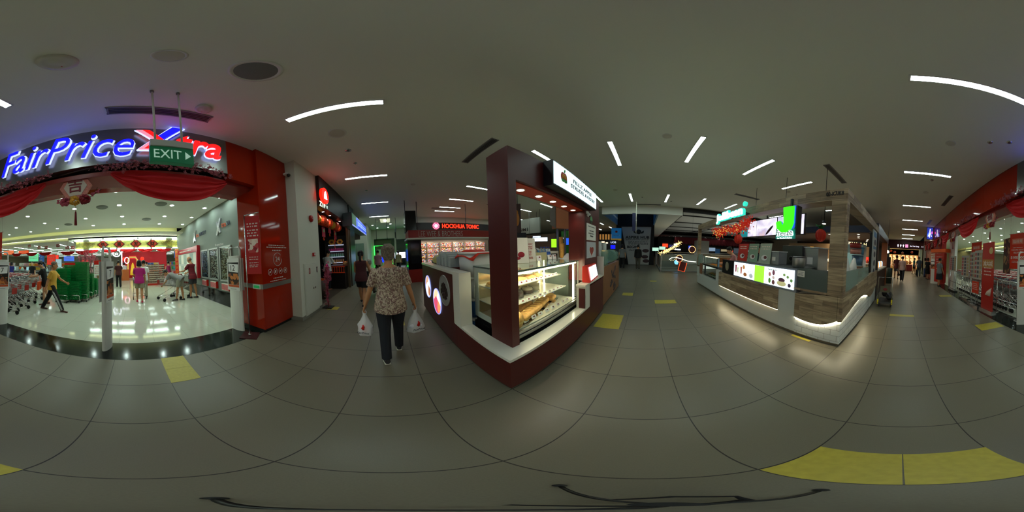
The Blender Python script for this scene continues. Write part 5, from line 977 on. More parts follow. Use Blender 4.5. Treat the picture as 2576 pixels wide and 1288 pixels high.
# shops far behind: massage chair shop, green drink stand, phone shop
struct(MB().box(-8.9, 8.2, 2.4, -6.2, 8.3, 3.4, rz=.0).box(-8.9, 8.25, 0, -8.7, 12, 2.4).build('wall_shop_far', M('far_wall', '8a8c80', .6)), 'pale wall with the black shop letters')
T = thing('black_lettering', 'black shop letters OSIM with a small figure on the pale far wall', 'lettering', (-7.75, 8.19, 2.68), -.0); text('OSIM', .3, black, T, (0, -.02, 0), name='letters', width=.85, height=.22, bold=.006); MB().loft([(.55, -.02, -.1), (.55, -.02, .12)], [.03, .02], n=6).build('figure', black, T)
struct(MB().box(-8.6, 9.4, 0, -5.8, 9.5, 2.4).build('wall_shop_far', M('far_brown', '6a5040', .6)))
for k, (x, y, z, w, h, c, e, lab) in enumerate(((-6.0, 7.95, 1.95, .9, .22, 'e0f0ff', 3, 'wide white lit sign behind the water bottles'), (-6.6, 8.4, 2.15, .5, .12, 'c8e0ff', 2.5, 'small white lit letters left of the wide lit sign'), (-4.4, 8.9, 2.0, .9, .08, 'e8ffff', 3, 'white strip sign right of the hanging canopy'), (-5.2, 8.3, 1.7, .35, .5, '98e020', 1.3, 'lime green lit panel behind the canopy posts'), (-6.9, 8.0, 1.7, .5, .06, '30ff60', 2, 'green neon strip of the far stall'), (-3.85, 7.4, 1.75, .34, .34, '2858d8', 1.2, 'small blue screen on a pole behind the cone stacks'), (-3.4, 7.2, 1.45, .3, .2, 'e8f0ff', 2.2, 'small white lit screen behind the cone stacks'), (-4.1, 9.6, 2.0, .9, .5, 'c89048', .8, 'warm lit shop panel behind the canopy'))):
    T = thing('lit_sign', lab, 'sign', (x, y, z), .5); MB().box(-w/2, 0, -h/2, w/2, .05, h/2).build('lit_face', E('far_lit%d' % k, c, e), T); MB().box(-w/2-.03, .02, -h/2-.03, w/2+.03, .08, h/2+.03).build('case', dark, T); MB().tube([(0, .05, h/2), (0, .05, CEIL-z)], .01, n=5).build('hanger', dark, T)
struct(MB().box(-5.8, 10.2, 0, -3.2, 10.3, 2.6).build('wall_shop_far', M('far_green', '3a8a34', .6)))
struct(MB().box(-11, 24, 0, -3.4, 24.2, 3.85).build('wall_shop_far', M('far_dark', '2c2a28', .7)))
T = thing('slatted_screen', 'row of warm lit timber slats over the distant shops', 'screen', (-5.1, 19.3, 2.4), .2)
for k in range(9): MB().box(-1.5+.34*k, 0, 0, -1.5+.34*k+.2, .05, .65).build('slat', E('slat_warm', 'b07838', .55), T)
MB().box(-1.6, .05, -.1, 1.6, .1, 0).build('rail', dark, T)
for k in range(5): T = thing('lit_window', 'small warm lit shop window under the timber slats', 'window display', (-6.3+.55*k, 19.44, 2.1-.12*(k % 2)), 0, 'lit windows under the timber slats'); MB().box(-.2, 0, -.08, .2, .04, .08).build('lit_glass', E('win_warm', 'ffe0b0', 2), T); MB().box(-.22, .02, -.1, .22, .05, .1).build('frame', dark, T)
T = thing('blue_banner_sign', 'blue hanging sign with a red star over a yellow band', 'sign', (-2.33, 12.8, 2.0), .15); MB().box(-.4, 0, .15, .4, .06, 1.0).build('blue_face', E('sky_sign', '1c6ca8', .28), T); MB().box(-.4, 0, 0, .4, .06, .15).build('yellow_band', E('band_yellow', 'b89038', .25), T); MB().box(-.38, .01, -2.0, .38, .06, -.02).build('lower_panel', M('lower_grey', '4a4c44', .6), T)
B = MB()
for k in range(4): B.cb(0, -.01, .7, .2, .01, .05, ry=R(45*k))
B.build('star', M('star_red', 'b84838', .5), T); lines(T, -.3, .3, (.42,), M('script_pale', '90b8c8'), -.008, .06)
T = thing('cash_machine', 'dark blue cash machine with a bright UOB screen', 'cash machine', (-2.35, 11.7, 0), .15); MB().box(-.4, 0, 0, .36, .5, 2.0).build('cabinet', M('machine_dark', '141828', .3), T, bevel=.02); MB().box(-.2, -.015, 1.35, .15, 0, 1.62).build('screen', E('screen_blue', '1018e0', 1.2), T); text('UOB', .18, E('uob_white', 'c8d8ff', 1.4), T, (0, -.01, 1.82), name='letters', width=.4, height=.13)
# hoarding with writing, set in a dark shaft
H_ = thing('hoarding', 'pale leaning hoarding printed ASPIRE HUB under a crest at the end of the walkway', 'hoarding', (-.7, 13.6, 0))
MB().prism([(-.75, .03), (1.0, .03), (1.17, 3.22), (-1.4, 3.22)], 0, .1).build('board', M('hoarding_grey', 'a8a8a4', .6), H_); MB().prism([(-.79, .03), (-.72, .03), (-1.35, 3.24), (-1.42, 3.24)], -.03, .1).build('edge_left', black, H_); MB().prism([(.98, .03), (1.03, .03), (1.2, 3.24), (1.14, 3.24)], -.03, .1).build('edge_right', black, H_); MB().box(-1.42, -.03, 3.2, 1.2, .1, 3.27).build('edge_top', black, H_)
hk = M('hoarding_ink', '202226', .6); text('ASPIRE HUB', .4, hk, H_, (.0, -.01, 2.32), name='heading', width=2.0, height=.24, bold=.012, ext=.004); text('EDUCATION GROUP', .2, hk, H_, (.0, -.01, 2.12), name='subheading', width=1.9, height=.12, ext=.004)
lines(H_, -.75, .9, (1.95, 1.84, 1.74), M('hoarding_ink2', '44484c'), -.004, .05); text('BEGINS', .3, hk, H_, (-.3, -.01, 1.5), name='word', width=1.1, height=.22, bold=.01, ext=.004); lines(H_, -.7, .1, (1.3, 1.2), M('hoarding_ink2'), -.004, .05)
MB().ball(.1, -.01, 2.78, .22, .01, .2).prism([(-.35, 2.9), (-.1, 2.75), (-.1, 2.62), (-.3, 2.68)], -.01, 0).prism([(.55, 2.9), (.3, 2.75), (.3, 2.62), (.5, 2.68)], -.01, 0).build('crest', hk, H_)
for x, z in ((.7, 1.2), (.65, .7), (.75, .35)): MB().ball(x, -.01, z, .28, .008, .15).build('picture', M('hoarding_pic', '3a2428', .6), H_)
struct(MB().box(-2.5, 9.1, 3.38, 2.05, 9.25, CEIL+.1).build('wall_bulkhead', m_ceil), 'ceiling edge above the shaft'); struct(MB().box(-3.2, 9.25, 3.85, -2.4, 40, 4.0).box(.7, 9.25, 3.38, 2.0, 38, 3.5).build('ceiling', m_ceil))
struct(MB().box(-2.5, 9.25, 3.38, -2.4, 20, 5.5).build('wall_shaft', M('shaft_blue', '6088a8', .5))); struct(MB().box(.6, 9.25, 3.38, .7, 20, 5.5).build('wall_shaft', M('shaft_blue')))
struct(MB().box(-2.5, 13.7, 0, .7, 13.9, 6).build('wall_shaft', M('shaft_black', '0a0a0c', .7))); light('shaft_light', 'AREA', (-.9, 12.3, 5.0), 7, '70b8ff', 2.5, (0, 0, 0), size_y=.6)
struct(MB().box(1.95, 9.2, 3.42, 2.1, 38, 4.05).box(2.1, 9.1, 3.6, 16, 9.25, 4.05).build('trim_40', M('edge_black', '0c0c0c', .6)), 'black edge round the atrium opening')
T = thing('hanging_banner', 'narrow dark blue banner hanging on a tall white pole before the hoarding', 'banner', (-.5, 8.3, 0)); MB().tube([(0, 0, 2.2), (0, 0, CEIL)], .02).build('pole', offwhite, T); MB().box(-.2, .0, 2.3, -.03, .02, 3.25).build('cloth', M('banner_navy', '181c44', .6), T); MB().ball(0, 0, 2.85, .03).build('bracket', white, T)
# atrium ceiling
struct(MB().box(2.1, 9.2, 4.05, X1, Y1, 4.15).build('ceiling', M('atrium_ceiling', 'b0b0a8', .8)), 'high grey ceiling over the atrium')
for k in range(6): struct(MB().box(2.1, 12+3.4*k, 3.97, X1, 12.12+3.4*k, 4.05).build('trim_%d' % (50+k), M('beam_dark', '2c2c2a', .7)))
tag(MB().tube([(2.6, 20.5, 3.0), (9, 13, 3.95)], .03).build('steel_tie', dark), 'dark diagonal steel tie under the atrium ceiling', 'steel tie')
struct(MB().box(2.1, 28, 0, X1, 28.2, 5.2).build('wall_far_shops', M('far_shops', '2a2826', .7)))
# floor void: dark shops below the railing line on the far side
struct(MB().box(2.1, 24, 3.4, X1, 28, 3.5).build('ceiling', M('far_soffit', '3c3c38', .8)), 'dark soffit over the shops across the atrium')
frnd = random.Random(12)
far_sp = None
for k in range(34):
    x = 2.6+.62*k+frnd.uniform(-.2, .2); y = 26+frnd.uniform(-1, 1.6); c = frnd.choice(['fff4e0', 'f0f8ff', 'ffe8c0'])
    if far_sp is None: far_sp = downlight(x, y, 3.4, 'tiny bright spotlight over the shops across the atrium', .09, 'spotlights over the shops across the atrium', E('far_spot', 'fff8f0', 14))
    else: dup(far_sp, (x, y, 3.4))
T = thing('red_pelmet', 'long dark red swagged pelmet across the atrium', 'pelmet', (13, 27, 2.25)); B = MB()
for k in range(26): B.ball(-8+.62*k, 0, .25, .34, .1, .32, n=12, m=6)
B.build('swags', M('pelmet_red', '6a1420', .7), T); MB().box(-8.2, -.05, .3, 8.3, .1, 1.15).build('valance', M('pelmet_red'), T)
shop_c = [('e84020', 1.6, .9, .6), ('282c60', .8, 1.2, .5), ('e8f4ff', 2.6, 1.0, .2), ('c83018', 1.2, .8, .3), ('f4f0e0', 2.0, .5, .3), ('3058e0', 1.4, .4, .5), ('587078', .6, 2.2, .7), ('a06030', .5, 1.6, .6), ('90a8c0', .7, 1.2, .6), ('204060', .5, .9, .9), ('c8b890', .5, 1.4, .4), ('d84830', .9, .8, .3), ('505860', .5, 2.0, 1.0), ('e0e8f0', 1.2, .8, .3)]
pos = [(3.2, 1.9), (4.4, 1.8), (5.3, 1.3), (3.3, 1.2), (4.9, 2.1), (7.4, 1.7), (8.6, 1.3), (10, 1.4), (11.5, 1.5), (12.6, 1.2), (14, 1.4), (15.4, 1.3), (17, 1.4), (19, 1.5)]
for k, ((c, e, w, h), (x, z)) in enumerate(zip(shop_c, pos)):
    T = thing('distant_shop', 'distant %s shop front across the atrium, %s' % (['orange red', 'navy', 'white lit', 'red', 'cream', 'blue lit', 'grey green', 'brown', 'pale blue', 'dark blue', 'beige', 'red topped', 'dark grey', 'white'][k], 'left of the pillar' if x < 6 else 'right of the pillar'), 'shop front', (x, 26.6, z)); MB().box(-w/2, 0, -h/2, w/2, .1, h/2).build('lit_face', E('front%d' % k, c, e), T); MB().box(-w/2-.1, .1, -z, w/2+.1, .2, h/2+.2).build('surround', M('surround_dark', '3a3430', .6), T)
struct(MB().box(6.6, 20.5, 0, 8.4, 21.5, 2.6).build('wall_pillar', M('pillar_grey', '6c6a62', .6)))
# glass railing
Rg = thing('glass_railing', 'glass railing with steel handrail round the atrium opening', 'railing', (0, 0, 0)); B = MB(); P_ = MB()
rail = [(.95, 13.5), (.95, 9.85), (2.0, 9.65), (3.3, 9.55), (5.2, 9.5), (7.5, 9.5), (9.5, 9.5)]
MB().tube([(x, y, 1.1) for x, y in rail], .025).build('handrail', steel, Rg)
for a, b_ in zip(rail[:-1], rail[1:]): MB().add([(a[0], a[1], .1), (b_[0], b_[1], .1), (b_[0], b_[1], 1.05), (a[0], a[1], 1.05)], [(0, 1, 2, 3)]).build('glass_pane', M('rail_glass', 'a8b8ac', .05, alpha=.28), Rg)
for x, y in rail[:-1]: MB().box(x-.025, y-.02, 0, x+.025, y+.02, 1.1).build('post', steel, Rg)
MB().tube([(x, y, .07) for x, y in rail], .04).build('base_rail', grey, Rg)
T = thing('opposite_parapet', 'pale parapet of the atrium edge opposite with a handrail', 'parapet', (0, 0, 0)); MB().box(1.2, 14, 0, 9, 14.2, .95).build('parapet', M('parapet', '5c5e58', .6), T); MB().tube([(1.2, 14.0, 1.1), (9, 14.0, 1.1)], .025).build('handrail', steel, T)
T = thing('counter_display', 'dark glass display counter beyond the railing', 'display case', (2.0, 11.6, 0)); MB().box(-.9, 0, .1, .5, .5, .55).build('case', M('case_dark', '1c2020', .2), T); MB().box(-1.0, -.02, .05, .6, .55, .1).build('base', grey, T)
B = None
def sparkle(pts, n, spread, lab, col, e, name='light_garland', r=.02):
    B = MB(); rr = random.Random(3)
    for _ in range(n):
        u = rr.random()*(len(pts)-1); i = min(int(u), len(pts)-2); t = u-i; p = [pts[i][j]*(1-t)+pts[i+1][j]*t+rr.gauss(0, spread) for j in range(3)]; B.ball(*p, r, n=5, m=3)
    return tag(B.build(name, E('spark_'+col, col, e)), lab, 'light garland', kind='stuff')
sparkle([(1.2, 13.9, .95), (2.2, 13.8, 1.42), (2.95, 13.7, 2.0)], 420, .07, 'gold glittering light garland rising over the atrium railing', 'ffe090', 2.2)
sparkle([(1.6, 11.9, .42), (2.2, 11.9, .5)], 60, .06, 'cluster of warm fairy lights inside the dark display case', 'fff0b0', 3)
T = thing('blue_disc_light', 'round pale blue lit disc beyond the railing', 'light', (2.22, 11.4, .48)); MB().loft([(0, 0, 0), (0, -.03, 0)], .17, n=24).build('disc', E('disc_blue', '70c0ff', 2), T); MB().loft([(0, .0, 0), (0, .04, 0)], .19, n=24).build('rim', dark, T)
for k, (x, y, z, r) in enumerate(((2.72, 9.3, 1.42, .2), (1.97, 9.35, .86, .2))):
    T = thing('lit_wreath', 'round dark red ornament ringed with warm lights, %s' % ['above the railing', 'in front of the railing'][k], 'ornament', (x, y, z)); MB().loft([(0, 0, 0), (0, -.04, 0)], r*.85, n=24).build('disc', M('wreath_red', '50101c', .6), T); MB().loft([(r*math.cos(R(15*i)), -.03, r*math.sin(R(15*i))) for i in range(25)], .014, n=6, cap=False).build('light_ring', E('ring_warm', 'ffc880', 1.5), T); MB().tube([(0, 0, r), (0, 0, r+(2.2 if k == 0 else .25))], .004, n=4).build('string', dark, T)
tag(MB().tube([(1.37, 9.3, .8), (1.5, 9.3, .9), (1.75, 9.3, .94), (2.1, 9.3, .85), (2.5, 9.3, .72), (3.0, 9.3, .68)], .022).build('light_rope', E('rope_white', 'e8ece0', 1.4)), 'curved white light rope in front of the railing', 'light rope')
T = thing('tilted_frame', 'tilted dark red box outlined with orange lights beside the timber kiosk', 'ornament', (2.1, 9.0, .45), .2); T.rotation_euler = (0, .25, .1); MB().box(-.2, 0, -.28, .2, .1, .25).build('box', M('box_red', '5c1c18', .6), T); MB().tube([(-.2, -.01, .25), (-.2, -.01, -.28), (.2, -.01, -.28), (.2, -.01, .25)], .012, n=5).build('light_edge', E('edge_orange', 'ff6030', 1.6), T)
for k, (x, y) in enumerate(((1.0, 12.6), (1.6, 13))): T = thing('lit_board', 'small white green lit panel at the railing corner', 'sign', (x-.15, y+.7, 1.35+.1*k), 0, 'lit panels at the railing corner'); MB().box(-.3, 0, -.13, .22, .05, .13).build('lit_face', E('white_green', 'b8e8d0', 1), T); MB().box(-.04, .0, -1.3, .0, .05, -.13).build('post', grey, T); MB().box(-.32, .03, -.15, .24, .06, .15).build('case', dark, T)
person('person in dark clothes walking away before the pale hoarding', -.5, 10.95, (0, 1), 1.6, 'tan', ('short', 'black'), blackc, 'long', ('pants', M('khaki_trousers', '4a463c', .8)), blackc, legs=((8, 4), (-8, 12)))
person('person in a pale top beside the cash machine at the walkway end', -1.6, 11.1, (-.2, 1), 1.62, 'light', ('bob', 'black'), M('pale_grey_top', '6c7070', .8), 'short', ('pants', blackc), blackc)
# tripod under the camera: three slim dark legs and a crumpled dark strap
T = thing('camera_tripod', 'small black tripod foot with slim curved legs on the floor below the camera', 'tripod', (0, 0, 0))
for fx, fy in ((-.09, .13), (.2, .02), (-.03, -.18)):
    hx, hy = .035, -.005; l = MB().tube([(hx, hy, .1), (hx+(fx-hx)*.4, hy+(fy-hy)*.4, .075), (hx+(fx-hx)*.8, hy+(fy-hy)*.8, .03), (fx, fy, .012)], .005, n=6).build('leg', black, T); MB().ball(fx, fy, .01, .012, .012, .01).build('rubber_foot', rubber, l)
MB().cyl(.035, -.005, .075, .13, .016).build('hub', black, T); MB().loft([(.0, .03, .03), (.05, .06, .03), (.1, .045, .03), (.09, .015, .03), (.03, -.02, .03), (-.02, -.03, .03)], [(.006, .004), (.01, .006), (.012, .006), (.012, .006), (.014, .006), (.006, .004)], n=8, ref=(0, 0, 1)).build('strap', M('strap_black', '0c0a10', .8), T)

for k, (x, y) in enumerate(((5.5, 13), (11, 13), (7, 20), (14, 19))): light('atrium_fill', 'AREA', (x, y, .1), 75, 'eef4e8', 5, (PI, 0, 0), size_y=5)  # fill lights facing up, added without fittings to brighten the atrium ceiling
struct(MB().box(-7.2, 19.5, 0, -3.4, 19.6, 2.4).build('wall_shop_far', M('far_dark')))
# ================================================================ TIMBER KIOSK (east side)
def plankmat(name, axis):
    rot = {'x': (PI/2, 0, 0), 'y': (PI/2, 0, PI/2)}[axis]
    m = brickmat(name, 'b29c7c', '7e6850', '5a4838', .42, .085, .37, ms=.0015, rough=.55, rot=None)
    nt = m.node_tree; tc = [n for n in nt.nodes if n.type == 'TEX_COORD'][0]; mp = [n for n in nt.nodes if n.type == 'MAPPING'][0]
    sp = nt.nodes.new('ShaderNodeSeparateXYZ'); cb = nt.nodes.new('ShaderNodeCombineXYZ'); nt.links.new(tc.outputs['Object'], sp.inputs[0]); ad = nt.nodes.new('ShaderNodeMath'); ad.operation = 'ADD'
    nt.links.new(sp.outputs['X'], ad.inputs[0]); nt.links.new(sp.outputs['Y'], ad.inputs[1]); nt.links.new(ad.outputs[0], cb.inputs['X']); nt.links.new(sp.outputs['Z'], cb.inputs['Y']); nt.links.new(cb.outputs[0], mp.inputs['Vector'])
    b = nt.nodes['Principled BSDF']; br = [n for n in nt.nodes if n.type == 'TEX_BRICK'][0]
    n = nt.nodes.new('ShaderNodeTexNoise'); n.inputs['Scale'].default_value = 3; n.inputs['Detail'].default_value = 6; m2 = nt.nodes.new('ShaderNodeMapping'); m2.inputs['Scale'].default_value = (1.2, 14, 1)
    nt.links.new(cb.outputs[0], m2.inputs['Vector']); nt.links.new(m2.outputs[0], n.inputs['Vector']); mr = nt.nodes.new('ShaderNodeMapRange'); mr.inputs['From Min'].default_value = .3; mr.inputs['From Max'].default_value = .7; mr.inputs['To Min'].default_value = .65; mr.inputs['To Max'].default_value = 1.3
    nt.links.new(n.outputs['Fac'], mr.inputs['Value']); v = nt.nodes.new('ShaderNodeVectorMath'); v.operation = 'SCALE'; nt.links.new(br.outputs['Color'], v.inputs[0]); nt.links.new(mr.outputs[0], v.inputs['Scale']); nt.links.new(v.outputs[0], b.inputs['Base Color'])
    return m
m_pl = plankmat('timber_planks', 'x'); m_kw = M('kiosk_white', 'c4c6c0', .35); m_led = E('led_strip', 'fff4d0', 45)
J = thing('timber_kiosk', 'timber plank and white drinks kiosk with a beam frame and lit plinth', 'kiosk', (0, 0, 0))
# frame: fascia beams, posts
MB().box(2.14, .78, 2.28, 2.4, 6.5, 2.46).box(2.4, .78, 2.28, 5.3, 1.0, 2.46).build('beam', m_pl, J)
MB().box(2.14, .78, .86, 2.26, 1.02, 2.28).build('corner_post', m_pl, J); MB().box(2.14, 6.38, .75, 2.26, 6.5, 2.28).build('end_post', m_pl, J); MB().box(5.2, .78, 1.0, 5.3, .9, 2.28).build('end_post', M('post_dark', '241a16', .5), J)
# front face (x = 2.14, facing -x)
MB().box(2.2, .84, 0, 2.3, 6.5, .08).box(2.3, .84, 0, 5.2, .92, .08).build('toe_kick', M('kick_brown', '6c6250', .5), J)
MB().box(2.17, 1.59, .06, 2.24, 6.5, .37).box(2.145, 1.59, .37, 2.24, 1.97, .8).box(2.145, 4.34, .37, 2.24, 4.6, .84).box(2.145, 6.2, .37, 2.24, 6.5, .75).box(2.17, 4.6, .37, 2.26, 6.2, .46).build('white_panel', m_kw, J)
MB().box(2.12, 1.97, .4, 2.2, 4.34, .8).build('timber_panel', m_pl, J)
MB().box(2.165, 2.0, .385, 2.185, 4.3, .395).build('light_strip', m_led, J)
# corner: curved timber skirt with lit white bricks below
def skirt(L, lo):
    top = [(0, .86), (L, .86)]; n = 24; return [(0, .86)]+[(L*i/n, lo(i/n)) for i in range(n+1)]+[(L, .86)]
f1 = lambda u: .37 - .0*u + .04*math.cos(u*PI)*0 - .03*math.sin(u*PI)       # along y 1.59 -> .78 (u from far to corner)
lo2 = lambda u: .46+.16*(math.sin(u*PI*.95))**1.4 - .02*u if u < .62 else .46+.16*(math.sin(.62*PI*.95))**1.4-.0124-(u-.62)*.5
P1 = [(1.59, .79), (1.59, .37)]+[(1.59-.745*i/12, .37-.035*math.sin(PI*i/12)+.1*(i/12)**4) for i in range(1, 13)]+[(.845, .87)]
vs = [(2.13, y, z) for y, z in P1]+[(2.2, y, z) for y, z in P1]; n = len(P1)
MB().add(vs, [tuple(range(n)), tuple(range(2*n-1, n-1, -1))]+[(i, i+n, (i+1) % n+n, (i+1) % n) for i in range(n)]).build('timber_skirt', m_pl, J)
P2 = [(2.13, .87)]+[(2.13+2.1*i/20, .47+.15*math.sin(min(1, i/11)*PI/2)-.0*(i)+(-.22*((i-11)/9)**1.5 if i > 11 else 0)) for i in range(21)]+[(4.6, .42), (5.3, .6), (5.3, 1.05), (4.2, 1.03)]
n = len(P2); vs = [(x, .77, z) for x, z in P2]+[(x, .84, z) for x, z in P2]
MB().add(vs, [tuple(range(n)), tuple(range(2*n-1, n-1, -1))]+[(i, i+n, (i+1) % n+n, (i+1) % n) for i in range(n)]).build('timber_skirt', m_pl, J)
mbk = brickmat('white_bricks', 'ccd0ce', 'c2c6c6', '9a9c98', .2, .1, .5, ms=.004, rough=.25, bump=.8)
nt = mbk.node_tree; tc = [q for q in nt.nodes if q.type == 'TEX_COORD'][0]; mp = [q for q in nt.nodes if q.type == 'MAPPING'][0]; sp = nt.nodes.new('ShaderNodeSeparateXYZ'); cb = nt.nodes.new('ShaderNodeCombineXYZ'); ad = nt.nodes.new('ShaderNodeMath')
nt.links.new(tc.outputs['Object'], sp.inputs[0]); nt.links.new(sp.outputs['X'], ad.inputs[0]); nt.links.new(sp.outputs['Y'], ad.inputs[1]); nt.links.new(ad.outputs[0], cb.inputs['X']); nt.links.new(sp.outputs['Z'], cb.inputs['Y']); nt.links.new(cb.outputs[0], mp.inputs['Vector'])
MB().box(2.16, .8, .06, 2.22, 1.59, .5).box(2.22, .8, .06, 4.3, .86, .62).build('brick_base', mbk, J); MB().box(4.3, .8, .06, 5.25, .86, .9).build('white_end', m_kw, J)
B = MB().tube([(2.15, y, z-.012) for y, z in P1[1:-1]], .008, n=5); B.build('light_strip', m_led, J); MB().tube([(x, .79, z-.012) for x, z in P2[1:19]], .009, n=5).build('light_strip', m_led, J)
MB().box(2.13, 1.02, .86, 2.2, 1.95, .89).build('sill', m_pl, J)
mg = M('frosted_green', '94aca0', .25, alpha=.62)
MB().box(2.15, 1.03, .88, 2.165, 1.56, 1.22).build('glass_screen', M('grey_screen', '606a64', .2, alpha=.75), J); MB().box(2.22, .8, .9, 4.0, .815, 1.22).build('glass_screen', mg, J); MB().box(2.15, 5.9, .8, 2.165, 6.38, 1.25).build('glass_screen', mg, J)
MB().box(2.22, 1.02, .84, 2.9, 6.4, .9).build('worktop', M('work_steel', '707470', .3, .6), J); MB().box(2.22, 1.02, .08, 2.9, 1.1, .86).box(2.82, 1.1, .08, 2.9, 4.4, .84).build('inner_panel', M('inner_grey', '6c6e6a', .5), J)
# lit menu box on the counter
T = thing('menu_light_box', 'long lit menu light box on the front of the timber kiosk', 'light box', (2.12, 2.55, .82), -PI/2); MB().box(-.98, .012, -.02, .98, .3, .38).build('housing', M('housing_grey', '8a8e96', .35, .5), T)
MB().box(-.93, -.0, .02, .93, .013, .35).build('lit_face', E('menu_face', 'e8f8ff', 1.7), T)
MB().box(-.1, -.004, .02, .2, .0, .35).build('green_panel', E('menu_green', '98d838', 1.2), T)
for x, z, w, h, c, sh_ in ((-.83, .2, .06, .17, '9a3040', 0), (-.74, .17, .05, .13, 'c8d8a0', 0), (-.6, .18, .06, .16, 'b86048', 0), (-.5, .26, .1, .1, 'e0a068', 1), (-.44, .1, .14, .09, 'b07040', 1), (-.22, .1, .14, .1, 'd0d8e0', 1), (.36, .22, .07, .08, 'c88880', 1), (.36, .1, .07, .1, '5a9038', 1), (.46, .26, .07, .1, '7c4858', 1), (.46, .17, .07, .06, 'e8d0c8', 1), (.46, .08, .08, .09, '6a4040', 1), (.66, .09, .22, .1, 'd8d098', 1), (.66, .15, .16, .08, '503040', 1), (.72, .25, .06, .05, '90b068', 1), (.8, .22, .06, .05, '80a060', 1), (.88, .17, .06, .06, '709858', 1), (.84, .08, .07, .07, '403048', 1)):
    if sh_: MB().ball(x, -.004, z, w/2, .006, h/2, n=12).build('dish_picture', M('pic'+c, c, .5, emit=.5), T)
    else: MB().prism([(x-w*.35, z-h/2), (x+w*.35, z-h/2), (x+w/2, z+h/2), (x-w/2, z+h/2)], -.008, -.002).build('cup_picture', M('pic'+c, c, .5, emit=.5), T)
lines(T, .3, .55, (.31,), M('menu_green_ink', '488838'), -.002, .012)
lines(T, -.36, -.14, (.19, .16), ink, -.002, .006)
T = thing('notice_card', 'small white notice stuck on the grey screen near the corner post', 'notice', (2.145, 1.5, 1.13), -PI/2); MB().box(-.07, -.004, -.05, .07, 0, .05).build('sheet', paper, T); lines(T, -.05, .05, (.025, .0, -.02), nvy, -.005, .007)
T = thing('dark_poster', 'black poster with a glass of drink between the snack case and the lit menu', 'poster', (2.125, 3.85, .82), -PI/2); MB().box(-.28, 0, 0, .28, .03, .37).build('board', black, T); MB().ball(.0, -.004, .2, .1, .006, .12).build('drink_picture', M('drink_beige', '8a8068', .5), T)
# signs on the beam
m_ts = E('teal_glow', '30c8b0', 1.3); m_wt = E('white_glow', 'e8fff8', 2.6)
T = thing('lit_name_sign', 'glowing white and teal name letters on the beam of the timber kiosk', 'sign', (2.0, 3.65, 2.32), -PI/2); T.rotation_euler = (0, 0, -PI/2)
text('Jollibean', .36, m_ts, T, (.0, .0, .02), name='letter_edge', width=1.4, height=.3, bold=.03, ext=.03); text('Jollibean', .36, m_wt, T, (-.0, -.035, .02), name='letters', width=1.34, height=.26, bold=.012, ext=.01)
MB().loft([(.76, 0, .17), (.76, -.06, .17)], .055, n=20).build('green_disc', m_ts, T); MB().box(-.65, .03, -.02, .7, .14, .0).build('bracket', dark, T)
T = thing('hanging_logo_sign', 'bright green letter J sign with a freeze wordmark hanging from the kiosk beam', 'sign', (1.98, 1.75, 1.98), -PI/2)
gj = E('logo_green', '38f010', 1.3); bl = E('logo_edge', '2860e0', .9)
Jp = [(-.02, .22), (.18, .22), (.18, -.05), (.14, -.15), (.05, -.2), (-.06, -.19), (-.15, -.12), (-.17, -.02), (-.09, .0), (-.06, -.06), (-.02, -.08), (.0, -.03)]
MB().prism(Jp, -.04, 0).build('letter_j', gj, T); MB().prism([(x*1.08-.002, z*1.07) for x, z in Jp], -.0, .04).build('letter_edge', bl, T)
MB().box(-.2, .0, -.3, .2, .03, -.14).build('plate', E('plate_teal', '107868', .5), T); text('freeze', .15, m_wt, T, (0, -.01, -.2), name='wordmark', width=.36, height=.12, bold=.012, ext=.004); text('freeze', .15, M('word_green', '106050'), T, (0, -.018, -.2), name='wordmark_face', width=.34, height=.1, ext=.004); text('ice blended shakes', .04, m_wt, T, (0, -.006, -.285), name='tagline', width=.32)
MB().box(-.02, .05, .2, .02, -.0+.17, .24).box(-.02, .13, .2, .02, .17, .42).build('bracket', dark, T); MB().box(.19, .02, -.22, .22, .14, .24).build('side_box', M('sidebox', '2a2420', .4), T)
T = thing('unit_lettering', 'black unit number lettering on the timber beam near its corner', 'lettering', (2.138, .98, 2.39), -PI/2); text('03-K7/K8', .1, black, T, (0, -.004, 0), name='letters', width=.28, height=.07, bold=.002)
# screens
for k, y in enumerate((3.64, 2.92, 2.18)):
    T = thing('menu_screen', 'wide lit menu screen under the kiosk beam, %s of three' % ['leftmost', 'middle', 'rightmost'][k], 'screen', (2.62, y, 2.05), -PI/2); MB().box(-.37, 0, -.22, .37, .05, .22).build('case', black, T)
    MB().box(-.355, -.003, -.2, .355, 0, .2).build('display', blotmat('cream_drink', ['8898c8', 'c8c0d8', 'e8e4f0', 'b0a8c8', 'd8b8b0'], 2.2, .3, 1.2, vor=False, sharp=False), T)
    if k == 0: MB().box(-.355, -.006, -.2, -.02, -.003, .2).build('teal_panel', E('screen_teal', '188890', .8), T)
    else: MB().ball(.12, -.003, -.08, .16, .004, .035, rot=(0, -.7, 0)).build('cherry_streak', M('streak', '401838', .4), T)
    MB().tube([(0, .03, .2), (0, .03, .3)], .02).build('mount', dark, T)
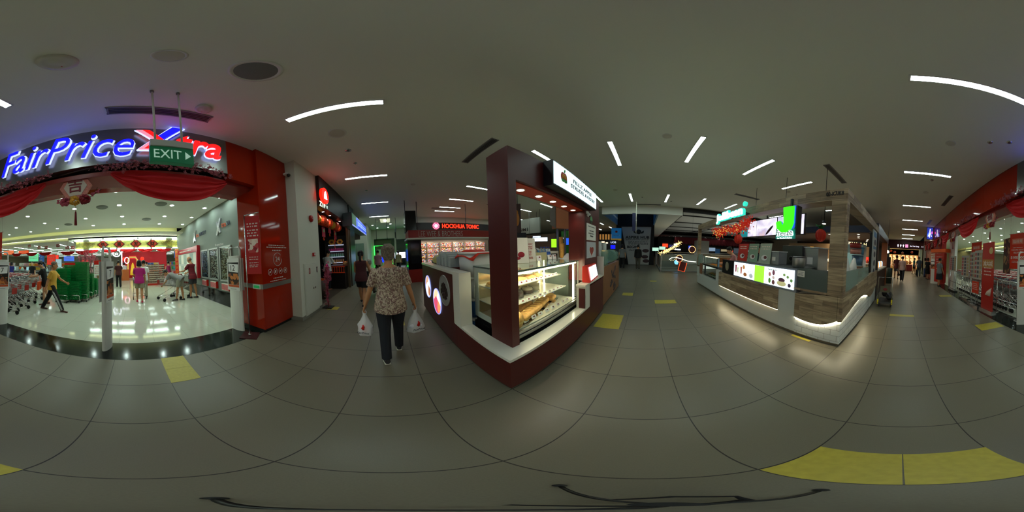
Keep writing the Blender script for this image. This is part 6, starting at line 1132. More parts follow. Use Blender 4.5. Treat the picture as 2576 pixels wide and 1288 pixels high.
# heart tinsel
sparkle([(2.06, 4.55, 2.05), (2.06, 4.3, 1.93), (2.06, 3.9, 2.02), (2.06, 3.4, 1.96), (2.06, 3.05, 2.0), (2.06, 2.85, 2.12)], 900, .055, 'red tinsel garland with gold flecks hanging under the lit name sign', 'c02c18', .35, 'tinsel_garland', .016); 
sparkle([(2.04, 4.55, 2.05), (2.04, 4.3, 1.93), (2.04, 3.9, 2.02), (2.04, 3.4, 1.96), (2.04, 2.95, 2.05)], 130, .055, 'gold flecks in the red tinsel garland', 'e8c060', 1.0, 'tinsel_flecks', .012)
for k, (x, y, z, r) in enumerate(((2.98, 1.64, 1.86, .12), (2.44, 3.85, 1.78, .12))):
    T = thing('paper_pineapple', ['red paper pineapple with green leaves hanging near the corner post', 'red paper pineapple half hidden below the leftmost menu screen'][k], 'decoration', (x, y, z)); B = MB(); n = 18; vs = []; fs = []
    for i in range(9):
        ph = -PI/2+PI*i/8
        for q in range(n): a = 2*PI*q/n; w = r*math.cos(ph)*(1 if q % 2 else .82); vs.append((w*math.cos(a), w*math.sin(a), r*1.15*math.sin(ph)))
    for i in range(8):
        for q in range(n): fs.append((i*n+q, i*n+(q+1) % n, (i+1)*n+(q+1) % n, (i+1)*n+q))
    B.add(vs, fs).build('fruit', M('paper_red', 'd83018', .6), T); B = MB()
    for q in range(22): a = rn.uniform(0, 6.28); l = rn.uniform(.06, .14); B.loft([(0, 0, r), (.5*l*math.cos(a), .5*l*math.sin(a), r+.07), (l*math.cos(a), l*math.sin(a), r+.07-rn.uniform(-.05, .03))], [.012, .012, .002], n=5)
    B.build('leaves', M('paper_green', '187838', .6), T); MB().tube([(0, 0, r), (0, 0, 2.3-z)], .003, n=4).build('string', dark, T)
for k, (y, w, c, lab) in enumerate(((3.42, .42, 'c83020', 'red upright menu board with a milk glass on the kiosk counter'), (3.0, .36, '88a890', 'pale green menu board with bowls beside the red one'), (2.58, .36, 'a8b4a0', 'clear framed menu board nearest the lit menu middle'))):
    T = thing('menu_standee', lab, 'menu board', (2.3, y, 1.205), -PI/2); b = MB().box(-w/2, -.004, 0, w/2, .004, .43).build('board', M('board'+c, c, .4), T); b.rotation_euler = (-.12, 0, 0); 
    MB().ball(.0, -.008, .12, .1, .006, .06).build('bowl_picture', M('bowl_pic', 'd8d0b8' if k else 'e8e4e0', .5), b); MB().ball(.03, -.012, .13, .05, .005, .035).build('topping_picture', M('top_pic', '6a3838'), b); lines(b, -w*.35, w*.35, (.36, .31), M('board_ink', '2a6a48' if k else 'f0e0d0'), -.006, .02)
T = thing('steel_counter', 'steel counter top behind the lit menu box', 'counter', (0, 0, 0)); MB().box(2.16, 1.6, 1.18, 2.75, 3.5, 1.205).build('counter_top', M('work_steel'), T); MB().box(2.45, 1.65, .9, 2.7, 3.45, 1.18).build('counter_body', M('inner_grey'), T)
def boxy(nm, lab, cat, x0, y0, x1, y1, z0, z1, m_, extra=None, bevel=.006):
    T = thing(nm, lab, cat, ((x0+x1)/2, (y0+y1)/2, z0)); w, d, h = abs(x1-x0)/2, abs(y1-y0)/2, z1-z0; MB().box(-w, -d, 0, w, d, h).build('case', m_, T, bevel=bevel)
    if extra: extra(T, w, d, h)
    return T
def top_and_label(T, w, d, h): MB().box(-w-.01, -d-.01, h, w+.01, d+.01, h+.02).build('lid', white, T); MB().box(-w-.003, -d*.3, h*.3, -w, d*.5, h*.6).build('label', paper, T)
def knobf(T, w, d, h): MB().loft([(-w-.005, 0, h*.45), (-w-.02, 0, h*.45)], .06, n=20).build('porthole', chrome, T); MB().loft([(-w-.02, 0, h*.45), (-w-.025, 0, h*.45)], .045, n=20).build('porthole_glass', black, T)
boxy('dispenser_box', 'pale lidded dispenser box on the kiosk counter', 'container', 2.35, 2.2, 2.6, 2.45, 1.205, 1.46, M('box_grey_pale', '8c8e8c', .4), top_and_label)
boxy('cooking_machine', 'dark grey machine with a round porthole behind the counter', 'machine', 2.78, 1.95, 3.1, 2.5, 1.1, 1.62, M('machine_grey', '50544e', .35, .4), knobf)
boxy('steel_box', 'brushed steel box with warm reflections right of the dark machine', 'machine', 2.85, 1.6, 3.3, 1.95, 1.1, 1.58, steel, top_and_label)
boxy('equipment_stand', 'grey equipment stand behind the front counter', 'stand', 2.76, 1.5, 3.5, 2.6, .08, 1.1, M('inner_grey'), knobf)
T = thing('cooking_pot', 'steel soup pot on the counter by the grey screen', 'pot', (2.42, 1.52, 1.205)); T.location = (2.34, 1.7, 1.205); MB().lathe(0, 0, [(0, 0), (.1, .0), (.115, .03), (.118, .16), (.105, .2)], n=28).build('pot_body', steel, T); MB().lathe(0, 0, [(.125, .175), (.13, .18), (.11, .19), (0, .2)], n=28).build('lid', M('lid_dark', '2c2c2c', .3, .5), T)
T = thing('round_tray', 'dark round tray lying on the worktop near the corner', 'tray', (2.5, 1.3, .905)); MB().lathe(0, 0, [(0, 0), (.2, 0), (.22, .03), (.21, .03), (.19, .01), (0, .01)], n=28).build('tray', dark, T)
T = thing('crate', 'dark mesh crate behind the grey screen at the corner', 'crate', (2.32, 1.25, .9)); B = MB()
for k in range(8): B.box(-.1, -.17+.048*k, 0, -.09, -.165+.048*k, .14)
B.box(-.1, -.18, 0, .1, .18, .01).box(-.1, -.18, .13, -.085, .18, .145); B.build('crate_bars', grey, T)
# pastry part at the far end
C2 = thing('snack_case', 'lit snack display case at the far end of the timber kiosk', 'display case', (2.2, 5.25, .47), -PI/2); MB().box(-.62, .05, 0, .62, .6, .03).build('base', dark, C2); MB().box(-.62, 0, .03, .62, .006, .74).build('front_glass', glass, C2); MB().box(-.64, -.02, .74, .64, .62, .8).build('timber_top', m_pl, C2); MB().box(-.6, .1, .36, .6, .5, .375).build('shelf', steel, C2); MB().box(-.6, .55, .03, .6, .56, .72).build('back_panel', M('mirror_beige', '98704c', .2, .5), C2)
for x in (-.6, .55): MB().box(x, .03, .05, x+.05, .08, .72).build('corner_tube', M('tube_blue', '7898b0', .3), C2)
MB().box(-.55, .05, .7, .55, .08, .72).build('light_tube', E('snack_light', 'ffd8a0', 8), C2)
q = None
for r_, (z, dy) in enumerate(((.855, .2), (.515, .2))):
    for k in range(16):
        y = 4.75+.065*k
        if q is None: q = thing('snack_stick', 'golden snack stick on the trays of the lit snack case', 'snack', (2.42, y, z), 0, 'golden snack sticks in the snack case'); MB().loft([(-.12, 0, .0), (0, 0, .03), (.12, 0, .04)], [.012, .02, .014], n=8).build('stick', m_pas, q)
        else: dup(q, (2.42+rn.uniform(-.03, .03), y, z+rn.uniform(0, .02)), rn.uniform(-.3, .3))
for k in range(14):
    T = thing('sauce_tub', 'small round sauce tub with a dark lid in the snack case', 'tub', (2.3+.05*(k % 2), 4.72+.07*k, .5), 0, 'sauce tubs in the snack case'); MB().cyl(0, 0, 0, .05, .025).build('tub', white, T); MB().cyl(0, 0, .05, .06, .028).build('lid', black if k % 3 else green, T)
T = thing('snack_poster', 'framed brown display poster at the far end of the kiosk front', 'poster', (2.13, 6.0, .5), -PI/2); MB().box(-.12, 0, 0, .12, .03, .4).build('board', M('poster_brown', '8a5c40', .4), T)
# side facing the corridor
T = thing('tall_poster', 'tall pale poster with dark pictures on the kiosk side next to the dark post', 'poster', (4.75, .8, .9)); MB().box(-.3, 0, 0, .3, .03, 1.35).build('board', M('poster_pale', 'b0b4b0', .5), T)
for k, z in enumerate((.15, .4, .65, 1.0)): MB().ball(0, -.003, z, .16, .006, .09).build('picture', M('pic_dark', '383a48', .5), T)
MB().box(-.24, -.004, .8, .24, 0, .88).build('blue_stripe', M('stripe_blue', '4878a0', .5), T); MB().box(-.24, -.004, 1.15, .24, 0, 1.3).build('blue_top', M('stripe_blue'), T)
for k, (x, y, z, w, h, c) in enumerate(((3.5, 1.25, 1.22, .26, .36, 'd8d8d0'), (3.95, 1.2, 1.3, .2, .3, 'd0d0cc'))):
    T = thing('paper_bag', 'crumpled white paper bag behind the green glass, %s' % ['left', 'right'][k], 'bag', (x, y, .9)); MB().loft([(0, 0, 0), (0, 0, .2), (.04, 0, .35), (.1, 0, .5)], [(w*.6, .1), (w*.62, .12), (w*.5, .08), (.05, .03)], n=12).build('bag_paper', M('paperbag', c, .7, bump=1, vscale=12), T)
T = thing('side_worktop', 'pale worktop along the corridor side of the timber kiosk', 'counter', (0, 0, 0)); MB().box(2.95, .95, .84, 5.15, 1.5, .9).build('worktop', M('top_pale', '8a8c88', .4), T); MB().box(3.0, 1.4, .08, 5.1, 1.45, .84).build('counter_body', M('inner_grey'), T)
for k, (x, z, h, c) in enumerate(((4.35, .9, .3, 'a08068'), (4.35, 1.22, .28, '5c7c94'), (4.15, 1.52, .14, 'b07868'), (4.45, 1.52, .2, '4c8098'), (4.1, 1.68, .12, '983028'))):
    T = thing('ingredient_tub', '%s tub in the stack behind the paper bags' % ['beige lowest', 'blue grey middle', 'pinkish top left', 'teal top right', 'dark red topmost'][k], 'container', (x, 1.2, z)); MB().loft([(0, 0, 0), (0, 0, h*.9)], [(.13, .13), (.14, .14)], n=20, pw=.4).build('tub', M('tub'+c, c, .4), T); MB().loft([(0, 0, h*.9), (0, 0, h)], [(.15, .15)]*2, n=20, pw=.4).build('lid', M('tub'+c, c), T)
# food court seen through the kiosk
struct(MB().box(7.5, 1.5, 2.62, 14, 1.6, 2.95).box(7.4, 1.5, 2.62, 7.5, 9, 2.95).build('wall_navy_beam', M('navy_beam', '121634', .5)), 'navy beam over the food stalls behind the timber kiosk'); struct(MB().box(7.5, 1.6, 2.6, 16, 9, 2.66).build('ceiling', M('slat_ceiling', '4c3c34', .7)))
struct(MB().box(16, 1.2, 0, 16.1, 9, 2.7).build('wall_court', M('court_wall', '4c5048', .7))); struct(MB().box(11.9, 8.9, 0, 16, 9, 2.7).build('wall_court', M('court_wall')))
for k in range(12): downlight(7.9+.75*(k % 6), 2.2+1.6*(k//6)+.2*(k % 3), 2.6, 'warm round downlight over the food stalls', .09, 'food stall downlights', E('warm_down', 'fff0d8', 26))
for x in (8.5, 11): light('court_fill', 'AREA', (x, 4, 2.5), 110, 'ffe8c8', 2, (0, 0, 0), size_y=2)  # unseen area lights added to brighten the food stalls
T = thing('lit_stall_sign', 'yellow lit letters over the lively food stall behind the kiosk', 'sign', (9.6, 2.9, 2.25), -PI/2+.25); MB().box(-1.2, 0, -.15, 1.2, .06, .15).build('board', black, T); text('PULAH', .22, E('letters_warm', 'ffe8a0', 2), T, (.2, -.01, 0), name='letters', width=1.1, height=.16, sp=1.4); MB().tube([(-1, .03, .15), (-1, .03, .35)], .01, n=5).tube([(1, .03, .15), (1, .03, .35)], .01, n=5).build('hanger', dark, T)
for k in range(16):
    c, e = [('fff0d0', 1.6), ('e83828', .7), ('80c8a0', .5), ('f8c060', 1.0), ('d0e8ff', 1.5), ('a06838', .4), ('ffffff', 1.8), ('50382c', .2)][k % 8]
    T = thing('stall_display', 'small lit display of the food stalls behind the timber kiosk', 'display', (10.51, 1.9+.42*k, 1.05+.28*(k % 4)), -PI/2, 'lit displays of the far food stalls'); MB().box(-.18, 0, -.14, .18, .08, .14).build('lit_face', E('stall%d' % (k % 8), c, e), T)
    MB().box(-.2, .05, -.16, .2, .1, .16).build('case', M('stall_case', '6a5038', .5), T)
T = thing('stall_counter', 'pale counter of the food stalls behind the timber kiosk', 'counter', (9.5, 5, 0)); MB().box(-.3, -3.4, 0, .3, 3.4, 1.05).build('counter_body', M('stall_cream', '8c7c60', .5), T); MB().box(-.35, -3.45, 1.05, .35, 3.45, 1.1).build('counter_top', offwhite, T)
for k in range(14):
    T = thing('sauce_bottle', 'condiment bottle on the pale counter of the food stalls', 'bottle', (9.4, 2+.35*k, 1.1), 0, 'condiment bottles on the food stall counter'); MB().lathe(0, 0, [(0, 0), (.05, 0), (.05, .16), (.02, .22), (0, .25)], n=10).build('bottle_body', M('cond%d' % (k % 3), ['c83820', 'e0d8c8', 'd89030'][k % 3], .5), T)
T = thing('tall_fridge', 'pale green glass door drinks fridge seen behind the corner post', 'fridge', (6.2, 1.9, 0), -PI/2); MB().box(-.4, 0, 0, .4, .6, 1.95).build('cabinet', M('fridge_white', '98a8a4', .4), T, bevel=.01); MB().box(-.34, -.02, .2, .34, 0, 1.6).build('glass_door', E('fridge_glow', '90b0a8', .35), T); MB().box(-.32, -.05, .8, -.29, -.02, 1.2).build('handle', chrome, T)
person('kiosk worker with a pink top bending behind the snack case', 2.95, 4.7, (-1, .3), 1.58, 'light', ('short', 'black'), M('pink_shirt', 'b07878', .8), 'short', ('pants', blackc), blackc, lean=20, nod=20, arms=((35, 8, 50), (35, 8, 50)))
person('kiosk worker in dark uniform standing behind the red menu board', 3.2, 3.75, (-1, -.1), 1.62, 'light', ('bob', 'black'), M('green_uniform', '38504c', .8), 'short', ('pants', blackc), blackc, nod=15)

struct(MB().box(10.62, 1.6, 0, 10.72, 8.8, 2.3).build('wall_court', M('court_panel', '8c7454', .6)))
for k, (x, y) in enumerate(((3.6, 1.9), (3.6, 3.2), (3.6, 4.6))):
    T = thing('kiosk_fill_lamp', 'small added lamp on a rod inside the timber kiosk, %s' % ['nearest the corner', 'middle', 'farthest'][k], 'lamp', (x, y, 2.28)); MB().cyl(0, 0, -.04, .04, .05).build('lamp_body', dark, T); MB().lathe(0, 0, [(.045, -.041), (0, -.042)]).build('lamp_lens', E('kiosk_fill_glow', 'fff0d0', 30), T); MB().tube([(0, 0, .04), (0, 0, CEIL-2.28)], .008, n=5).build('rod', dark, T)
    light('kiosk_fill_spot', 'SPOT', (x, y, 2.22), 12, 'ffecd0', .04, (0, 0, 0), 130)  # lamps and spots added to brighten the kiosk interior
# ================================================================ EAST END: poster wall, trolley pool, corridor end
# partition walls on the supermarket line further east
struct(MB().box(9.9, -2.76, 0, 10.1, -2.45, 2.9).box(10.1, -2.6, 0, 16.1, -2.45, 2.9).build('wall_partition', M('partition_red', 'a01c14', .5)), 'red printed partition along the shop line')
T = thing('printed_panel', 'red partition panel with rows of white text and hanging figures', 'panel', (12.0, -2.44, 1.6), PI); lines(T, -1.4, 1.2, (.5, .35, .2, .05, -.1), m_wi, -.004, .06)
struct(MB().box(8.3, -2.95, 0, 9.3, -2.8, 2.9).build('wall_partition', white), 'white panel behind the distant banners')
struct(MB().box(16.1, -2.76, 0, 16.3, -2.2, CEIL).build('wall_east_pier', wl))
# end of the corridor
struct(MB().box(20.2, -3, 2.75, 20.4, 3, CEIL).build('wall_end_east', M('fascia_maroon', '4c1418', .4)), 'dark red fascia over the lit end shop')
T = thing('direction_sign', 'dark red direction sign with white symbols over the lit end shop', 'sign', (20.15, -.6, 3.1), -PI/2); MB().box(-2.0, 0, -.3, 2.4, .05, .32).build('board', M('fascia_maroon'), T)
for k in range(3): MB().ball(-1.1+.33*k, -.02, .07, .09, .02, .09).box(-1.1+.33*k-.04, -.03, -.15, -1.1+.33*k+.04, -.01, .02).build('symbol', E('symbol_white', 'f0ecff', 1.6), T)
MB().box(-.2, -.02, -.18, .15, 0, .2).build('pictogram', E('picto_pink', 'e890c0', 1.2), T); text('Eu Yan Sang', .26, E('symbol_white'), T, (.95, -.02, 0), name='letters', width=1.1, height=.2); lines(T, 1.8, 2.3, (0,), E('symbol_white'), -.02, .14)
struct(MB().box(24, -4, 0, 24.1, 3, 3).box(20.4, 2.2, 0, 24, 2.3, 3).box(20.4, -2.6, 0, 24, -2.5, 3).build('wall_end_shop', M('end_shop_cream', 'd8c8a0', .6))); struct(MB().box(20.4, -2.6, 2.9, 24, 2.3, 3).build('ceiling', m_storeceil))
for k, y in enumerate((-1.6, 0, 1.5)): light('end_shop_fill', 'AREA', (22, y, 2.85), 60, 'ffecc0', 1.2, (0, 0, 0), size_y=1)  # extra area lights for the end shop, not tied to any fitting
for k in range(7):
    T = thing('goods_shelf', 'warm lit shelf of goods in the end shop', 'shelf', (23.6, -2.1+.62*k, 0), -PI/2, 'warm shelves in the end shop'); MB().box(-.28, 0, 0, .28, .3, 2.1).build('shelf_frame', M('shelf_wood', 'a88858', .5), T); MB().box(-.25, -.03, .3, .25, 0, 2.0).build('goods', blotmat('end_goods', ['d8b068', 'b83020', 'f0e0b8', '8a5c30', 'e8e0c8', 'e8d8c0'], 16, .5, .3), T)
for k, (y, z, c) in enumerate(((-1.3, 2.4, 'red'), (.9, 2.3, 'red'), (-.1, 2.25, 'dark'), (1.4, 2.45, 'orange'))): lantern(20.9, y, z, .16, {'red': red, 'dark': M('lan_dark', '7a2018'), 'orange': lo}[c], 'round %s lantern hanging in the lit end shop, %s' % (c, ['right', 'left', 'middle', 'far left'][k]), None)
T = thing('gift_table', 'red table heaped with gift packs in the end shop entrance', 'table', (20.9, -.6, 0)); MB().box(-.4, -.8, 0, .4, .8, .8).build('table', M('table_red', '8a2018', .6), T); B = MB()
for k in range(30): B.cb(rn.uniform(-.3, .3), rn.uniform(-.7, .7), .85+rn.uniform(0, .35), .18, .2, .12, rz=rn.random())
o = B.build('gift_packs', blotmat('gift_mix', ['c82818', 'e8a030', 'f0d8a0', 'a01810'], 9), T); o['kind'] = 'stuff'
T = thing('glossy_pillar', 'pale pillar beside the end shop entrance', 'pillar', (19.6, -2.25, 0)); MB().box(-.2, -.15, 0, .2, .15, 2.75).build('pillar', wl, T)
# blue lit projecting sign
T = thing('projecting_sign', 'blue and pink lit projecting shop sign hanging from the orange red fascia', 'sign', (11.4, -2.17, 2.95), -PI/2); T.rotation_euler = (0, 0, -PI/2+.0)
MB().box(-.45, 0, 0, .0, .12, .88).build('case', dark, T); T.location = (11.4, -2.15, 2.95); MB().box(-.43, -.012, .02, -.01, 0, .86).build('lit_face', E('sign_violet', '3040b0', .8), T)
B = MB(); B.tube([(-.25, -.02, .15), (-.22, -.02, .75)], .03).tube([(-.36, -.02, .2), (-.22, -.02, .55), (-.1, -.02, .2)], .02); B.build('white_figure', E('fig_white', 'f0e8ff', 2.4), T)
for k in range(2): MB().ball(-.38+.05*k, -.02, .3+.1*k, .04, .01, .1).build('blue_letter', E('letter_azure', '4060ff', 2), T)
MB().ball(-.08, -.02, .5, .04, .01, .09).build('pink_letter', E('letter_pink2', 'ff60b0', 2), T)
# kiosk beyond the timber one
T = thing('dark_kiosk', 'dark kiosk with a metal beam and orange brown posts beyond the timber kiosk', 'kiosk', (0, 0, 0)); MB().box(5.35, .8, 2.3, 9.4, 1.1, 2.62).build('beam', M('beam_metal', '3c3c40', .3, .7), T)
for x, c in ((5.5, 'post_dark'), (8.9, 'post_orange')): MB().box(x-.1, .8, 0, x+.1, 1.1, 2.3).build('post', M(c, {'post_dark': '241a16', 'post_orange': '8a4a24'}[c], .4), T)
MB().box(5.6, .85, 0, 8.8, 1.2, .98).build('counter_body', M('dark_brown_panel', '30201a', .4), T); MB().box(5.6, .8, .98, 8.8, 1.3, 1.03).build('counter_top', offwhite, T)
for k in range(6):
    q = thing('lit_jar', 'small glowing jar on the counter of the dark kiosk', 'jar', (6.2+.45*k, 1.05, 1.03), 0, 'glowing jars on the dark kiosk counter'); MB().lathe(0, 0, [(0, 0), (.08, 0), (.08, .2), (.05, .26), (0, .26)], n=12).build('jar_body', E('jar_glow%d' % (k % 2), ['ffb870', 'c8e8ff'][k % 2], .9), q)
T = thing('blue_display', 'pale blue lit upright display past the dark kiosk', 'display', (10.6, .95, .2), PI*.9); MB().box(-.3, 0, 0, .3, .1, 1.3).build('lit_face', E('blue_upright', 'a8d0ff', 1.6), T); MB().box(-.33, .03, -.2, .33, .15, 1.35).build('case', dark, T)
T = thing('globe_lamp', 'bright white globe lamp over the blue upright display', 'lamp', (9.8, .85, 1.85)); MB().ball(0, 0, 0, .08).build('globe', E('globe', 'fff0d0', 14), T); MB().tube([(0, 0, .08), (0, 0, 2.0)], .01, n=5).build('rod', dark, T)
T = thing('litter_bin', 'dark green waste bin past the dark kiosk', 'bin', (9.5, .7, 0)); MB().lathe(0, 0, [(0, 0), (.2, 0), (.22, .85), (.18, .9), (0, .9)], n=20).build('bin_body', M('bin_green', '1c2c22', .5), T); MB().lathe(0, 0, [(.12, .9), (.12, .91), (0, .912)], n=16).build('opening', black, T)
# platform trolley
T = thing('platform_trolley', 'flat platform trolley with a steel handle and black bags next to the timber kiosk', 'trolley', (4.95, .42, 0)); MB().box(-.3, -.22, .12, .3, .22, .16).build('platform', M('platform_grey', '3c3e40', .5), T, bevel=.01)
MB().tube([(-.27, -.2, .16), (-.27, -.2, .9), (-.27, .2, .9), (-.27, .2, .16)], .014).build('handle', chrome, T)
for sy in (-1, 1):
    MB().box(-.3, sy*.2-.02, .1, -.25, sy*.2+.02, .24).build('yellow_bracket', yellow, T)
    for sx in (-1, 1): MB().loft([(sx*.23, sy*.17-.012, .055), (sx*.23, sy*.17+.012, .055)], .055, n=16).build('wheel', rubber, T)
MB().box(-.285, -.14, .46, -.275, .14, .64).build('name_plate', M('plate_olive', '5c5844', .5), T); MB().ball(-.29, 0, .55, .003, .06, .04).build('plate_mark', m_orr, T)
T = thing('black_bag', 'heap of black bags on the platform trolley', 'bag', (4.97, .42, .165)); B = MB()
for k in range(6): B.ball(rn.uniform(-.13, .16), rn.uniform(-.12, .12), .1+rn.uniform(-.02, .08), .13, .11, .09, rot=(rn.random(), rn.random(), 0))
B.build('bag_film', M('bag_black', '0c0c0e', .35, bump=1, vscale=12), T, rmesh=.012)
# people in the corridor east
for a in (('man in a maroon shirt and dark shorts walking toward the end shop', 11.7, .32, (1, .1), 1.72, 'brown', ('short', 'black'), M('maroon_dark', '4c1818', .8), ('shorts', M('shorts_grey', '504c4c', .8)), ((24, 6), (-20, 16))),
          ('woman in a pale pink top with a shoulder bag walking toward the end shop', 10.6, -.08, (1, -.1), 1.62, 'light', ('short', 'black'), M('pink_pale', 'b89890', .8), ('pants', navy), ((20, 6), (-18, 20))),
          ('woman in a teal top and black shorts far down the corridor', 16.3, -1.3, (-.2, -1), 1.6, 'light', ('short', 'black'), M('teal_top', '107878', .8), ('shorts', blackc), ((8, 4), (-6, 10))),
          ('man in a blue grey shirt and trousers standing by the queue', 14.1, -1.55, (1, 0), 1.68, 'tan', ('short', 'grey'), M('blue_grey', '4c5864', .8), ('pants', M('grey_trouser2', '38404a', .8)), ((4, 2), (-4, 4))),
          ('woman in a cream top in the queue by the red partition', 13.9, -2.05, (.3, -1), 1.6, 'light', ('bob', 'black'), M('cream_top', 'b0a888', .8), ('pants', M('jeans', '304878', .8)), ((3, 2), (-3, 4))),
          ('person in black carrying a pale bag in the queue by the red partition', 12.2, -2.0, (.6, -.6), 1.6, 'light', ('bob', 'black'), blackc, ('skirt', blackc), ((3, 2), (-3, 4))),
          ('woman in a grey top and navy skirt standing before the trolley railing', 8.95, -2.15, (.5, -1), 1.56, 'tan', ('short', 'black'), M('grey_top', '6c7070', .8), ('skirt', navy), ((4, 2), (-4, 5)))):
    q = person(a[0], a[1], a[2], a[3], a[4], a[5], a[6], a[7], 'short', a[8], M('sandal_dark'), legs=a[9], vox=.014)
    if 'shoulder bag' in a[0] or 'pale bag' in a[0]: p = wpos(q, q['hands'][0][0]); carrier_bag(p, 'dark shoulder bag of the woman in the pale pink top' if 'pink' in a[0] else 'pale carrier bag of the person in black by the partition', .22, .34, M('bag_dark2', '181414', .5) if 'pink' in a[0] else m_bagw, False, seed=9)
T = thing('red_suitcase', 'small dark trolley bag beside the teal topped woman', 'suitcase', (15.4, -1.5, 0)); MB().box(-.15, -.1, 0, .15, .1, .55).build('case', blackc, T, bevel=.03); MB().tube([(-.1, .1, .5), (-.1, .1, .85), (.1, .1, .85), (.1, .1, .5)], .01).build('handle', chrome, T)
# posts, posters, roll-up banners along the trolley railing
def hang_banner(lab, x, y, z0, z1, w, rz, mat, draw=None, stand=False, cat='banner'):
    T = thing('roll_up_banner' if stand else 'hanging_banner', lab, cat, (x, y, 0), rz); b = MB().box(-w/2, -.004, z0, w/2, .004, z1).build('banner', mat, T)
    if stand: MB().box(-w/2-.03, -.06, 0, w/2+.03, .1, .06).build('base', chrome, T); MB().tube([(0, .03, .05), (0, .03, z1)], .01).build('pole', chrome, T)
    else:
        MB().tube([(-w/2-.04, 0, z1+.01), (w/2+.04, 0, z1+.01)], .008).build('top_rail', chrome, T); MB().tube([(-w/2, 0, z1), (-w/2, 0, 2.92 if y > -2.95 else 3.4)], .003, n=4).build('wire', chrome, T); MB().tube([(w/2, 0, z1), (w/2, 0, 2.92 if y > -2.95 else 3.4)], .003, n=4).build('wire', chrome, T)
    if draw: draw(b, w, z0, z1)
    return T
br_ = M('banner_orange_red', 'c8300c', .5)
def fortune(b, w, z0, z1):
    h = z1-z0; MB().prism([(-w*.36, z1-.3), (w*.36, z1-.3), (w*.36, z1-.14), (-w*.36, z1-.14)], -.006, -.004).build('title_box', M('title_pale', 'd87860'), b)
    text('福禄寿', .1, m_wi, b, (0, -.009, z1-.22), name='title', width=w*.6, height=.1); lines(b, -w*.3, w*.3, (z1-.4,), m_wi, -.006, .02)
    text('FORTUNE DRAW', .06, m_wi, b, (0, -.006, z1-.46), name='print', width=w*.75); text('幸运大抽奖', .06, m_wi, b, (0, -.006, z1-.54), name='print', width=w*.5); text('$100,000', .12, m_wi, b, (0, -.006, z1-.68), name='prize', width=w*.85, height=.09, bold=.003); lines(b, -w*.35, w*.35, (z1-.78, z1-.82), m_wi, -.006, .014)
hang_banner('large orange red hanging banner with $100,000 above the nearest trolleys', 3.44, -2.96, 1.3, 2.3, .6, PI+.12, br_, fortune); hang_banner('smaller orange red hanging banner farther along the trolleys', 6.2, -3.05, 1.2, 2.3, .8, PI+.1, br_, fortune)
hang_banner('dark photo banner hanging left of the big $100,000 banner', 4.05, -3.05, 1.15, 2.22, .5, PI-.2, blotmat('photo_dark_banner', ['302420', '6c3830', 'a08050', '481c20', '201814'], 10, .5))
def promo(b, w, z0, z1):
    text('减大减', .2, m_wi, b, (0, -.006, z1-.62), name='title', width=w*.8, height=.16); lines(b, -w*.3, w*.3, (1.45, 1.4, 1.3, 1.2, 1.1), m_wi, -.006, .03); MB().ball(w*.25, -.006, z1-.25, .1, .006, .1).build('coin_picture', M('coin', 'b8a068', .4), b); MB().box(-w/2+.02, -.006, z1-.75, w/2-.02, -.004, z1-.5).build('gold_band', M('gold_band', 'a87838'), b)
    B = MB()
    for k in range(5): B.loft([(-.05+.05*k, -.006, .5), (.02+.05*k, -.006, .62+.03*k)], [.03, .01], n=6)
    B.build('flower_picture', m_wi, b)
hang_banner('tall red roll-up banner with gold lettering standing at the trolley railing', 4.12, -2.42, .06, 2.05, .62, PI+.05, M('rollup_red', 'a82018', .4), promo, True)
def grid(b, w, z0, z1):
    rr = random.Random(5); n = 3
    for i in range(n):
        B = MB()
        for j in range(6): B.cb(-w/2+w*(i+.5)/n, -.006, z0+.1+(z1-z0-.2)*j/5.2, w/n*.7, .004, .09)
        B.build('product_pictures', M(['pp_red', 'pp_dark', 'pp_tan'][i], ['984848', '484850', '98805c'][i], .5), b)
pst = M('poster_sheet', '9c9890', .6)
hang_banner('pale poster with rows of pictures standing left of the tall red banner', 4.75, -2.42, .9, 1.85, .42, PI+.1, pst, grid, True, 'poster'); hang_banner('second pale picture poster next to the first, by the railing', 5.15, -2.4, .9, 1.8, .3, PI+.1, pst, grid, True, 'poster'); hang_banner('pale picture poster at the second railing bay', 5.85, -2.42, .88, 1.7, .55, PI+.15, pst, grid, True, 'poster')
hang_banner('white sheet with dark pictures at the far end of the railing', 7.6, -2.5, .98, 1.72, .7, PI+.1, M('poster_pale2', 'a8a8a0', .6), grid, True, 'poster')
hang_banner('low red notice leaning at the railing under the picture posters', 4.72, -2.33, .45, .84, .4, PI+.1, br_, lambda b, w, z0, z1: lines(b, -w*.35, w*.35, (z1-.08, z1-.14, z1-.2, z1-.26), m_wi, -.006, .02), True, 'notice')
T = thing('orange_gantry', 'orange topped red promotion stand far along the shop line', 'stand', (9.3, -2.2, 0), PI+.5); MB().box(-.4, 0, .2, .4, .2, 1.9).build('panel', M('stand_red', 'b02010', .5), T); MB().box(-.7, -.1, 1.95, .6, .3, 2.15).build('orange_top', orange, T); lines(T, -.25, .25, (1.7, 1.55, 1.4, 1.25, 1.0), m_wi, -.004, .04)
gate(8.2+1.9, -2.1, PI/2-.6, '7', 'far white anti-theft post next to the queue at the red partition', .5)
# steel railing
T = thing('steel_railing', 'low steel tube railing in front of the trolley pool', 'railing', (0, 0, 0)); MB().tube([(3.0, -2.62, .98), (8.4, -2.62, .98)], .018).build('rail', chrome, T); MB().tube([(3.0, -2.62, .42), (8.4, -2.62, .42)], .012).build('rail', chrome, T)
for k in range(7): MB().tube([(3.0+.9*k, -2.62, 0), (3.0+.9*k, -2.62, 1.0)], .015).cyl(3.0+.9*k, -2.62, 0, .012, .09).build('post', chrome, T)
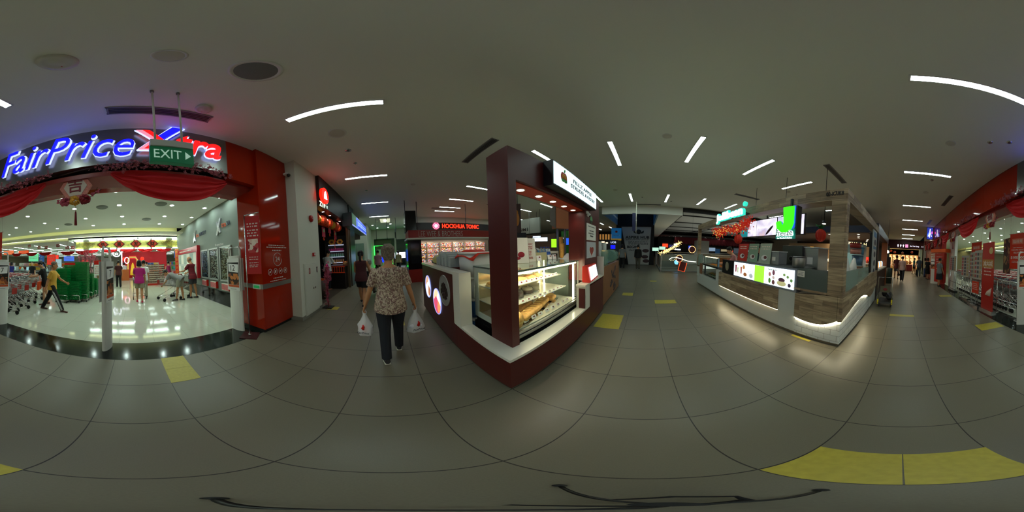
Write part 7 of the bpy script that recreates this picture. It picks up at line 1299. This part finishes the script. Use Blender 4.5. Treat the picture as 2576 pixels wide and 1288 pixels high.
# ---------------------------------------------------------------- shopping trolleys
def make_cart(lab, grp, loc, rz):
    T = thing('shopping_trolley', lab, 'shopping trolley', loc, rz, grp)      # front toward local -Y
    B = MB(); r = .0032
    def q(u, v, s_): # corner of the basket: u along y (0 back ..1 front), v height 0..1, side s_
        y = .42-.86*u; w = .27-.05*u; zt = .96-.1*u; zb = .5+.12*u-.0; return Vector((s_*(w-.04*(1-v)), y+(.05 if u > .5 else 0)*(1-v), zb+(zt-zb)*v))
    for v in (0, .2, .4, .6, .8): 
        for s_ in (-1, 1): B.tube([q(0, v, s_), q(1, v, s_)], r, n=4)
        B.tube([q(1, v, -1), q(1, v, 1)], r, n=4).tube([q(0, v, -1), q(0, v, 1)], r, n=4)
    for k in range(13):
        for s_ in (-1, 1): B.tube([q(k/12, 0, s_), q(k/12, 1, s_)], r, n=4)
    for k in range(7): a = -1+2*k/6; B.tube([q(1, 0, a), q(1, 1, a)], r, n=4).tube([q(0, 0, a), q(1, 0, a)], r, n=4).tube([q(0, 0, a), q(0, 1, a)], r, n=4)
    B.build('wire_basket', M('wire', '9c9c98', .3, .9), T)
    MB().tube([q(0, 1, -1), q(1, 1, -1), q(1, 1, 1), q(0, 1, 1)], .008, n=6).build('top_rim', chrome, T)
    MB().tube([(-.27, .46, 1.0), (.27, .46, 1.0)], .016, n=8).build('handle', M('trolley_red', '982028', .4), T); MB().box(-.1, .44, 1.01, .1, .48, 1.025).build('handle_plate', white, T)
    F_ = MB()
    for s_ in (-1, 1): F_.tube([(s_*.25, .46, 1.0), (s_*.24, .42, .5), (s_*.24, .0, .3), (s_*.26, -.36, .13)], .011, n=6).tube([(s_*.24, .42, .5), (s_*.25, .4, .14), (s_*.26, -.36, .13)], .01, n=6)
    F_.tube([(-.25, .4, .16), (.25, .4, .16)], .01, n=6).tube([(-.26, -.36, .13), (.26, -.36, .13)], .01, n=6).build('frame', chrome, T)
    MB().box(-.1, -.455, .66, .1, -.45, .82).build('red_plaque', M('plaque_red', '982018', .5), T)
    for s_ in (-1, 1):
        for y in (.38, -.34): MB().loft([(s_*.255-.014, y, .062), (s_*.255+.014, y, .062)], .062, n=14).build('wheel', rubber, T)
    MB().box(-.2, .38, .78, .2, .4, .93).build('seat_flap', M('flap', '383848', .5), T)
    return T
ct = make_cart('nested trolley in the row right behind the railing', 'trolleys in the nearest row', (3.3, -3.2, 0), -PI/2)
NM = ['nearest', 'second', 'third', 'fourth', 'fifth']
for r_ in range(5):
    y = -3.2-.72*r_; x0 = [3.45, 3.55, 3.8, 3.95, 4.1][r_]
    for k in range(17):
        if r_ == 0 and k == 0: continue
        dup(ct, (x0-.1+.29*k, y, 0), -PI/2, 'nested shopping trolley in the %s row from the railing' % NM[r_], 'trolleys in the %s row' % NM[r_])
ct['label'] = 'nested shopping trolley in the nearest row from the railing'
# ---------------------------------------------------------------- green baskets
m_gb = M('basket_green', '04803a', .35)
def make_basket(loc):
    T = thing('shopping_basket', 'green plastic basket in a stack on a wheeled dolly', 'basket', loc, 0, 'green baskets in the stacks'); B = MB(); w, d, h = .22, .15, .2
    for z0, z1, e in ((0, .012, .0), (.05, .06, .008), (.1, .11, .014), (.15, .16, .02), (.18, .2, .035)):
        B.box(-w-e, -d-e, z0, -w-e+.008, d+e, z1).box(w+e-.008, -d-e, z0, w+e, d+e, z1).box(-w-e, -d-e, z0, w+e, -d-e+.008, z1).box(-w-e, d+e-.008, z0, w+e, d+e, z1)
    for k in range(11): x = -w+2*w*k/10; B.box(x-.009, -d-.012, 0, x+.009, -d-.004, .19).box(x-.009, d+.004, 0, x+.009, d+.012, .19)
    for k in range(8): y = -d+2*d*k/7; B.box(-w-.012, y-.009, 0, -w-.004, y+.009, .19).box(w+.004, y-.009, 0, w+.012, y+.009, .19)
    B.box(-w, -d, 0, w, d, .008); B.build('basket', m_gb, T); MB().box(-w-.03, -.012, .185, w+.03, -.002, .2).build('handle', m_gb, T); MB().box(-w-.03, .002, .185, w+.03, .012, .2).build('handle', m_gb, T); return T
bk = make_basket((2.62, -5.7, .12)); dl = None
for k, (x, y, n) in enumerate(((2.62, -5.7, 17), (2.2, -5.85, 9), (2.52, -6.25, 19), (2.0, -6.15, 21), (2.75, -6.9, 12), (2.28, -6.7, 13), (1.95, -6.75, 13), (1.88, -7.2, 9))):
    d_ = MB()
    if dl is None:
        dl = thing('basket_dolly', 'wheeled steel dolly under a stack of green baskets', 'dolly', (x, y, 0), 0, 'basket dollies'); MB().tube([(-.24, -.18, .1), (.24, -.18, .1), (.24, .18, .1), (-.24, .18, .1), (-.24, -.18, .1)], .012, n=6).tube([(-.24, -.18, .1), (-.24, -.2, .3), (.24, -.2, .3), (.24, -.18, .1)], .01, n=6).tube([(-.24, .2, .3), (.24, .2, .3)], .01, n=6).tube([(-.24, .2, .3), (-.24, .18, .1)], .01, n=6).tube([(.24, .2, .3), (.24, .18, .1)], .01, n=6).build('frame', chrome, dl)
        for sx in (-1, 1):
            for sy in (-1, 1): MB().loft([(sx*.22-.01, sy*.16, .04), (sx*.22+.01, sy*.16, .04)], .04, n=12).build('wheel', rubber, dl)
    else: dup(dl, (x, y, 0))
    for j in range(n):
        if k == 0 and j == 0: continue
        dup(bk, (x+rn.uniform(-.004, .004), y+rn.uniform(-.004, .004), .12+.062*j), rn.uniform(-.012, .012))
# blossom tree, gold pots
T = thing('blossom_tree', 'pink artificial blossom tree behind the green basket stacks', 'tree', (2.3, -8.0, 0)); MB().lathe(0, 0, [(0, 0), (.2, 0), (.26, .4), (.24, .42), (0, .4)], n=20).build('pot', gold, T); B = MB(); F_ = MB()
for k in range(16):
    a = rn.uniform(0, 6.28); s_ = rn.uniform(.15, .5); e = (s_*math.cos(a), s_*math.sin(a), rn.uniform(1.5, 2.15)); B.tube([(0, 0, .4), (e[0]*.3, e[1]*.3, 1.0), e], .012, n=5); blossoms(F_, e[0]*.9, e[1]*.9, e[2]-.1, 26, .09, .09, .14, .02, .04)
B.build('branches', M('branch_brown'), T); F_.build('blossoms', M('blossom_bright', 'c86878', .7), T)
T = thing('red_stand_sign', 'red promotion stand behind the basket stacks', 'stand', (3.1, -7.6, 0), PI); MB().box(-.32, 0, .9, .32, .05, 1.55).build('panel', red, T); MB().box(-.02, .05, 0, .02, .09, .95).build('post', grey, T); MB().cyl(0, .07, 0, .02, .2).build('base', grey, T); lines(T, -.2, .2, (1.4, 1.3, 1.2, 1.1), m_wi, -.004, .03)
T = thing('price_board', 'white price board with red heading on a stand beside the baskets', 'stand', (1.62, -7.5, 0), PI-.2); MB().box(-.25, 0, .95, .25, .03, 1.65).build('panel', paper, T); MB().box(-.25, -.003, 1.45, .25, 0, 1.65).build('heading', red, T); MB().box(-.02, .03, 0, .02, .06, .95).build('post', grey, T); MB().cyl(0, .05, 0, .02, .18).build('base', grey, T); lines(T, -.2, .2, (1.35, 1.25, 1.15, 1.05), rl, -.004, .035)
T = thing('carton', 'brown carton on a low table below the white price board', 'box', (1.55, -8.1, .0)); MB().box(-.3, -.2, 0, .3, .2, .75).build('table', grey, T); MB().box(-.25, -.18, .75, .25, .18, 1.0).build('box', wood, T)
# ---------------------------------------------------------------- shoppers
khaki = M('khaki', '8c8468', .8); pinkm = M('magenta_top', 'b01c70', .8); yel = M('yellow_shirt', 'c89838', .8)
pa = person('elderly man in a yellow shirt and black striped trousers walking past the trolleys', 2.4, -4.43, (-1, -.15), 1.58, 'tan', ('short', 'grey'), yel, 'short', ('pants', blackc), M('shoe_brown', '4a2c1c', .5), arms=((38, 8, 25), (-22, 8, 10)), legs=((-24, 6), (28, 4)), vox=.009, stripe=M('stripe_pale', 'a8a8a4', .8), lean=4)
pb = person('woman in black with an orange bag leaning over the trolley handles', 3.0, -5.0, (1, .35), 1.55, 'light', ('pony', 'black'), blackc, 'short', ('brief', blackc), M('sandal_brown', '5a3828', .6), arms=((40, 6, 40), (46, 6, 36)), legs=((4, 4), (-4, 8)), vox=.011, nod=25, lean=12)
T = thing('orange_bag', 'orange shopping bag hanging from the arm of the woman in black', 'bag', (3.1, -4.8, .86), hdg(1, .35)); MB().add([(-.16, -.05, 0), (.16, -.05, 0), (.16, .05, 0), (-.16, .05, 0), (-.2, -.02, -.28), (.2, -.02, -.28), (.2, .06, -.28), (-.2, .06, -.28)], [(0, 1, 2, 3), (7, 6, 5, 4), (0, 4, 5, 1), (1, 5, 6, 2), (2, 6, 7, 3), (3, 7, 4, 0)]).build('bag_body', M('bag_orange', 'd85010', .5), T); MB().tube([(-.08, 0, 0), (-.07, 0, .18), (.07, 0, .18), (.08, 0, 0)], .008).build('handles', M('bag_orange'), T)
pc = person('woman in a magenta top and khaki shorts pushing a trolley away down the aisle', -.2, -6.1, (0, -1), 1.55, 'tan', ('bob', 'black'), pinkm, 'short', ('shorts', khaki), M('shoe_pink', 'c02848', .5), arms=((35, 6, 40), (10, 8, 12)), legs=((6, 4), (-10, 8)), vox=.009)
person('person in a white shirt walking just in front of the woman in magenta', -.42, -7.0, (0, -1), 1.58, 'tan', ('short', 'black'), white, 'short', ('pants', khaki), blackc, vox=.014)
cart1 = dup(ct, (-.22, -6.95, 0), 0, 'single shopping trolley pushed by the woman in magenta', ''); del cart1['group']
pd = person('man in a dark red striped shirt packing a trolley by the notice boards', -2.3, -6.15, (.6, -1), 1.66, 'tan', ('bald', 'grey'), brickmat('red_stripes', '6c1420', '7c1c28', '481018', 5, .05, ms=.004, rough=.8, rot=(PI/2, 0, 0)), 'short', ('shorts', M('shorts_dark_grey', '3c3c3c', .8)), M('sandal_dark'), arms=((40, 8, 40), (36, 8, 30)), legs=((5, 3), (-5, 6)), vox=.011, nod=20, lean=8)
pe = person('person in a grey T-shirt and grey shorts bending down into a trolley', -1.72, -5.95, (.75, -.55), 1.55, 'tan', ('short', 'black'), M('grey_tee', '7c7c78', .8), 'short', ('shorts', M('grey_shorts', '8a8878', .8)), M('sandal_dark'), arms=((25, 8, 20), (30, 8, 20)), legs=((12, 4), (-4, 4)), vox=.011, nod=10, lean=68)
cart2 = dup(ct, (-1.35, -6.3, 0), PI*.6, 'shopping trolley with bags beside the bending person', ''); del cart2['group']; cart3 = dup(ct, (-1.95, -6.75, 0), PI*.35, 'second shopping trolley filled with bags by the notice boards', ''); del cart3['group']
for k, (x, y, z) in enumerate(((-1.3, -6.35, .62), (-1.5, -6.2, .6), (-1.95, -6.75, .66), (-1.85, -6.9, .7))):
    T = thing('packed_bag', 'white plastic bag packed in the trolley by the notice boards', 'bag', (x, y, z), 0, 'white bags in the trolleys'); MB().loft([(0, 0, 0), (0, 0, .1), (.01, 0, .2), (0, 0, .28)], [.1, .13, .1, .03], n=12).build('bag_film', m_bagw, T)
person('woman in a magenta vest and black shorts at the egg pallet', -2.35, -10.9, (0, -1), 1.55, 'light', ('short', 'black'), M('maroon_pink', '901c50', .8), 'none', ('brief', blackc), M('shoe_pink'), vox=.014, legs=((8, 4), (-10, 8)))
person('woman in black with a blue bag standing left of the central gate post', 2.05, -10.6, (.8, -.6), 1.58, 'light', ('short', 'black'), blackc, 'short', ('pants', M('leggings_navy', '1c2840', .8)), blackc, vox=.014)
person('man in a dark maroon shirt standing behind the central gate post', .95, -10.2, (.2, -1), 1.66, 'tan', ('short', 'black'), maroon, 'short', ('pants', blackc), blackc, vox=.014)
person('woman in a white top and jeans walking far down the aisle', .9, -15.5, (0, -1), 1.6, 'light', ('bob', 'black'), white, 'long', ('pants', M('jeans_dark', '1c3048', .8)), blackc, vox=.016)
person('person in grey green far at the end of the aisle', 1.9, -19, (0, -1), 1.62, 'light', ('short', 'black'), M('green_grey_top', '406058', .8), 'short', ('pants', blackc), blackc, vox=.018); person('person in teal far at the end of the aisle', 1.3, -18.6, (0, -1), 1.6, 'light', ('short', 'black'), M('teal_far', '206868', .8), 'short', ('pants', blackc), blackc, vox=.018)
person('cashier in dark blue with long hair behind the trolley handles', 7.6, -8.2, (1, -.2), 1.58, 'light', ('long', 'black'), M('royal_blue', '1c2070', .8), 'short', ('pants', blackc), blackc, vox=.016)
person('cashier in a black shirt behind the checkout counter', 6.15, -8.6, (-.2, 1), 1.6, 'light', ('short', 'black'), blackc, 'short', ('pants', blackc), blackc, vox=.016)
person('shopper in teal behind the egg pallet', -1.0, -12.6, (.3, -1), 1.58, 'light', ('short', 'black'), M('teal_far'), 'short', ('pants', blackc), blackc, vox=.018)
# ---------------------------------------------------------------- goods and checkouts
T = thing('egg_pallet', 'tall stack of egg trays on a red pallet', 'pallet of goods', (-1.45, -11.3, 0)); MB().box(-.65, -.5, 0, .65, .5, .12).build('pallet', M('pallet_red', 'b82818', .6), T)
for k in range(9):
    MB().box(-.6, -.45, .13+.145*k, .6, .45, .2+.145*k).build('tray_layer', M('egg_tray', 'b0a090', .7), T); B = MB()
    for j in range(13): B.ball(-.55+.092*j, .45, .225+.145*k, .034, .03, .04, n=6, m=4).ball(-.61, -.4+.066*j, .225+.145*k, .03, .034, .04, n=6, m=4)
    B.build('eggs', M('egg_dark', '5c2830' if k > 6 else '6c4838', .5), T)
def gondola(x, y, L, rz, lab, seed, hgt=1.6):
    T = thing('gondola_shelf', lab, 'shelf', (x, y, 0), rz); MB().box(-L/2, .0, 0, L/2, .5, .15).box(-L/2, .22, .15, L/2, .28, hgt).build('back_panel', M('gondola_white', 'b8b8b4', .5), T)
    for k in range(4): MB().box(-L/2, .02, .15+.38*k, L/2, .48, .18+.38*k).build('shelf', M('gondola_white'), T)
    return T
GC = ['c83828', 'e8c040', '2858a8', '38984c', 'e0e0d8', '8a4890', 'e07828', '40a0b0', '702828', 'd8a8b0']
pk = {}
gi = 0
SG = MB()
def stock(x, y, L, rz, seed, rows=4, step=.165, stuff=False):
    rr = random.Random(seed); c, s_ = math.cos(rz), math.sin(rz)
    for k in range(rows):
        n = int(L/step); ci = rr.randrange(10)
        for j in range(n):
            if j % 4 == 0: ci = rr.randrange(10)
            lx = -L/2+step*(j+.5); ly = .1; w = (x+lx*c-ly*s_, y+lx*s_+ly*c, .18+.38*k)
            if stuff: SG.m = ci; SG.box(w[0]-.06, w[1]-.05, w[2], w[0]+.06, w[1]+.05, w[2]+.24, rz=rz); continue
            if ci not in pk:
                pk[ci] = thing('product_box', 'small %s packet on the supermarket shelves' % ['red', 'yellow', 'blue', 'green', 'white', 'purple', 'orange', 'turquoise', 'dark red', 'pale pink'][ci], 'packet', w, rz, '%s packets on the supermarket shelves' % ['red', 'yellow', 'blue', 'green', 'white', 'purple', 'orange', 'turquoise', 'dark red', 'pale pink'][ci])
                if ci % 2: MB().lathe(0, 0, [(0, 0), (.055, 0), (.055, .2), (.03, .25), (0, .26)], n=10).build('packet', M('pack%d' % ci, GC[ci], .5), pk[ci])
                else: MB().box(-.06, -.04, 0, .06, .04, .25).build('packet', M('pack%d' % ci, GC[ci], .5), pk[ci])
            else: dup(pk[ci], w, rz)
for k, (x, y, L, rz, lab) in enumerate(((3.35, -11.2, 1.6, PI, 'shelf of drinks facing the entrance left of the aisle'), (3.1, -14.5, 4.2, -PI/2+.0, 'long shelf on the left side of the aisle, nearer part'), (2.9, -20, 5, -PI/2, 'long shelf on the left side of the aisle, farther part'), (-3.2, -13.5, 3.4, PI/2, 'shelf on the right side of the aisle behind the pillar'), (-1.6, -18.5, 2.6, PI, 'low shelf in front of the red festive wall'), (5.6, -13, 3.2, PI, 'shelf behind the first checkouts'), (9.4, -13.2, 3.6, PI, 'shelf behind the middle checkouts'), (13.4, -12.8, 3.6, PI, 'shelf behind the last checkouts'))):
    gondola(x, y, L, rz, lab, k); stock(x, y, L, rz, k, stuff=k in (2, 5, 6, 7))
tag(SG.build('shelf_goods', [M('pack%d' % i, GC[i], .5) for i in range(10)]), 'masses of coloured packets on the farther supermarket shelves', 'groceries', kind='stuff')
rc = M('checkout_white', 'b8bcb8', .4); S_names = [('S1', 4.37, -11.17), ('S2', 4.75, -11.02), ('S3', 5.37, -10.73), ('S4', 6.14, -10.31), ('S5', 6.59, -10.05), ('S6', 7.45, -9.98)]
for s_, x, y in S_names:
    T = thing('checkout_number_sign', 'hanging red checkout sign reading %s' % s_, 'sign', (x, y, 2.72+(.15 if s_ in ('S3', 'S6') else 0)), PI-.3); MB().box(-.16, -.01, -.1, .16, .01, .1).build('board', M('sign_red2', 'b02828', .5), T); text(s_, .18, white, T, (0, -.014, 0), name='letters', width=.22, height=.13, bold=.004); MB().tube([(0, 0, .1), (0, 0, .4)], .004, n=4).build('wire', grey, T)
for k in range(6):
    x, y = 4.6+1.05*k, -9.9+.35*k*.6; T = thing('checkout_counter', 'white checkout counter number %s from the aisle' % ['one', 'two', 'three', 'four', 'five', 'six'][k], 'checkout', (x, y, 0), .0); MB().box(-.3, -.9, 0, .3, .9, .9).build('counter_body', rc, T); MB().box(-.32, -.92, .9, .32, .92, .95).build('belt', dark, T); MB().box(-.15, .3, .95, .15, .6, 1.3).build('register', M('register_white', 'b0b8b8', .4), T, bevel=.02); MB().box(-.12, .62, 1.05, .12, .63, 1.25).build('screen', E('reg_screen', '90c0c8', .8), T)
for k in range(16):
    x, y = 4.4+.42*k, -8.9-.25*(k % 3); T = thing('plastic_bag', 'white plastic bag on the checkout counters', 'bag', (4.6+1.05*(k % 6)+rn.uniform(-.15, .15), -9.7+.21*(k % 6)+rn.uniform(-.4, .5), .95), 0, 'bags on the checkout counters'); MB().loft([(0, 0, 0), (0, 0, .12), (0, 0, .24), (.02, 0, .32)], [.12, .14, .08, .02], n=10).build('bag_film', M('bag_thin', 'b8d8d8', .4, alpha=.8), T)
struct(MB().box(4.2, -9.9, 3.02, 16, -9.85, 3.4).box(4.15, -14, 2.98, 4.2, -9.9, 3.12).build('wall_bulkhead', brickmat('ribbed_grey', '8c8c80', '84847a', '6a6a60', .06, 5, ms=.006, rough=.6, rot=(PI/2, 0, 0))), 'ribbed grey bulkhead over the checkouts')
for k, (x, y, z, w, h, c, e, lab) in enumerate(((8.9, -12.6, 2.1, 1.1, .7, '60c890', .9, 'pale green lit picture board over the checkouts'), (7.0, -12.6, 1.9, .8, .9, 'd83828', .6, 'red festive board left of the blue column'), (9.8, -12.2, 2.62, 1.2, .3, 'e85828', .8, 'orange board under the checkout ceiling, left'), (11.8, -12.2, 2.65, 1.4, .4, 'f07848', .8, 'orange board under the checkout ceiling, far left'), (7.9, -12.5, 1.9, .5, 1.1, '285890', .5, 'blue column panel behind the checkouts'), (5.2, -12.4, 1.95, .9, .4, '4068d0', 1.0, 'bright blue and pink product board by the aisle'), (6.3, -12.4, 2.0, .25, .5, 'ff3020', 1.5, 'red neon figure behind the checkouts'), (4.0, -13, 1.6, .6, .5, 'e84020', .6, 'small orange board behind the yellow shirted man'), (-3.3, -11.9, 2.1, .45, .45, '1858b0', .8, 'blue square sign near the corner pillar'), (5.9, -11.9, 1.3, .5, 1.2, 'a8c8d0', .6, 'pale upright panel at the checkout end'))):
    T = thing('store_board', lab, 'board', (x, y, z), PI); MB().box(-w/2, 0, -h/2, w/2, .05, h/2).build('board', E('sb%d' % k, c, e), T); MB().box(-w/2-.03, .03, -h/2-.03, w/2+.03, .08, h/2+.03).build('frame', grey, T); MB().tube([(0, .05, h/2), (0, .05, 3.12-z)], .006, n=4).build('wire', grey, T); lines(T, -w*.35, w*.35, (h*.2, -h*.05), m_wi, -.003, h*.09)
for k, x in enumerate((3.8, 5.1, 7.2, 8.6, 10.4)): o = drape(x-.6, x+.6, 2.5, .25, -11.9, 'red swag hung over the checkouts', k+30); o['group'] = 'red swags over the checkouts'
T = thing('pig_sign', 'white glowing outline sign of a rounded animal head over the aisle', 'lit sign', (1.35, -13.0, 2.3), PI); nw = E('neon_white', 'f0f0ff', 5)
MB().loft([(.3*math.cos(R(15*i)), 0, .05+.26*math.sin(R(15*i))) for i in range(25)], .035, n=6, cap=False).build('neon_outline', nw, T); MB().loft([(.1*math.cos(R(30*i)), 0, -.0+.07*math.sin(R(30*i))) for i in range(13)], .025, n=6, cap=False).build('neon_snout', nw, T); MB().tube([(-.28, 0, .3), (-.2, 0, .42), (-.1, 0, .3)], .03).build('neon_ear', nw, T); MB().tube([(.28, 0, .3), (.2, 0, .42), (.1, 0, .3)], .03).build('neon_ear', nw, T); MB().tube([(0, .03, .3), (0, .03, .8)], .006, n=4).build('wire', grey, T)
T = thing('letter_sign', 'tall white glowing frame with a round outline left of the aisle end', 'lit sign', (.75, -14.5, 1.6), PI); MB().tube([(-.3, 0, 1), (-.3, 0, -.6)], .04).tube([(-.3, 0, 1), (.3, 0, 1)], .04).build('neon_frame', nw, T); MB().loft([(.15+.2*math.cos(R(15*i)), 0, .2+.26*math.sin(R(15*i))) for i in range(25)], .03, n=6, cap=False).build('neon_ring', E('neon_pink', 'ffc8e0', 4), T); MB().box(-.35, .03, -1.6, .35, .1, -.6).build('base_panel', M('base_orange', 'c86830', .5), T)
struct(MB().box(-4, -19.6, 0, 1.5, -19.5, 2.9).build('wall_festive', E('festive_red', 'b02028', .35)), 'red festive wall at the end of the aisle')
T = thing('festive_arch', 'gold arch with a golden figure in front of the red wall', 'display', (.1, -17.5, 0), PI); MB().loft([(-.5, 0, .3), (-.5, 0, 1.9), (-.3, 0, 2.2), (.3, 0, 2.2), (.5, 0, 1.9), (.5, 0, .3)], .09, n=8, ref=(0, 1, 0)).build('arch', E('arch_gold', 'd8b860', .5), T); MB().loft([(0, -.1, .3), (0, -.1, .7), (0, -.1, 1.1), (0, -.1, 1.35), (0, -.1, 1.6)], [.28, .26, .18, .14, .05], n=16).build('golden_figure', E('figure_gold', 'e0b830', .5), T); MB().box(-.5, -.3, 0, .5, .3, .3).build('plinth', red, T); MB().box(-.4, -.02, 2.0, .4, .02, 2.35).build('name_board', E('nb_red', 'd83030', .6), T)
for k, (x, z) in enumerate(((-.9, 2.0), (.95, 2.0))): lantern(x, -16.8, z, .2, E('lantern_lit', 'ff2818', 1.8), 'glowing red lantern %s the gold arch' % ['right of', 'left of'][k], None); MB().tube([(0, 0, .3), (0, 0, 1.12)], .004, n=4).build('wire', grey, [o for o in bpy.data.objects if o.name.startswith('paper_lantern')][-1])
# small dome cameras and diffusers on the supermarket ceiling
for k, (x, y, z) in enumerate(((1.0, -5.2, 3.4), (-.9, -5.0, 3.4), (3.0, -7.1, 3.4), (-.6, -6.9, 3.4))):
    T = thing('ceiling_diffuser', 'round louvred air diffuser in the supermarket ceiling, %s' % ['over the entrance left', 'over the entrance right', 'before the cove left', 'before the cove right'][k], 'vent', (x, y, z)); MB().lathe(0, 0, [(.2, 0), (.18, -.02), (.14, -.005), (.12, -.02), (.08, -.005), (.06, -.02), (0, -.01)], n=28).build('diffuser_rings', M('diffuser', '7c847c', .5), T)
for k, (x, y) in enumerate(((1.9, -10.1), (-.3, -10.2))):
    T = thing('dome_camera', 'small black dome camera on the lower supermarket ceiling, %s' % ['left', 'right'][k], 'camera', (x, y, 3.11)); MB().ball(0, 0, -.03, .05).build('dome', black, T); MB().cyl(0, 0, -.02, .01, .06).build('base', white, T)

T = thing('swag_rail', 'thin rail on wires carrying the red swags over the checkouts', 'rail', (7, -11.95, 2.5)); MB().tube([(-4, 0, 0), (4.2, 0, 0)], .012, n=6).build('rail', grey, T)
for x in (-3, 0, 3): MB().tube([(x, 0, 0), (x, 0, .62)], .004, n=4).build('wire', grey, T)
